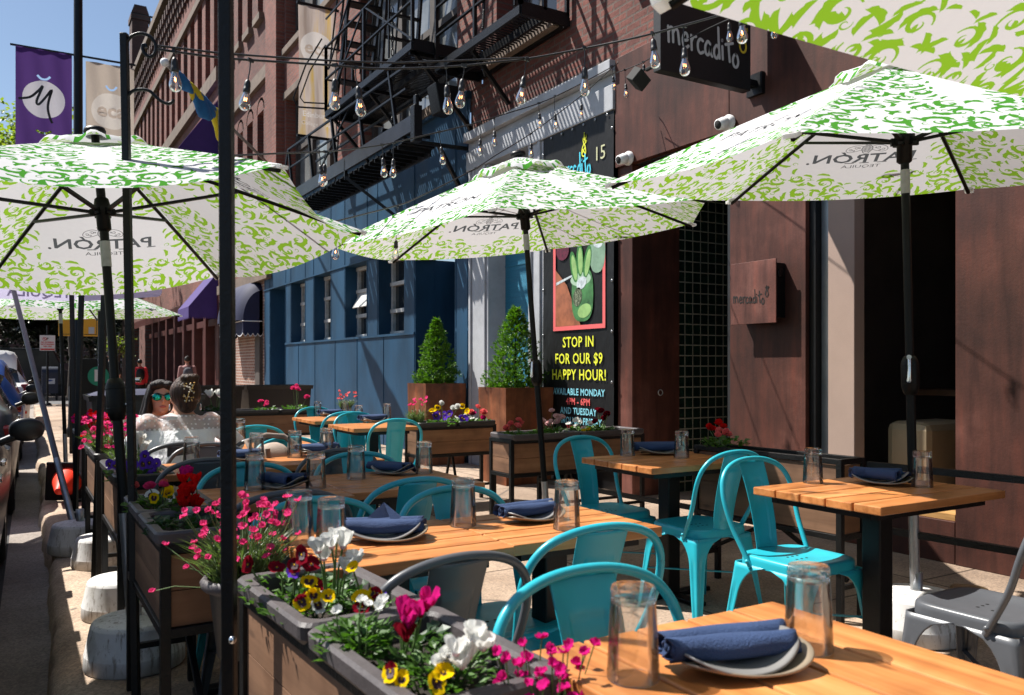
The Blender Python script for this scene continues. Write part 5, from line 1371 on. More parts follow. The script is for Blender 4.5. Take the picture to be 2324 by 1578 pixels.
# further kerb planters
plant('pansy_plant', (.50, 4.35, ZS), 'violet pansies in the second kerb planter', 'flowers', 130, .12, .06, [('pansy', 'violet', 16, .05, .1)], GF, s=1.1)
plant('cyclamen_plant', (.55, 4.6, ZS), 'white cyclamen beside the violet pansies', 'flowers', 60, .08, .07, [('cyclamen', 'white', 9, .08, .17)], GF, dark=True)
plant('carnation_plant', (.52, 5.0, ZS-.02), 'thin stemmed dark pink carnations by the white blouse', 'flowers', 90, .12, .16, [('small', 'magenta', 12, .12, .28)], GF, blade=True)
plant('carnation_plant', (.5, 5.5, ZS), 'mass of pink carnations left of the seated women', 'flowers', 260, .17, .16, [('small', 'pink', 52, .06, .24)], GF, blade=True, s=1.3)
plant('carnation_plant', (.5, 5.95, ZS), 'pink and red carnations behind the pink mass by the kerb', 'flowers', 200, .16, .16, [('small', 'pink', 34, .1, .26), ('small', 'red', 14, .08, .24), ('pansy', 'yellow', 3, .05, .1)], GF, blade=True, s=1.4)
plant('carnation_plant', (.52, 7.0, ZS), 'dark red flowers in the farthest kerb planter', 'flowers', 150, .17, .14, [('small', 'red', 24, .08, .2), ('small', 'magenta', 20, .08, .2)], GF, blade=True, s=1.5)
# planters at the back and right
plant('carnation_plant', (3.12, 6.9, ZS), 'slim pink carnations at the left of the pansy planter', 'flowers', 130, .1, .18, [('small', 'pink', 9, .15, .27)], GF, blade=True, s=1.4)
plant('pansy_plant', (3.38, 6.86, ZS), 'mixed yellow, white and violet pansies in front of the rust pot', 'flowers', 140, .15, .07, [('pansy', 'yellow', 3, .09, .18), ('pansy', 'violet', 5, .06, .13), ('ball', 'white', 3, .1, .22)], GF, s=1.4)
plant('pansy_plant', (3.58, 6.86, ZS), 'single big yellow pansy among low leaves in the pansy planter', 'flowers', 120, .12, .07, [('pansy', 'yellow', 2, .1, .18), ('small', 'white', 6, .05, .09), ('pansy', 'violet', 2, .05, .08)], GF, s=1.5)
plant('petunia_plant', (3.74, 6.88, ZS), 'pink petunia at the right end of the pansy planter', 'flowers', 90, .1, .06, [('ball', 'coral', 3, .08, .16), ('ball', 'magenta', 2, .05, .1)], GF, s=1.5)
plant('petunia_plant', (3.25, 5.35, ZS), 'coral pink petunias in the planter before the teal panel', 'flowers', 110, .12, .06, [('ball', 'coral', 6, .06, .13)], GF, s=1.3)
plant('ranunculus_plant', (3.55, 5.37, ZS), 'blush white ranunculus beside the centre umbrella pole', 'flowers', 110, .12, .08, [('ball', 'blush', 8, .08, .2)], GF, s=1.4)
plant('primrose_plant', (3.83, 5.36, ZS), 'low white and yellow blooms right of the centre umbrella pole', 'flowers', 110, .11, .06, [('small', 'white', 9, .05, .12), ('small', 'yellow', 3, .03, .07)], GF, s=1.5)
plant('ranunculus_plant', (4.02, 5.36, ZS), 'tall dark red ranunculus in front of the banner lettering', 'flowers', 80, .1, .08, [('ball', 'wine', 6, .08, .28)], GF, s=1.4)
plant('ranunculus_plant', (3.5, 3.48, .79), 'pink and red ranunculus behind the shaded table', 'flowers', 110, .12, .07, [('ball', 'coral', 4, .06, .1), ('ball', 'red', 4, .08, .17)], GF, s=1.2)
plant('cyclamen_plant', (1.98, 9.9, ZS), 'white cyclamen in the long dark planter', 'flowers', 90, .15, .1, [('cyclamen', 'white', 7, .15, .24)], GF, dark=True, s=1.6)
plant('petunia_plant', (2.55, 9.9, ZS), 'hot pink petunias in the middle of the long dark planter', 'flowers', 80, .13, .07, [('ball', 'pink', 3, .07, .13)], GF, s=1.6)
plant('ranunculus_plant', (2.9, 9.9, ZS), 'rose red ranunculus at the right end of the long dark planter', 'flowers', 100, .14, .1, [('ball', 'pink', 5, .16, .3)], GF, s=1.6)
p_ = at_z(786, 938, .755)
pr = empty('glass_jar', p_, 0, 'clear jar on the rearmost small table holding pink carnations', 'jar')
mb = MB(); mb.lathe([(.03, .002), (.06, 0), (.062, .1), (.06, .11)], n=20); mb.build('jar_wall', M_glass, pr)
plant('carnation_plant', p_+Vector((0, .0, .03)), 'pink carnations in the jar on the rearmost small table', 'flowers', 120, .11, .13, [('small', 'coral', 9, .12, .22)], GF, blade=True, s=1.5)

# ------------------------------------------------------------ clipped cone shrubs in rusted steel boxes
def topiary(x, y, w, h, bh, bw, l1, l2):
    o = empty('steel_planter', (x, y, 0), 0, l1, 'planter', 'tall rusted steel planters')
    mb = MB(); a = w/2; prof = [(a*.94, 0), (a, h), (a-.03, h), (a-.035, h-.06)]
    vs = []; 
    for r, z in prof: vs += [(r, r, z), (-r, r, z), (-r, -r, z), (r, -r, z)]
    mb.add(vs, [(i*4+j, i*4+(j+1) % 4, (i+1)*4+(j+1) % 4, (i+1)*4+j) for i in range(3) for j in range(4)]); mb.build('steel_box', M_rust2, o)
    mb = MB(); mb.add([(a-.035, a-.035, h-.05), (-a+.035, a-.035, h-.05), (-a+.035, -a+.035, h-.05), (a-.035, -a+.035, h-.05)], [(0, 1, 2, 3)]); mb.build('soil', M_soil, o)
    t_ = empty('cone_shrub', (x, y, h-.05), 0, l2, 'shrub', 'clipped cone shrubs'); mb = MB(); q = random.Random(int(x*100+y*10))
    for c in range(950):
        v = q.random()**1.5; a_ = q.uniform(0, 6.28); rr = bw*.5*((1-v)**.72)*(.9+.1*sin(a_*3+v*9)+.1*sin(a_*5+v*23)+.07*sin(a_*9-v*37))+.012
        if v < .1: rr *= .75+2.5*v
        rr *= q.uniform(.74, 1.12); cc = Vector((rr*cos(a_), rr*sin(a_), .04+v*bh))
        if sin(a_*4+v*13)+sin(a_*2.3-v*29+2) > 1.45: continue
        for k in range(6):
            d = Vector((cos(a_)+q.uniform(-.8, .8), sin(a_)+q.uniform(-.8, .8), q.uniform(.1, 1.3)))
            mb.leafquad(cc+Vector((q.uniform(-.012, .012), q.uniform(-.012, .012), q.uniform(-.012, .012))), d, (q.uniform(-1, 1), q.uniform(-1, 1), 1), q.uniform(.03, .055), .014)
    for c in range(500):
        v = q.random()**1.4; a_ = q.uniform(0, 6.28); rr = bw*.5*((1-v)**.85)*.62*q.random()**.4; mb.leafquad((rr*cos(a_), rr*sin(a_), .04+v*bh), (q.uniform(-1, 1), q.uniform(-1, 1), q.uniform(-.3, 1)), (0, 0, 1), .09, .04)
    mb.build('crown', leafmat('shrub foliage '+str(len(bpy.data.materials)), (.015, .06, .005), (.15, .32, .018), .28, 9), t_)
    mb = MB(); mb.tube([(0, 0, -.02), (0, 0, bh*.7)], [.02, .006], 8); mb.build('trunk', M_soil, t_)
topiary(4.74, 9.85, .57, 1.04, .82, .56, 'tall rusted steel box in front of the blue doorway', 'bright green cone shrub in front of the blue doorway')
topiary(4.72, 7.82, .60, 1.03, .86, .70, 'tall rusted steel box beside the black banner', 'bright green cone shrub beside the black banner and the umbrella pole')

# ------------------------------------------------------------ strings of bulbs
M_bulb = M_glass
M_fil = flat('glowing filament', (1, .35, .1), .5, 0, 9)
M_cable = mat('black rubber cable', (.012, .012, .013), .45, 0, .3, 10)
mb = MB(); mb.lathe([(0, 0), (.006, -.002), (.0135, -.014), (.0155, -.03), (.0155, -.044), (.017, -.046), (.017, -.062), (.0145, -.066), (0, -.066)], n=14); SOCK = mb.mesh('socket', [M_cable])
mb = MB(); mb.lathe([(.0135, -.064), (.0145, -.072), (.021, -.092), (.026, -.11), (.0275, -.122), (.025, -.136), (.017, -.147), (.008, -.151), (0, -.152)], n=18); BULB = mb.mesh('glass_bulb', [M_bulb])
mb = MB(); mb.tube([(-.007, 0, -.105), (-.006, 0, -.088), (-.002, 0, -.104), (.002, 0, -.088), (.006, 0, -.104), (.007, 0, -.088)], .0012, 5); mb.tube([(0, 0, -.066), (0, 0, -.09)], .003, 6, 1); FIL = mb.mesh('filament', [M_fil, M_galv])
def catenary(P, k=8, r=.005):
    return smooth_path(P, k)
def string(label, pts, bulbs, extra=()):
    """pts: px, py, distance along the cable; bulbs: px, py of the socket top"""
    P = [at_d(*p) for p in pts]; o = empty('string_light', P[0], 0, label, 'string light', 'strings of bulbs over the terrace'); sp = catenary(P)
    mb = MB(); mb.tube([p-P[0] for p in sp], .0048, 6)
    for e in extra: mb.tube([at_d(*p)-P[0] for p in e], .0042, 6)
    mb.build('cable', M_cable, o)
    def cam_px(p): d = p.x*ST+p.y*CT; return 1162+FPX*(p.x*CT-p.y*ST)/d
    for bx, by in bulbs:
        c = min(sp, key=lambda p: abs(cam_px(p)-bx)); i = sp.index(c); j = min(i+1, len(sp)-1) if cam_px(c) < bx else max(i-1, 0)
        den = cam_px(sp[j])-cam_px(c); t = max(0, min(1, (bx-cam_px(c))/den)) if abs(den) > 1e-6 else 0
        a = c.lerp(sp[j], t); d = a.x*ST+a.y*CT; s_ = at_d(bx, by, d); drop = max(.02, a.z-s_.z)
        s = bpy.data.objects.new('socket', SOCK); COL.objects.link(s); s.parent = o; s.location = Vector((a.x, a.y, a.z-drop))-P[0]; s.scale = (.86,)*3; s.rotation_euler = (R.uniform(-.12, .12), R.uniform(-.12, .12), R.uniform(0, 6))
        mb = MB(); drop /= .86; mb.tube([(0, 0, 0), (.004, .003, drop*.5), (0, 0, drop)], .003, 5); mb.box((0, 0, drop), (.03, .012, .016)); mb.build('drop_wire', M_cable, s)
        g = bpy.data.objects.new('glass_bulb', BULB); COL.objects.link(g); g.parent = s
        g = bpy.data.objects.new('filament', FIL); COL.objects.link(g); g.parent = s
string('nearest string of big clear bulbs from the curled hook to the restaurant sign', [(358, 112, 3.1), (500, 131, 3.3), (640, 141, 3.45), (760, 149, 3.5), (862, 156, 3.6), (1014, 152, 3.7), (1129, 141, 3.75), (1200, 133, 3.75), (1322, 111, 3.7), (1450, 84, 3.6), (1554, 57, 3.55), (1668, 24, 3.5), (1800, -20, 3.4)],
    [(396, 128), (563, 180), (760, 178), (812, 195), (1014, 192), (1050, 178), (1190, 172), (1327, 150), (1553, 105), (1482, -28), (1684, -22), (1768, 0)], [[(358, 104, 3.1), (500, 121, 3.3), (640, 131, 3.45), (770, 139, 3.5), (900, 143, 3.6), (1060, 137, 3.7), (1200, 131, 3.75)]])
string('middle string of clear bulbs sagging across the fire escape to the grey lintel', [(440, 352, 3.7), (525, 353, 4.0), (640, 348, 4.5), (754, 343, 5.0), (862, 330, 5.4), (970, 306, 5.8), (1062, 284, 6.2), (1146, 259, 6.6), (1254, 222, 7.0), (1389, 152, 7.6), (1402, 140, 7.75)],
    [(737, 372), (727, 374), (869, 358), (893, 360), (1001, 333), (1090, 315), (1122, 296), (1224, 256), (1260, 258), (1391, 173)])
string('lowest string of clear bulbs passing behind the centre umbrella', [(700, 520, 4.6), (768, 501, 4.9), (889, 470, 5.5), (943, 451, 5.8), (1071, 387, 6.4), (1129, 350, 6.8), (1205, 303, 7.2), (1322, 215, 7.6), (1392, 151, 7.75)], [(762, 540), (899, 545), (1079, 400), (1205, 325), (1320, 236)])
string('short string of bulbs along the rust wall up to the hanging sign', [(1400, 165, 7.7), (1450, 146, 7.2), (1495, 122, 6.8), (1640, 50, 5.6), (1760, 8, 5.0)], [(1420, 190), (1461, 118), (1655, 48), (1786, 40)])
# ------------------------------------------------------------ restaurant sign, banner, speaker, cameras
M_signb = mat('black sign cloth', (.008, .008, .009), .55, 0, .4, 3, .1, 20)
M_signw = flat('grey white lettering', (.5, .5, .5), .6)
M_gold = flat('yellow sign paint', (.62, .45, .03), .6)
M_lime = flat('lime lettering', (.72, .75, .03), .7)
M_cyan = flat('pale blue lettering', (.2, .55, .66), .7)
M_cyan2 = flat('cyan lettering', (.05, .55, .72), .7)
M_coral = flat('coral lettering', (.72, .1, .1), .7)
WORD = []      # mercadito, one stroke list per letter, x-height 1
def _l(x, y, ps): return [[(x+a, y+b) for a, b in p] for p in ps]
WORD += _l(0, .25, [[(0, 1.05), (.03, .5), (.05, 0)], [(.05, .7), (.22, 1.02), (.4, .9), (.45, .05)], [(.45, .7), (.62, .98), (.85, .9), (.95, .4), (1.0, .02)]])
WORD += _l(1.3, .12, [[(.02, .5), (.45, .58), (.42, .95), (.2, 1.0), (.02, .6), (.08, .15), (.3, .02), (.55, .18)]])
WORD += _l(2.1, .1, [[(0, 1.0), (.05, .0)], [(.04, .6), (.2, .92), (.45, 1.0)]])
WORD += _l(2.7, .0, [[(.5, .92), (.25, 1.0), (.03, .7), (.05, .25), (.25, .02), (.55, .15)]])
WORD += _l(3.4, -.02, [[(.5, .85), (.25, 1.0), (.02, .6), (.08, .15), (.3, .05), (.48, .4), (.52, .95), (.52, .3), (.68, .02)]])
WORD += _l(4.25, -.1, [[(.5, .75), (.28, .98), (.03, .65), (.06, .2), (.28, .05), (.48, .35)], [(.42, 2.25), (.47, 1.2), (.55, .1)]])
WORD += _l(5.05, -.1, [[(.02, 1.0), (.06, .1)], [(0, 1.4), (.01, 1.46)]])
WORD += _l(5.5, -.1, [[(.15, 1.9), (.2, .9), (.3, .05)], [(-.12, 1.2), (.2, 1.3), (.6, 1.42)]])
WORD += _l(6.1, -.35, [[(.3, .95), (.1, .8), (.0, .4), (.15, .05), (.4, .05), (.55, .4), (.45, .8), (.3, .95)]])
PINE = [[(.3, 1.2), (.12, .9), (.05, .4), (.25, .05), (.55, .1), (.68, .5), (.55, .9), (.48, 1.25)], [(.3, 1.2), (.1, 1.75), (.3, 1.6), (.36, 2.0), (.5, 1.6), (.8, 1.8), (.62, 1.45), (.48, 1.25)]]
def write_word(mb, M, s, w, mi=0, pine=None, pinepos=(6.9, .9), ps=1.0):
    q = Matrix.Scale(s, 4)
    strokes(mb, M @ q, WORD, w/s, mi, 4)
    if pine is not None: strokes(mb, M @ q @ Matrix.Translation((*pinepos, .001/s)) @ Matrix.Scale(ps, 4), PINE, w/s*.8/ps, pine, 4)
sg = empty('hanging_sign', (4.5, 4.66, 3.4), 0, 'black projecting restaurant sign with white handwriting and a yellow pineapple', 'sign')
mb = MB(); mb.box2((4.03, 4.64, 3.41), (4.95, 4.72, 4.36)); wpart(mb, 'sign_board', M_signb, sg, bevel=.004)
mb = MB(); MS = Matrix(((1, 0, 0, 4.10), (0, 0, -1, 4.637), (0, 1, 0, 3.60), (0, 0, 0, 1)))
write_word(mb, MS, .107, .0225, 0, 1, (6.75, .85), 1.0); wpart(mb, 'handwriting', [M_signw, M_gold], sg)
for z in (3.46, 4.28): mb = MB(); mb.box2((4.95, 4.65, z), (5.07, 4.71, z+.05)); mb.box2((5.03, 4.6, z-.06), (5.066, 4.76, z+.11)); wpart(mb, 'wall_bracket', M_black, sg)
fl = empty('floodlight', (4.3, 4.9, 3.5), 0, 'small black floodlight under the restaurant sign', 'lamp')
mb = MB(); mb.box(None, (.14, .09, .11), 0, 0, Matrix.Translation((4.04, 4.9, 3.42)) @ Matrix.Rotation(.5, 4, 'X') @ Matrix.Rotation(.5, 4, 'Y')); mb.bar((4.06, 4.84, 3.47), (4.1, 4.72, 3.5), .025); wpart(mb, 'lamp_body', M_dark, fl, bevel=.006)

XB = 5.055
def MW(y, z, x=XB-.003): return Matrix(((0, 0, -1, x), (-1, 0, 0, y), (0, 1, 0, z), (0, 0, 0, 1)))
bn = empty('vinyl_banner', (XB, 7.14, .4), 0, 'tall black vinyl banner with a drinks picture and yellow happy hour lettering', 'banner')
mb = MB()
mb.grid(lambda u, v: Vector((XB+.006*sin(u*11+v*3)*(v > .8)*(v-.8)*4+.003*sin(v*14+u*5), 7.78-u*1.27, .42+v*3.36)), 24, 50)
m, t, p = nodes('black vinyl'); p.inputs['Base Color'].default_value = (.006, .006, .0065, 1); p.inputs['Roughness'].default_value = .5; p.inputs['Specular IOR Level'].default_value = .3
v_ = coords(t, (1, 1, .5)); bump(t, p, noise(t, v_, 3.5, 3), .5, .05)
wpart(mb, 'vinyl_sheet', m, bn)
LM_ = [M_lime, M_cyan, M_coral, M_cyan2, flat('pale yellow outline', (.5, .5, .3), .7)]
mb = MB(); zc = lambda y: 1.25+(833.3-y)/FPX*8.65
for txt, y, s, mi in (('STOP IN', 777, .155, 0), ('FOR OUR $9', 815, .155, 0), ('HAPPY HOUR!', 852, .155, 0), ('AVAILABLE MONDAY', 891, .098, 1), ('4PM - 6PM', 913, .098, 2), ('AND TUESDAY', 935, .098, 1), ('THROUGH FRIDAY', 957, .098, 1), ('3PM - 6PM', 976, .098, 2)):
    put_text(mb, MW(7.1, zc(y), XB-.012) @ Matrix.Diagonal((.92, 1, 1, 1)), txt, s, mi, bold=.002, space=1.08); wpart(mb, 'lettering', LM_, bn); mb = MB()
strokes(mb, MW(7.02, zc(357), XB-.012) @ Matrix.Scale(.085, 4), [[(.3, 1.4), (.0, 1.0), (-.1, .4), (.1, .0), (.5, .0), (.7, .4), (.6, 1.0), (.4, 1.4)], [(.3, 1.4), (.1, 2.2), (.35, 1.8), (.4, 2.8), (.55, 1.9), (.9, 2.5), (.6, 1.7), (.9, 1.7), (.45, 1.4)], [(0, .4), (.6, 1.0)], [(0, .9), (.5, .3)]], .16, 0); wpart(mb, 'pineapple_emblem', LM_, bn); mb = MB()
strokes(mb, MW(7.5, zc(393), XB-.012) @ Matrix.Scale(.098, 4), [[(x*.95, y) for x, y in q] for q in WORD], .2, 3); wpart(mb, 'lettering', LM_, bn); mb = MB()
put_text(mb, MW(6.72, zc(365), XB-.012), '15', .2, 4)
wpart(mb, 'lettering', LM_, bn)
mb = MB(); y0, y1, z0, z1 = 7.56, 6.63, zc(748), 2.62
for a, b, c, d in ((y0, y1, z0, z0+.045), (y0, y1, z1-.045, z1)): mb.add([(XB-.012, a, c), (XB-.012, b, c), (XB-.012, b, d), (XB-.012, a, d)], [(0, 1, 2, 3)])
for a, b in ((y0, y0-.045), (y1+.045, y1)): mb.add([(XB-.0122, a, z0), (XB-.0122, b, z0), (XB-.0122, b, z1), (XB-.0122, a, z1)], [(0, 1, 2, 3)])
def blob(cy, cz, ry, rz, mi, x, a0=0, n=26, tilt=0, sq=1):
    pts = []
    for k in range(n):
        a = 2*pi*k/n; u, v = math.copysign(abs(cos(a))**sq, cos(a))*ry, math.copysign(abs(sin(a))**sq, sin(a))*rz
        pts.append((x, cy-(u*cos(tilt)-v*sin(tilt)), cz+u*sin(tilt)+v*cos(tilt)))
    mb.add(pts, [tuple(range(n))], mi)
xx = XB-.0125
mb.add([(xx, 7.515, z0+.045), (xx, 7.05, z0+.045), (xx, 7.3, 2.12), (xx, 7.515, 2.3)], [(0, 1, 2, 3)], 1)
blob(7.02, 2.0, .19, .28, 2, xx-.0004, sq=.7); blob(7.05, 2.16, .18, .07, 3, xx-.0007); blob(6.76, 2.42, .13, .22, 4, xx-.0005, sq=.8); blob(7.38, 2.5, .12, .11, 5, xx-.0004)
for k, (cy, cz, tl) in enumerate(((7.17, 2.3, .25), (7.06, 2.36, .05), (6.93, 2.33, -.25))):
    blob(cy, cz, .06, .17, 6, xx-.001-k*.0006, tilt=tl); blob(cy-.008, cz-.01, .04, .14, 7, xx-.0013-k*.0006, tilt=tl)
blob(7.03, 2.12, .09, .06, 8, xx-.003, tilt=.4); blob(7.1, 1.98, .075, .1, 9, xx-.003, tilt=-.3); blob(6.98, 1.83, .12, .07, 7, xx-.0024, tilt=.2); blob(6.75, 2.5, .08, .05, 8, xx-.002, tilt=-.2)
mb.add([(xx-.001, 7.5, 2.13), (xx-.001, 7.2, 2.2), (xx-.001, 7.2, 2.22), (xx-.001, 7.5, 2.16)], [(0, 1, 2, 3)], 8)
wpart(mb, 'drinks_picture', [flat('coral frame', (.7, .12, .12), .6), mat('photo wood', (.33, .11, .05), .5, 0, .5, 9), mat('photo green glass', (.06, .2, .06), .4, 0, .6, 7), flat('photo pale rim', (.35, .5, .36), .4), mat('photo lime drink', (.2, .32, .22), .4, 0, .4, 6), mat('photo dark berries', (.12, .01, .03), .4, 0, .8, 25), flat('photo cucumber skin', (.03, .16, .03), .5), mat('photo cucumber', (.28, .48, .16), .5, 0, .3, 8), mat('photo ice', (.55, .62, .64), .3, 0, .5, 20), mat('photo herbs', (.03, .05, .02), .7, 0, .9, 60, dark=(.3, .34, .22))], bn)
mb = MB()
for k in range(7): 
    for y in (7.765, 6.525): mb.lathe([(0, 0), (.014, 0), (.014, .004), (.007, .004)], c=(XB-.012, y, .6+.5*k), n=10, M=Matrix.Rotation(-pi/2, 3, 'Y'))
for k in range(6): mb.lathe([(0, 0), (.014, 0), (.014, .004), (.007, .004)], c=(XB-.012, 7.6-.2*k, 3.75), n=10, M=Matrix.Rotation(-pi/2, 3, 'Y'))
wpart(mb, 'grommets', M_galv, bn)
sk = empty('speaker_box', (5.03, 4.65, 1.6), 0, 'rusted steel speaker plate cut with the restaurant name on the wall', 'speaker')
mb = MB(); mb.box2((4.985, 4.42, 1.59), (4.995, 4.885, 2.08)); wpart(mb, 'cut_plate', rustmat('rusted speaker plate', (.055, .022, .017), (.115, .045, .036), (.22, .1, .08), 2), sk, bevel=.002)
mb = MB(); mb.box2((4.996, 4.43, 1.63), (5.1, 4.85, 2.05)); mb.lathe([(0, 0), (.035, 0), (.035, .006), (0, .006)], c=(5.045, 4.424, 1.97), n=18, M=Matrix.Rotation(pi/2, 3, 'X')); wpart(mb, 'speaker_body', M_black, sk, bevel=.005)
mb = MB(); write_word(mb, MW(4.855, 1.755, 4.983), .048, .0095, 0, 0, (6.9, .8), .9); wpart(mb, 'cut_lettering', M_dark, sk)
def cctv(px, py, label):
    p = at_x(px, py, 5.05); o = empty('security_camera', p, 0, label, 'camera', 'white security cameras'); M = Matrix.Rotation(-pi/2, 3, 'Y')
    mb = MB(); mb.lathe([(.068, 0), (.068, .02), (.05, .045), (.0, .05)], n=20, M=M); mb.build('mount', M_white, o, bevel=.003)
    mb = MB(); mb.ell((-.06, -.0, -.01), (.06, .052, .052), 18, 10); mb.lathe([(0, .06), (.045, .055), (.05, 0), (.05, -.02)], c=(-.085, -.015, -.02), n=18, M=Matrix.Rotation(-pi/2-.3, 3, 'Y')); mb.build('camera_ball', M_white, o)
    mb = MB(); mb.lathe([(0, .004), (.034, .002), (.036, 0)], c=(-.143, -.015, -.036), n=16, M=Matrix.Rotation(-pi/2-.3, 3, 'Y')); mb.build('lens', M_dark, o)
cctv(1428, 360, 'white dome security camera left, over the entrance corner'); cctv(1655, 280, 'white dome security camera right, under the rust fascia edge')
mc = empty('drain_cover', at_z(2200, 1337, .004), 0, 'small round brass drain cover in the pavement at the right', 'drain cover')
mb = MB(); mb.lathe([(0, .004), (.07, .004), (.075, .007), (.095, .006), (.1, 0)], n=26); mb.box((0, 0, .006), (.1, .03, .004), .4); mb.build('cover_plate', mat('old brass', (.2, .13, .06), .45, .7, .4, 20), mc)

# ------------------------------------------------------------ street lamp with banners, flagpole, street signs
M_pur2 = cloth_trans('purple banner cloth', (.075, .03, .15), .35, tcol=(.1, .05, .2)); M_tan = cloth_trans('beige banner cloth', (.46, .39, .33), .5); M_tan2 = cloth_trans('pale banner disc', (.6, .55, .5), .5); M_tan3 = cloth_trans('banner lettering', (.46, .38, .32), .5)
M_wht2 = cloth_trans('pale lilac disc', (.6, .58, .62), .35)
lp = empty('lamp_post', (1.0, 16.9, 0), 0, 'tall black street lamp post behind the left umbrella', 'lamp post')
mb = MB(); mb.tube([(0, 0, 0), (0, 0, .9), (0, 0, 1.0), (0, 0, 9)], [.17, .15, .085, .07], 16); mb.lathe([(.2, 0), (.2, .1), (.16, .2)], n=16); mb.lathe([(.1, 5.0), (.1, 5.15)], n=16); mb.build('pole', M_black, lp)
mb = MB(); mb.bar((-1.05, 0, 6.86), (.95, 0, 6.86), .03); mb.bar((-1.0, 0, 4.95), (.95, 0, 4.95), .03); mb.build('banner_arms', M_black, lp)
def cloth_grid(mb, x0, x1, y, z0, z1, mi=0, amp=.02, ph=0):
    mb.grid(lambda u, v: Vector((x0+(x1-x0)*u+.01*sin(v*8)*u, y+amp*sin(u*9+ph)*(1-.6*v)+.5*amp*sin(u*17+v*3), z0+(z1-z0)*v)), 30, 30, mi)
def disc(mb, c, r, mi, y, n=30): mb.add([(c[0]+r*cos(2*pi*k/n), y, c[1]+r*sin(2*pi*k/n)) for k in range(n)], [tuple(range(n))], mi)
MF = lambda x, y, z: Matrix(((1, 0, 0, x), (0, 0, -1, y), (0, 1, 0, z), (0, 0, 0, 1)))
def bwave(y, amp, ph): return lambda x, z: Vector((x, y+amp*sin(x*10+ph)*(.4+.6*sin(z*1.7))+.5*amp*sin(x*19+z*2.3+ph), z))
b1 = empty('street_banner', (.5, 16.88, 4.9), 0, 'purple street banner with a handwritten letter in a white disc', 'banner')
slit = lambda cx_, cz, w_, h_: strip_polys([(cx_-w_, cz+h_), (cx_-w_*.4, cz), (cx_+w_*.4, cz), (cx_+w_, cz+h_)], .035, 9)
hl = [(-1.25, -.12), (-.7, .02), (-.25, .5), (-.05, .75), (-.35, -.1), (-.25, -.3), (.1, .15), (.4, .62), (.25, .0), (.2, -.5), (.3, -1.0), (.42, -1.3)]
mb = printed((.03, .9, 4.97, 6.84), disc_poly((.46, 5.97), .33, 1)+strip_polys([(.46+.31*x, 5.97+.31*y) for x, y in hl], .04, 2)+slit(.46, 6.33, .1, .06)+slit(.46, 5.38, .12, .04), bwave(16.87, .03, 0)); wpart(mb, 'banner_cloth', [M_pur2, M_wht2, M_signb], b1)
b2 = empty('street_banner', (1.5, 16.88, 4.9), 0, 'beige street banner with a pale lettered disc on the lamp post beside the purple one', 'banner')
mb = printed((1.12, 1.92, 4.97, 6.78), disc_poly((1.54, 5.93), .33, 1)+text_polys('eca', .36, 1.54, 5.93, 2, bold=.01)+slit(1.54, 6.33, .09, .06)+slit(1.54, 5.42, .09, .05), bwave(16.87, .03, 2)); wpart(mb, 'banner_cloth', [M_tan, M_tan2, M_tan3], b2)
b3 = empty('wall_banner', (4.75, 14.7, 5.3), 0, 'stained beige banner with a pale disc hanging on the wall by the fire escape', 'banner')
m = cloth_trans('stained banner', (.42, .36, .32), .5); t = m.node_tree; v_ = coords(t, (3.2, 1, .3)); rp = ramp(t, noise(t, v_, 1.7, 4), [(.3, (.34, .27, .23)), (.5, (.5, .43, .39)), (.62, (.55, .38, .12)), (.75, (.5, .43, .38))])
for nd in t.nodes:
    if nd.type in ('BSDF_DIFFUSE', 'BSDF_TRANSLUCENT'): t.links.new(rp, nd.inputs[0])
M_pale = cloth_trans('pale banner print', (.62, .58, .55), .5)
mb = printed((4.36, 5.05, 5.4, 7.72), disc_poly((4.69, 6.98), .3, 1)+text_polys('eca', .33, 4.69, 6.98, 2, bold=.008)+text_polys('Edinburgh', .135, 4.7, 5.78, 1, bold=.003)+text_polys('College of Art', .1, 4.7, 5.62, 1), bwave(14.7, .03, 1)); wpart(mb, 'banner_cloth', [m, M_pale, M_tan3], b3)
for z in (7.75, 5.38): mb = MB(); mb.tube([(4.33, 14.7, z), (5.1, 14.7, z)], .027, 8); wpart(mb, 'banner_rod', M_black, b3)
fp = empty('flagpole', (5.1, 20.2, 4.0), 0, 'slanting grey flagpole with a furled blue and yellow flag', 'flagpole')
a = at_d(622, 385, 17.5); b = at_d(380, 148, 11.5); a0 = at_x(622, 385, 5.12); d_ = (b-a0)
fp.location = a0
mb = MB(); mb.tube([(0, 0, 0), d_], .03, 10); mb.ell(d_*1.015, (.06, .06, .06), 12, 8, 1); mb.box((.02, 0, 0), (.1, .25, .3)); mb.build('pole', [mat('grey flagpole', (.22, .2, .18), .5, .3, .2, 8), M_white], fp)
mb = MB(); n_ = Vector((.0, .0, -1)); st_ = d_.normalized()
def wrap(t0, t1, r, mi, hang):
    def f(u, v):
        an = 2*pi*u; p_ = d_*(t0+(t1-t0)*v); s1 = st_.cross(Vector((0, 0, 1))).normalized(); s2 = st_.cross(s1)
        rr = r*(1+.25*sin(an*3+v*12))*(.4+.6*sin(pi*min(1, v*1.1+.05)))
        return p_+s1*cos(an)*rr+s2*sin(an)*rr+Vector((0, 0, -hang*(.5+.5*sin(an))*sin(pi*v)))
    mb.grid(f, 18, 16, mi, True, True)
wrap(.97, .80, .07, 0, .05); wrap(.90, .70, .075, 1, .06); wrap(.82, .62, .07, 0, .08); wrap(.86, .66, .08, 0, .22); wrap(.70, .52, .09, 1, .34)
mb.build('furled_flag', [mat('blue flag cloth', (.01, .16, .45), .8, 0, .2, 8), mat('yellow flag cloth', (.75, .62, .02), .8, 0, .15, 8)], fp)
M_signpl = mat('white sign plate', (.62, .6, .6), .5, 0, .1, 4); M_signred = flat('red sign print', (.5, .03, .03), .6)
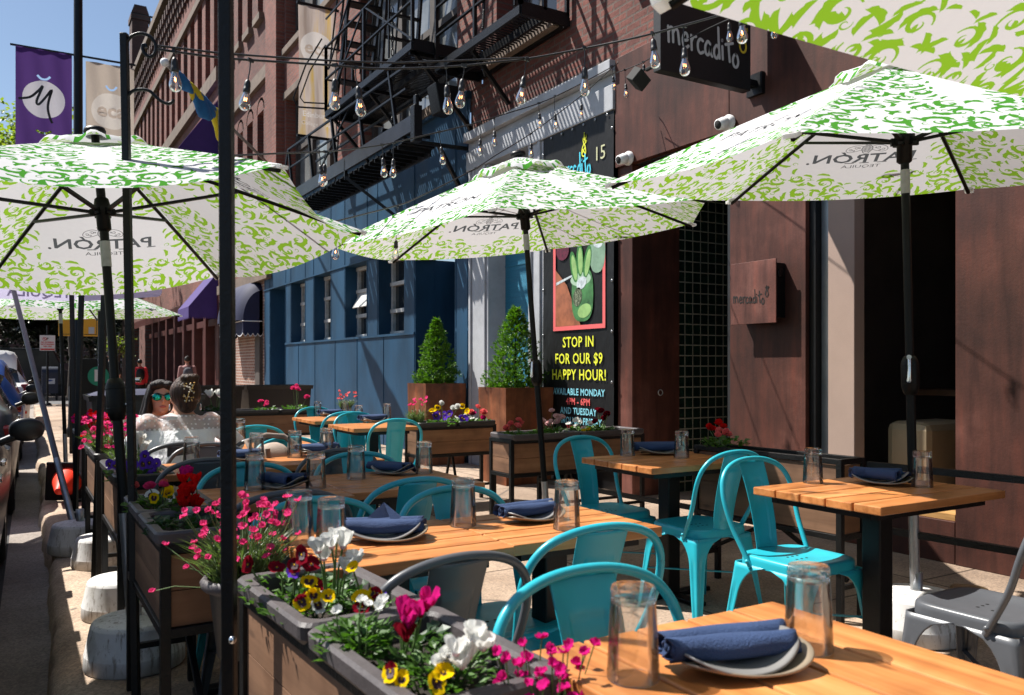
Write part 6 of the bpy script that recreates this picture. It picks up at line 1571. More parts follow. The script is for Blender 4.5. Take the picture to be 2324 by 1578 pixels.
def street_sign(base, pole_h, z, w, h, lines, label, plate, name='street_sign', dots=None):
    o = empty(name, base, 0, label, 'sign'); mb = MB(); mb.tube([(0, 0, 0), (0, 0, pole_h)], .035, 8); mb.lathe([(.14, 0), (.1, .08), (.04, .1)], n=12); mb.build('pole', M_black, o)
    mb = MB(); mb.box((0, -.05, z), (w, .008, h)); mb.build('plate', plate, o, bevel=.003)
    mb = MB()
    for txt, dz, s, mi in lines: put_text(mb, MF(0, -.0565, z+dz), txt, s, mi, bold=.003)
    if dots: dots(mb, z)
    mb.build('print', [M_signred, M_signb, M_signw], o); return o
def ring_p(mb, z):
    pts = [(-.08+.06*cos(2*pi*k/20), -.0565, z+.13+.06*sin(2*pi*k/20)) for k in range(20)]; q = [(-.08+.045*cos(2*pi*k/20), -.0565, z+.13+.045*sin(2*pi*k/20)) for k in range(20)]
    mb.add(pts+q, [(k, (k+1) % 20, 20+(k+1) % 20, 20+k) for k in range(20)]); mb.add([(-.125, -.057, z+.16), (-.11, -.057, z+.175), (-.035, -.057, z+.1), (-.05, -.057, z+.085)], [(0, 1, 2, 3)])
    mb.add([(-.2, -.057, z-.23), (.2, -.057, z-.23), (.2, -.057, z-.18), (-.2, -.057, z-.18)], [(0, 1, 2, 3)])
pb_ = at_z(98, 921, 0); sx_ = at_d(110, 778, 27)
street_sign((pb_.x+.12, pb_.y, 0), 2.6, 2.03, .44, .5, [('P', .13, .11, 1), ('NO STOPPING', .02, .055, 0), ('NO STANDING', -.045, .055, 0), ('7AM - 9AM', -.11, .05, 0)], 'white no parking sign with red print on a black pole far down the kerb', M_signpl, dots=ring_p)
def border(w, h, mb, z, mi=1):
    for a, b, c, d in ((-w/2+.02, w/2-.02, h/2-.03, h/2-.02), (-w/2+.02, w/2-.02, -h/2+.02, -h/2+.03), (-w/2+.02, -w/2+.03, -h/2+.02, h/2-.02), (w/2-.03, w/2-.02, -h/2+.02, h/2-.02)): mb.add([(a, -.0565, z+c), (b, -.0565, z+c), (b, -.0565, z+d), (a, -.0565, z+d)], [(0, 1, 2, 3)], mi)
def yel(mb, z):
    border(.66, .46, mb, z); mb.add([(-.13, -.057, z-.19), (-.02, -.057, z-.19), (-.02, -.057, z-.03), (-.13, -.057, z-.03)], [(0, 1, 2, 3)], 2); mb.add([(.17, -.057, z-.19), (.27, -.057, z-.19), (.27, -.057, z-.06), (.17, -.057, z-.06)], [(0, 1, 2, 3)], 2)
    for dx, dz in ((-.1, -.08), (-.06, -.1), (-.09, -.14)): mb.add([(dx, -.058, z+dz), (dx+.025, -.058, z+dz), (dx+.02, -.058, z+dz+.03), (dx, -.058, z+dz+.03)], [(0, 1, 2, 3)], 1)
q_ = at_d(178, 735, 16)
street_sign((q_.x, q_.y, 0), 2.6, q_.z+.0, .68, .48, [], 'yellow sign with stickers showing below the left umbrellas', mat('yellow sign plate', (.8, .38, .02), .5, 0, .06, 5), dots=yel)
q_ = at_d(229, 684, 10)
street_sign((q_.x, q_.y, 0), 2.6, q_.z, .115, .24, [('Parking', .05, .028, 1), ('TOW', -.06, .04, 0), ('ZONE', -.09, .026, 0)], 'small parking sign tucked beside the left umbrella pole', M_signpl)
q_ = at_d(202, 900, 12)
af = empty('sandwich_board', (q_.x, q_.y, 0), 0, 'black sandwich board with a green parking disc behind the fence posts', 'sign')
mb = MB(); mb.box((0, 0, .72), (.5, .05, 1.3)); mb.box((0, .2, .6), (.48, .03, 1.2)); mb.build('board', M_black, af, bevel=.006)
mb = MB(); disc(mb, (.12, 1.12), .14, 0, -.027); put_text(mb, MF(.12, -.029, 1.12), 'P', .22, 1, bold=.01); wd_ = MF(.13, -.029, .84)
for k, tx in enumerate(('P', 'D', 'PL')): put_text(mb, MF(.12, -.029, .83-.11*k), tx, .11, 1, bold=.004)
mb.build('print', [flat('green disc', (.01, .22, .13), .6), M_signpl], af)
q_ = at_z(113, 909, 0)
mbx = empty('mail_box', (q_.x, q_.y, 0), 0, 'dark blue street mailbox far down the pavement', 'mailbox')
mb = MB(); mb.box((0, 0, .65), (.52, .5, .75)); mb.grid(lambda u, v: Vector((.26*(2*v-1), .25*cos(pi*u), 1.02+.25*sin(pi*u))), 14, 2)
mb.add([(s, .25*cos(pi*k/13), 1.02+.25*sin(pi*k/13)) for s in (-.26,) for k in range(14)], [tuple(range(14))]); mb.add([(.26, .25*cos(pi*k/13), 1.02+.25*sin(pi*k/13)) for k in range(14)], [tuple(range(13, -1, -1))]); mb.build('box_body', mat('postal blue', (.008, .013, .035), .4, 0, .2, 4), mbx)
for sx_ in (-.22, .22):
    for sy_ in (-.2, .2): mb = MB(); mb.box((sx_, sy_, .14), (.07, .07, .28)); mb.build('leg', M_black, mbx)
mb = MB(); mb.box((.03, -.254, .72), (.26, .004, .2)); mb.build('emblem_plate', M_signpl, mbx)
mb = MB(); mb.add([(-.08, -.258, .7), (.12, -.258, .74), (.03, -.258, .78), (-.08, -.258, .77)], [(0, 1, 2, 3)]); mb.build('emblem', flat('emblem blue', (.03, .06, .25)), mbx)

# ------------------------------------------------------------ cone, tubs, bag
M_orange = mat('orange cone plastic', (.85, .04, .012), .5, 0, .12, 5)
def cone(loc, rot, label, s=1):
    o = empty('traffic_cone', loc, 0, label, 'traffic cone'); o.rotation_euler = rot
    mb = MB(); mb.box((0, 0, .015), (.36*s, .36*s, .03)); mb.build('cone_foot', M_black, o, bevel=.01)
    mb = MB(); mb.lathe([(.13*s, .03), (.12*s, .06), (.03*s, .46*s), (.025*s, .47*s), (0, .47*s)], n=24); mb.build('cone_body', M_orange, o)
q_ = at_z(155, 1140, 0)
cone((q_.x, q_.y+.1, .185), (radians(94), radians(3), radians(-12)), 'red orange traffic cone lying on its side with its black foot towards us', 1)
M_tub = mat('black plastic tub', (.012, .012, .013), .35, 0, .4, 4, rv=.1)
def tub(x0, x1, y0, y1, z0, z1, label, name='storage_tub', top=None):
    o = empty(name, ((x0+x1)/2, (y0+y1)/2, 0), 0, label, 'tub'); W, D = (x1-x0)/2, (y1-y0)/2; vs = []
    for f, z in ((.86, z0), (.96, z1-.05), (1, z1-.05), (1.02, z1), (.95, z1), (.84, z0+.05)): vs += [(W*f, D*f, z), (-W*f, D*f, z), (-W*f, -D*f, z), (W*f, -D*f, z)]
    mb = MB(); mb.add(vs, [(i*4+j, i*4+(j+1) % 4, (i+1)*4+(j+1) % 4, (i+1)*4+j) for i in range(5) for j in range(4)]+[(20, 21, 22, 23)]); mb.build('tub_body', M_tub, o)
    mb = MB()
    for s in (-.6, .6): mb.box((W*s, 0, z0/2), (.08, D, z0))
    mb.build('stand', M_black, o)
    if top: mb = MB(); mb.grid(lambda u, v: Vector((-W*.98+2*W*.98*u, -D*.98+2*D*.98*v, z1+.005+.05*sin(pi*u)**.4*sin(pi*v)**.4)), 14, 10); mb.build('cover', top, o)
tub(1.75, 2.62, 11.3, 12.0, .35, 1.0, 'left of two big black plastic tubs against the brick shop'); tub(2.66, 3.55, 11.3, 12.0, .35, 1.0, 'right of two big black plastic tubs before the blue wall')
tub(.6, 1.62, 8.6, 9.3, .2, .98, 'black crate with navy cover behind the dark haired woman', 'storage_crate', M_navy)
bp = empty('backpack', (1.26, 4.72, 0), 0, 'beige backpack hung over the back of a grey chair', 'bag')
M_bag = mat('beige canvas', (.36, .28, .23), .85, 0, .15, 6, .4, 150); M_bag2 = mat('dark beige strap', (.2, .155, .13), .85, 0, .2, 8, .4, 120)
mb = MB(); mb.ell((-.02, -.0, .62), (.16, .1, .2), 22, 16, fn=lambda p: Vector((math.copysign(abs(p.x/.16)**.75, p.x)*.16*(1-.15*max(0, p.z)/.2), math.copysign(abs(p.y/.1)**.8, p.y)*.1+.006*sin(p.x*60), math.copysign(abs(p.z/.2)**.8, p.z)*.2+.008*sin(p.x*40+p.y*30)))); mb.ell((-.02, -.1, .56), (.11, .05, .12), 16, 10)
mb.build('bag_body', M_bag, bp)
mb = MB(); mb.tube([(-.12, .0, .78), (-.14, .05, .83), (-.02, .09, .86), (.08, .09, .85), (.14, .06, .8)], .016, 6); mb.tube([(.1, -.02, .8), (.2, .05, .79), (.32, .12, .74)], .014, 6); mb.tube([(-.06, -.09, .8), (-.05, -.105, .66), (-.04, -.1, .45)], .015, 5); mb.build('straps', M_bag2, bp)
# ------------------------------------------------------------ people
def skinmat(n, c): 
    m, t, p = nodes(n); p.inputs['Base Color'].default_value = (*c, 1); p.inputs['Roughness'].default_value = .5; p.inputs['Subsurface Weight'].default_value = .15; p.inputs['Subsurface Radius'].default_value = (.01, .004, .002); return m
M_skin = skinmat('skin', (.55, .29, .2)); M_skin2 = skinmat('tan skin', (.45, .22, .15))
def hairmat(n, a, b):
    m, t, p = nodes(n); v = coords(t, (60, 60, 6)); t.links.new(ramp(t, noise(t, v, 1.2, 5), [(.3, a), (.7, b)]), p.inputs['Base Color']); p.inputs['Roughness'].default_value = .5; p.inputs['Specular IOR Level'].default_value = .3
    bump(t, p, noise(t, v, 1.2, 5), 1, .012); return m
M_hair = hairmat('dark brown hair', (.008, .004, .003), (.075, .035, .02)); M_hairb = hairmat('black hair', (.006, .005, .005), (.025, .018, .015))
def fused(mb, name, mats, parent, vox=.012, sm=6):
    o = mb.build(name, mats, parent); m_ = o.modifiers.new('fuse', 'REMESH'); m_.mode = 'VOXEL'; m_.voxel_size = vox; m_.use_smooth_shade = True
    s_ = o.modifiers.new('soft', 'SMOOTH'); s_.factor = .5; s_.iterations = sm; return o
def limb(mb, pts, rs, n=12):
    pts = [Vector(p) for p in pts]; mb.tube(pts, rs, n)
    for p, r in zip(pts, rs): mb.ell(p, (r, r, r), 12, 8)
def loft(mb, rings, n=26):
    """rings: centre, rx, ry"""
    vs = [Vector(c)+Vector((rx*cos(2*pi*k/n), ry*sin(2*pi*k/n), 0)) for c, rx, ry in rings for k in range(n)]; m = len(rings)
    mb.add(vs, [(i*n+k, i*n+(k+1) % n, (i+1)*n+(k+1) % n, (i+1)*n+k) for i in range(m-1) for k in range(n)]+[tuple(range(n-1, -1, -1)), tuple(range((m-1)*n, m*n))], 0, True)
def head_shape(mb, c, fy, s=1, tilt=0):
    """skull, jaw, nose, ears, neck; fy = +1 looks along +Y"""
    c = Vector(c)
    mb.ell(c+Vector((0, -.006*fy, .02*s)), (.073*s, .09*s, .088*s), 20, 14); mb.ell(c+Vector((0, .022*fy, -.045*s)), (.055*s, .06*s, .065*s), 16, 12)
    mb.ell(c+Vector((0, .088*fy*s, -.012*s)), (.011*s, .016*s, .02*s), 10, 8); mb.ell(c+Vector((0, .075*fy*s, .012*s)), (.008, .014, .03), 8, 6); mb.ell(c+Vector((0, .068*fy*s, -.085*s)), (.024*s, .018*s, .018*s), 10, 8)
    for sx in (-1, 1): mb.ell(c+Vector((sx*.074*s, -.005*fy, -.012*s)), (.009, .018, .03), 8, 8)
def hand(mb, w, d, up, s=1):
    """palm, four curled fingers of their own length and a thumb from the side"""
    w = Vector(w); d = Vector(d).normalized(); up = Vector(up); sd = d.cross(up).normalized(); up = sd.cross(d)
    mb.ell(w+d*.045*s, (.04*s, .04*s, .02*s), 12, 8)
    for k, L in enumerate((.062, .072, .068, .052)):
        b = w+d*.08*s+sd*(k-1.5)*.018*s; limb(mb, [b, b+d*L*.5*s-up*.006, b+d*L*.85*s-up*.024*s], [.0085*s, .0078*s, .0068*s], 8)
    b = w+d*.03*s-sd*.035*s; limb(mb, [b, b+d*.03*s-sd*.022*s, b+d*.055*s-sd*.022*s-up*.01], [.011*s, .0095*s, .008*s], 8)
# woman in the white blouse, back to us
wa = empty('person', (.80, 4.93, 0), 0, 'seated person in a sheer dotted white blouse, dark hair pinned up, back to us', 'person')
HC = Vector((.035, .08, 1.085))
mb = MB()
loft(mb, [((0, -.07, .44), .17, .12), ((0, -.09, .52), .18, .13), ((0, -.07, .62), .15, .11), ((0, -.035, .72), .145, .1), ((0, .025, .84), .165, .105), ((0, .075, .92), .17, .09), ((.01, .08, .965), .10, .07), ((.02, .08, 1.0), .055, .055), ((.03, .08, 1.05), .052, .052)])
for s, el, wr in ((1, (.33, .2, .80), (.20, .42, .80)), (-1, (-.27, .12, .72), (-.12, .38, .78))):
    limb(mb, [(s*.17, .03, .93), ((s*.17+el[0])/2, .09, (.93+el[2])/2), el], [.052, .045, .038]); limb(mb, [el, wr], [.037, .026]); hand(mb, wr, Vector(wr)-Vector(el), (0, 0, 1), .9)
    limb(mb, [(s*.1, .05, .47), (s*.11, .42, .46)], [.085, .062]); limb(mb, [(s*.11, .42, .46), (s*.11, .38, .08)], [.055, .035]); limb(mb, [(s*.11, .36, .06), (s*.11, .5, .035)], [.035, .028])
head_shape(mb, HC, 1)
fused(mb, 'body', M_skin, wa, .010)
m = bpy.data.materials.new('dotted white blouse'); m.use_nodes = True; t = m.node_tree; p = t.nodes['Principled BSDF']; o_ = t.nodes['Material Output']
v_ = coords(t); vo = N(t, 'TexVoronoi'); vo.inputs['Scale'].default_value = 42; vo.inputs['Randomness'].default_value = .25; t.links.new(v_, vo.inputs['Vector'])
dot = ramp(t, vo.outputs['Distance'], [(.24, (1, 1, 1)), (.3, (0, 0, 0))]); sp_ = N(t, 'SeparateXYZ'); t.links.new(v_, sp_.inputs[0])
lowr = ramp(t, sp_.outputs[2], [(.898, (1, 1, 1)), (.904, (0, 0, 0))])
p.inputs['Base Color'].default_value = (.8, .8, .82, 1); p.inputs['Roughness'].default_value = .85
tr_ = N(t, 'BsdfTransparent'); mx = N(t, 'MixShader'); mm = mixc(t, 1, mixc(t, 1, dot, lowr, 'ADD'), (.42, .42, .42), 'ADD')
t.links.new(mm, mx.inputs[0]); t.links.new(tr_.outputs[0], mx.inputs[1]); t.links.new(p.outputs[0], mx.inputs[2]); t.links.new(mx.outputs[0], o_.inputs[0])
n_ = noise(t, coords(t, (14, 14, 2.5)), 2, 4); bump(t, p, n_, .7, .02)
mb = MB()
loft(mb, [((0, -.08, .47), .205, .15), ((0, -.08, .60), .185, .135), ((0, -.04, .74), .175, .125), ((0, .02, .85), .185, .12), ((0, .07, .925), .185, .105), ((.01, .078, .968), .115, .082), ((.015, .075, .985), .072, .07)])
for s, el, wr in ((1, (.34, .2, .80), (.22, .40, .80)), (-1, (-.28, .12, .72), (-.13, .36, .78))):
    limb(mb, [(s*.165, .03, .935), ((s*.165+el[0])/2+.01*s, .09, (.93+el[2])/2), el, Vector(el).lerp(Vector(wr), .45), wr], [.062, .054, .056, .056, .032])
fused(mb, 'blouse', m, wa, .011, 4)
mb = MB(); mb.ell(HC+Vector((0, -.022, .022)), (.085, .094, .094), 22, 16, fn=lambda q: q*(1+.03*sin(q.x*120)*(q.y < .02))); mb.ell(HC+Vector((0, -.06, -.045)), (.055, .045, .05), 14, 10)
mb.ell(HC+Vector((.015, -.05, .095)), (.045, .042, .034), 16, 10); mb.ell(HC+Vector((.03, -.075, .08)), (.03, .03, .026), 12, 8); mb.ell(HC+Vector((-.012, -.06, .085)), (.025, .03, .03), 12, 8)
for k in range(9): a = k*.7; mb.tube([HC+Vector((.015+.04*cos(a), -.055+.035*sin(a), .085)), HC+Vector((.015+.048*cos(a+.8), -.06+.04*sin(a+.8), .105)), HC+Vector((.015+.035*cos(a+1.6), -.055+.03*sin(a+1.6), .122))], .011, 6)
fused(mb, 'hair', M_hair, wa, .007, 3)
mb = MB()
for k in range(34): mb.ell(HC+Vector((.0+R.uniform(-.028, .03), -.118+R.uniform(-.006, .0), .02+R.uniform(-.045, .06))), (.0045,)*3, 6, 5, k % 2)
mb.tube([HC+Vector((.03, -.112, .07)), HC+Vector((0, -.122, .02)), HC+Vector((-.015, -.118, -.03))], .003, 5, 1)
mb.build('hair_clip', [flat('pearl', (.8, .75, .65), .25), flat('gold', (.6, .4, .15), .3, .9)], wa)
mb = MB()
for s in (-1, 1): mb.tube([HC+Vector((s*.083, -.005+.012*cos(a), -.062+.016*sin(a))) for a in [2*pi*k/12 for k in range(12)]], .003, 6, close=True)
mb.build('earrings', M_chrome, wa)
mb = MB(); mb.box((-.05, -.028, .968), (.055, .004, .018)); mb.build('collar_label', M_white, wa)
# dark haired woman facing us
wb = empty('person', (.80, 6.02, 0), 0, 'seated person with long black hair and mirrored sunglasses facing us', 'person')
HB_ = Vector((.035, -.12, 1.045))
mb = MB()
loft(mb, [((0, 0, .44), .17, .12), ((0, .02, .55), .165, .12), ((0, .02, .7), .14, .1), ((0, -.02, .82), .165, .1), ((0, -.05, .89), .165, .085), ((.015, -.07, .93), .09, .065), ((.03, -.09, .97), .05, .05), ((.03, -.1, 1.0), .05, .05)])
for s, el, wr in ((1, (.25, -.2, .76), (.1, -.36, .80)), (-1, (-.25, -.16, .72), (-.08, -.36, .79))):
    limb(mb, [(s*.165, -.05, .89), el], [.05, .038]); limb(mb, [el, wr], [.036, .026]); hand(mb, wr, Vector(wr)-Vector(el), (0, 0, 1), .9)
    limb(mb, [(s*.1, -.05, .47), (s*.11, -.42, .46)], [.085, .062]); limb(mb, [(s*.11, -.42, .46), (s*.11, -.36, .08)], [.055, .035]); limb(mb, [(s*.11, -.34, .06), (s*.11, -.48, .035)], [.035, .028])
head_shape(mb, HB_, -1, .98)
fused(mb, 'body', M_skin, wb, .008, 3)
M_floral = mat('pale floral blouse', (.6, .57, .55), .85, 0, .5, 22, .2, 60, dark=(.25, .17, .15))
mb = MB(); loft(mb, [((0, 0, .47), .2, .14), ((0, .02, .6), .185, .135), ((0, .01, .74), .175, .12), ((0, -.03, .84), .18, .115), ((0, -.05, .895), .18, .1), ((.01, -.065, .935), .11, .078)])
for s, el in ((1, (.25, -.2, .76)), (-1, (-.25, -.16, .72))): limb(mb, [(s*.165, -.05, .895), (s*.22, -.11, .82), el], [.068, .064, .05])
fused(mb, 'blouse', M_floral, wb, .011, 4)
mb = MB(); mb.ell(HB_+Vector((0, .025, .033)), (.085, .087, .092), 20, 14); mb.ell(HB_+Vector((-.03, -.05, .088)), (.05, .036, .03), 14, 8); mb.ell(HB_+Vector((.035, -.048, .085)), (.042, .034, .032), 14, 8)
for k in range(26):
    s = -1 if k < 17 else 1; a = R.uniform(.1, 1); x0 = s*R.uniform(.055, .088); y0 = R.uniform(-.02, .09)
    mb.tube([HB_+Vector((x0*.7, y0-.03, .085)), HB_+Vector((x0, y0-.02, .0)), HB_+Vector((x0*1.1-.03*a, y0-.01, -.12)), HB_+Vector((x0*1.2-.07*a, y0-.01, -.24-.06*a))], [.016, .017, .016, .009], 7)
fused(mb, 'hair', M_hairb, wb, .008, 2)
mb = MB()
for s in (-1, 1): mb.ell(HB_+Vector((s*.034, -.078, .012)), (.03, .014, .026), 16, 10)
m, t, p = nodes('teal mirror lens'); p.inputs['Base Color'].default_value = (.01, .35, .3, 1); p.inputs['Metallic'].default_value = .9; p.inputs['Roughness'].default_value = .12
sg_ = mb.build('sunglasses', m, wb)
mb = MB(); mb.tube([HB_+Vector((-.066, -.072, .022)), HB_+Vector((-.03, -.092, .032)), HB_+Vector((0, -.094, .022)), HB_+Vector((.03, -.092, .032)), HB_+Vector((.066, -.072, .022))], .004, 6)
for s in (-1, 1): mb.tube([HB_+Vector((s*.066, -.072, .02)), HB_+Vector((s*.078, 0, .02))], .0035, 6)
mb.build('frame', M_black, sg_)
mb = MB(); mb.ell(HB_+Vector((0, -.079, -.052)), (.023, .008, .008), 12, 6); mb.build('lips', flat('lips', (.4, .1, .09), .4), wb)
# walkers further off
def walker(x, y, z, h, fy, top, legs, label, hair, pack=None, shorts=False, cap=None):
    o = empty('person', (x, y, z), 0, label, 'person'); k = h/1.72; mb = MB(); S = lambda *p: Vector(p)*k
    loft(mb, [(S(0, 0, .8), .15*k, .1*k), (S(0, 0, .95), .165*k, .11*k), (S(0, 0, 1.1), .14*k, .095*k), (S(0, 0, 1.3), .17*k, .11*k), (S(0, 0, 1.4), .17*k, .09*k), (S(0, 0, 1.46), .07*k, .06*k), (S(0, 0, 1.52), .05*k, .05*k)])
    for s, sw in ((1, .1), (-1, -.12)):
        limb(mb, [S(s*.18, 0, 1.39), S(s*.22, -.02*fy, 1.12), S(s*.21, .1*fy, .9)], [.05*k, .042*k, .03*k]); hand(mb, S(s*.21, .1*fy, .9), (0, .5*fy, -1), (s, 0, 0), k)
        limb(mb, [S(s*.09, 0, .86), S(s*.1, sw*.6, .48), S(s*.1, sw, .08)], [.088*k, .06*k, .04*k]); limb(mb, [S(s*.1, sw-.02*fy, .05), S(s*.1, sw+.13*fy, .03)], [.042*k, .03*k])
    head_shape(mb, S(0, .02*fy, 1.61), fy, k); fused(mb, 'body', M_skin2, o, .014)
    mb = MB(); loft(mb, [(S(0, 0, .84), .175*k, .125*k), (S(0, 0, 1.1), .165*k, .12*k), (S(0, 0, 1.3), .19*k, .13*k), (S(0, 0, 1.41), .185*k, .11*k), (S(0, 0, 1.47), .085*k, .075*k)])
    for s in (1, -1): limb(mb, [S(s*.18, 0, 1.39), S(s*.225, -.02*fy, 1.13)]+([S(s*.215, .08*fy, .93)] if not shorts else []), [.068*k, .058*k]+([.045*k] if not shorts else []))
    fused(mb, 'top', top, o, .014)
    mb = MB(); loft(mb, [(S(0, 0, .76), .17*k, .12*k), (S(0, 0, .98), .17*k, .12*k)])
    for s, sw in ((1, .1), (-1, -.12)): limb(mb, [S(s*.09, 0, .84), S(s*.1, sw*.6, .5)]+([S(s*.1, sw, .12)] if not shorts else []), [.1*k, .085*k]+([.06*k] if not shorts else []))
    fused(mb, 'trousers' if not shorts else 'shorts', legs, o, .014)
    mb = MB(); mb.ell(S(0, -.005*fy, 1.645), (.084*k, .095*k, .085*k), 16, 10); 
    if hair == 'bun': mb.ell(S(0, -.08*fy, 1.7), (.045*k, .04*k, .04*k), 12, 8)
    mb.build('hair' if not cap else 'cap', M_hairb if not cap else cap, o)
    if pack: mb = MB(); mb.ell(S(0, -.17*fy, 1.2), (.14*k, .09*k, .2*k), 16, 12, fn=lambda q: Vector((math.copysign(abs(q.x/.14)**.7, q.x)*.14, q.y, math.copysign(abs(q.z/.2)**.8, q.z)*.2))); mb.tube([S(-.1, -.1*fy, 1.38), S(-.1, .0, 1.44), S(-.1, .1*fy, 1.35)], .02, 6); mb.tube([S(.1, -.1*fy, 1.38), S(.1, 0, 1.44), S(.1, .1*fy, 1.35)], .02, 6); mb.build('backpack', pack, o)
q_ = at_d(425, 833, 23); walker(q_.x, q_.y, -.08, 1.62, 1, mat('dusty pink shirt', (.3, .15, .14), .85, 0, .15, 6), M_navy, 'walking person in a dusty pink top with a grey backpack, seen from behind', 'bun', mat('grey backpack', (.07, .07, .085), .8, 0, .2, 8))
q_ = at_d(317, 833, 27); walker(q_.x, q_.y, -.12, 1.62, 1, mat('red shirt', (.55, .02, .03), .85, 0, .15, 6), M_black, 'walking person in a red shirt and cap with a black backpack', 'short', M_black, cap=M_black)
q_ = at_z(251, 938, 0); walker(q_.x, q_.y, 0, 1.66, 1, M_black, mat('dark shorts', (.02, .02, .022), .85, 0, .2, 6), 'walking person in black shirt and shorts half hidden by the posts', 'short', None, True)

# ------------------------------------------------------------ parked cars
M_tyre = mat('tyre rubber', (.012, .012, .012), .8, 0, .3, 20, .3, 60); M_rim = mat('alloy rim', (.35, .35, .37), .3, .8, .2, 6)
M_cglass = mat('tinted car glass', (.008, .009, .01), .04, 0, .3, 1, spec=.8); M_tail = flat('red tail lamp', (.16, .004, .004), .2); M_amber = flat('red reflector', (.7, .04, .01), .2)
def paint(n, c, me=.3):
    m, t, p = nodes(n); p.inputs['Base Color'].default_value = (*c, 1); p.inputs['Metallic'].default_value = me; p.inputs['Roughness'].default_value = .3; p.inputs['Coat Weight'].default_value = .12; p.inputs['Specular IOR Level'].default_value = .18; p.inputs['Coat Roughness'].default_value = .04
    return m
def car(y0, L, col, label, W=1.82, Hh=1.48, belt=.95, suv=False, pickup=False, zr=-.15, gap=.18, rlift=.0, name='parked_car'):
    """rear at y0, front at y0+L, right side along the kerb; local +Y forward"""
    yc = y0+L/2; xr = kerbx(yc)-gap; o = empty(name, (xr-W/2, yc, zr), -.0158, label, 'car' if not pickup else 'pickup truck', 'vehicles parked along the kerb')
    h = W/2; st = []
    # stations: y fraction, deck height, roof height, roof half width
    if pickup: prof = [(0, 1.0, 1.0), (.02, 1.05, 1.05), (.34, 1.06, 1.06), (.37, 1.06, 1.75), (.62, 1.06, 1.78), (.74, 1.05, 1.12), (.97, .98, 1.0), (1, .8, .8)]
    elif suv: prof = [(0, .95, 1.0), (.015, 1.0, 1.2), (.09, 1.02, Hh-.06), (.2, 1.0, Hh), (.5, .98, Hh), (.62, .97, Hh-.08), (.75, .96, 1.02), (.97, .85, .87), (1, .6, .62)]
    else: prof = [(0, .9, .92), (.02, 1.0, 1.02), (.12, 1.0, 1.06), (.28, .97, Hh-.06), (.42, .95, Hh), (.55, .94, Hh-.03), (.72, .93, .98), (.97, .75, .77), (1, .55, .57)]
    fine = []
    for (a, b) in zip(prof, prof[1:]):
        n_ = max(2, int((b[0]-a[0])*30))
        for k in range(n_): f = k/n_; fine.append(tuple(a[i]*(1-f)+b[i]*f for i in range(3)))
    fine.append(prof[-1]); wheels = (.17, .80)
    mb = MB(); rows = []; NP = 0
    for f, dk, rf in fine:
        y = (f-.5)*L; e = 1-.1*max(0, (.06-f)/.06)**2-.12*max(0, (f-.93)/.07)**2; hh = h*e
        arch = max([sqrt(max(0, .37**2-((f-q)*L)**2)) for q in wheels]); zb = max(.24, arch+.0 if arch > .1 else .24)
        pr = [(hh*.93, zb), (hh*.985, max(zb+.02, .42)), (hh, .62), (hh*.995, .78), (hh*.965, dk-.04), (hh*.93, dk)]
        if rf > dk+.12: t_ = rf-dk; pr += [(hh*.85, dk+t_*.35), (hh*.74, dk+t_*.78), (hh*.67, rf-.04), (hh*.52, rf), (0, rf+.02)]
        else: pr += [(hh*.9, dk+.01), (hh*.8, rf), (hh*.6, rf+.01), (hh*.4, rf+.015), (0, rf+.02)]
        rows.append([Vector((x, y, z)) for x, z in pr]+[Vector((-x, y, z)) for x, z in pr[-2::-1]]); NP = len(rows[-1])
    vs = [p for r in rows for p in r]; fs = []; mi = []
    for i in range(len(rows)-1):
        gl = fine[i][2] > fine[i][1]+.3 and fine[i+1][2] > fine[i+1][1]+.3; half = fine[i][2] > fine[i][1]+.12 or fine[i+1][2] > fine[i+1][1]+.12
        pil = abs(fine[i][0]-.5) < .018 or abs(fine[i][0]-.3) < .015
        for k in range(NP-1):
            kk = min(k, NP-2-k); fs.append((i*NP+k, (i+1)*NP+k, (i+1)*NP+k+1, i*NP+k+1))
            mi.append(1 if ((gl and not pil and kk in (5, 6)) or (half and not gl and kk in (7, 8, 9))) else 0)
    for f, m__ in zip(fs, mi): mb.f.append(f); mb.m.append(m__); mb.sm.append(True)
    mb.v = vs; mb.add(rows[0], [tuple(range(NP))]); mb.add(rows[-1], [tuple(range(NP-1, -1, -1))])
    mb.build('body', [col, M_cglass], o)
    mb = MB(); mb.box((0, 0, .3), (W*.8, L*.94, .16)); mb.build('underbody', M_tyre, o)
    for q in wheels:
        for s in (-1, 1):
            M = Matrix.Rotation(s*pi/2, 3, 'Y'); c = (s*(h-.12), (q-.5)*L, .33)
            mb = MB(); mb.lathe([(.2, .09), (.3, .1), (.33, .06), (.33, -.08), (.3, -.1)], c=c, n=30, M=M); wl = mb.build('wheel', M_tyre, o)
            mb = MB(); mb.lathe([(0, .06), (.04, .075), (.05, .05), (.19, .07), (.21, .095), (.21, .0)], c=c, n=30, M=M)
            for k in range(5): a = 2*pi*k/5; mb.bar(Vector(c)+M @ Vector((0, 0, .07)), Vector(c)+M @ Vector((.2*cos(a), .2*sin(a), .08)), .03, .04)
            mb.build('rim', M_rim, wl)
    for s in (-1, 1):
        mb = MB(); yy = .12*L if not pickup else .1*L
        mb.ell((s*(h+.11), yy, belt+.08), (.1, .055, .075), 18, 12, fn=lambda p: Vector((p.x, p.y if p.y > 0 else p.y*.5, math.copysign(abs(p.z/.075)**.8, p.z)*.075))); mb.tube([(s*(h-.04), yy+.02, belt+.0), (s*(h+.05), yy+.01, belt+.04)], .025, 8)
        mb.build('wing_mirror', [M_tub], o)
        mb = MB(); a = .03 if not pickup else 0
        mb.box((s*(h*.9), -L/2+.09, .82 if not pickup else .85), (.14, .14, .13 if not pickup else .42)); mb.build('tail_lamp', M_tail, o, bevel=.03)
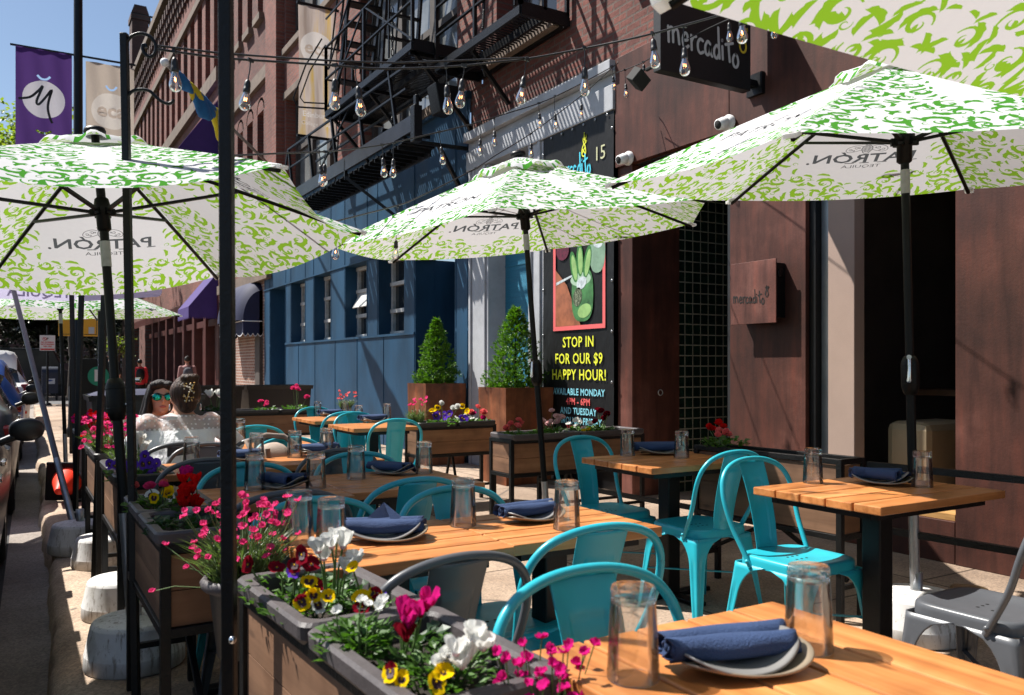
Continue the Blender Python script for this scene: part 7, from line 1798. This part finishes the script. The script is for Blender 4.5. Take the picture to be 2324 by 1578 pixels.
        mb = MB(); mb.box((s*(h*.88), -L/2+.05, .5), (.12, .08, .06)); mb.build('reflector', M_amber, o, bevel=.01)
        for yy in ((-.02, -.2) if not pickup else (-.02,)): mb = MB(); mb.box((s*(h+.0), yy*L, .86), (.03, .17, .03)); mb.build('door_handle', M_chrome, o, bevel=.008)
    mb = MB(); mb.box((0, -L/2+.0, .5), (W*.86, .1, .2)); mb.box((0, -L/2-.02, .58), (W*.6, .06, .03), 0, 1); mb.build('rear_bumper', [col if not pickup else M_chrome, M_chrome], o, bevel=.03)
    mb = MB(); mb.box((0, -L/2-.015, .8), (.32, .02, .16)); mb.build('number_plate', M_white, o)
    return o
P_blk = paint('black car paint', (.008, .008, .009)); P_sil = paint('dark grey car paint', (.05, .053, .058), .3); P_blu = paint('blue car paint', (.03, .09, .32)); P_wht = paint('white truck paint', (.6, .6, .6), 0); P_gry = paint('charcoal car paint', (.03, .03, .033))
car(-2.6, 4.6, P_gry, 'charcoal parked car nearest the camera, only its front wheel side in view', suv=True, Hh=1.55, gap=.4)
car(3.4, 4.5, P_blk, 'glossy black parked car with red tail lamp at the left edge', Hh=1.4, belt=.92, gap=.24)
car(8.6, 4.4, P_sil, 'dark grey parked car second from the front, beyond the black one', gap=.22, Hh=1.42)
car(13.7, 4.5, P_blu, 'blue parked car between the dark grey car and the white pickup', suv=True, Hh=1.55, gap=.2)
car(19.2, 5.4, P_wht, 'white pickup truck parked beyond the blue car', W=1.95, belt=1.05, pickup=True, gap=.12, name='parked_pickup')
q_ = at_d(4, 850, 19); cone((q_.x, 19.9, .92), (0, 0, .3), 'small orange traffic cone standing in the bed of the white pickup', .9)

# ------------------------------------------------------------ trees and the far end of the street
M_bark = mat('bark', (.06, .045, .035), .9, 0, .4, 8, .6, 30)
LF = [leafmat('spring leaves', (.10, .17, .02), (.30, .34, .05), .45, 3), leafmat('shade toned leaves', (.006, .014, .004), (.018, .036, .01), .12, 3)]  # second set nearly black, shade of the background crowns put into leaf colour
def treeb(x, y, h, cr, label, mi, n=2600, seed=1, ls=.2, base=.3, dens=1.0, z0=-.15):
    q = random.Random(seed); o = empty('street_tree', (x, y, z0), 0, label, 'tree', 'street trees'); mb = MB(); tips = []
    mb.tube([(0, 0, 0), (.05, .03, h*.25), (-.05, .1, h*.5), (.05, .05, h*.85)], [.17, .13, .1, .03], 10)
    for k in range(16):
        a = q.uniform(0, 6.28); z = h*q.uniform(base, .75); L = cr*q.uniform(.6, 1.05)*(1.1-.5*(z/h)); e = Vector((cos(a)*L, sin(a)*L, z+L*q.uniform(.2, .8))); b = Vector((0, .05, z)); m_ = b.lerp(e, .5)+Vector((0, 0, .15*L)); mb.tube([b, m_, e], [.06, .04, .015], 6)
        for j in range(5): u = b.lerp(m_, q.uniform(.4, 1)) if q.random() < .5 else m_.lerp(e, q.random()); v = u+Vector((q.uniform(-1, 1), q.uniform(-1, 1), q.uniform(-.3, 1)))*cr*.35; mb.tube([u, v], [.02, .006], 5); tips.append(v)
        tips.append(e)
    mb.build('trunk', M_bark, o); mb = MB()
    for k in range(n):
        c = q.choice(tips); r = cr*.3; p = c+Vector((q.gauss(0, r*.55), q.gauss(0, r*.55), q.gauss(0, r*.45)))
        for j in range(3): mb.leafquad(p+Vector((q.uniform(-.1, .1), q.uniform(-.1, .1), q.uniform(-.1, .1))), (q.uniform(-1, 1), q.uniform(-1, 1), q.uniform(-.9, .4)), (q.uniform(-.6, .6), q.uniform(-.6, .6), 1), ls*q.uniform(.7, 1.3), ls*.6)
    mb.build('crown', LF[mi], o)
treeb(-.6, 36, 11.6, 3.0, 'sunlit yellow green tree rising at the left edge of the picture', 0, 1700, 3, .24, .55)
treeb(2.1, 40, 7.0, 2.6, 'leafy tree behind the lamp post under the beige banner', 0, 700, 5, .24, .62)
treeb(-1.8, 47, 7.6, 4.2, 'dark shady tree left of the far mailbox', 1, 3000, 8, .36, .2)
treeb(1.6, 52, 7.6, 4.4, 'dark shady tree behind the far no parking sign', 1, 3000, 9, .36, .2)
treeb(-7, 55, 8, 5, 'broad dark tree over the far left parked traffic', 1, 2600, 10, .4, .2)
treeb(4.4, 62, 7.5, 4, 'dark tree at the far end of the brick row', 1, 2200, 12, .38, .2)
treeb(2.9, 29.5, 2.9, .45, 'small bright green street tree in front of the shop doors', 0, 120, 14, .1, .6)
db = empty('brick_building', (0, 96, 0), 0, 'shaded dark building closing the far end of the street', 'building')
mb = MB(); mb.box2((-50, 96, -.2), (40, 110, 9)); wpart(mb, 'wall', M_brickd, db)
for k in range(26):
    mb = MB(); x = -12+(k % 13)*2.4; z = 1.2+(k//13)*3.6; mb.box2((x, 95.9, z), (x+1.3, 95.99, z+1.9)); wpart(mb, 'window', M_glassp, db)
bx = empty('delivery_van', (.4, 44, 0), 0, 'dark delivery van crossing far behind the mailbox', 'van')
mb = MB(); mb.prism([(-2.4, .3), (2.4, .3), (2.4, 1.1), (1.7, 1.3), (1.3, 2.2), (-2.4, 2.25)], Matrix.Translation((.2, 43, -.15)) @ Matrix.Rotation(pi/2, 4, 'X'), 1.8); wpart(mb, 'body', P_gry, bx, bevel=.08)
for x in (-1.4, 1.5): mb = MB(); mb.lathe([(0, .1), (.33, .1), (.33, -.1)], c=(.2+x, 41.25, .18), n=20, M=Matrix.Rotation(pi/2, 3, 'X')); wpart(mb, 'wheel', M_tyre, bx)
mb = MB(); mb.box((-2.15, 41.16, .75), (.2, .06, .14)); mb.box((2.5, 41.18, .75), (.12, .06, .14)); wpart(mb, 'marker_lamp', flat('lit red lamp', (1, .02, .02), .3, 0, 4), bx)
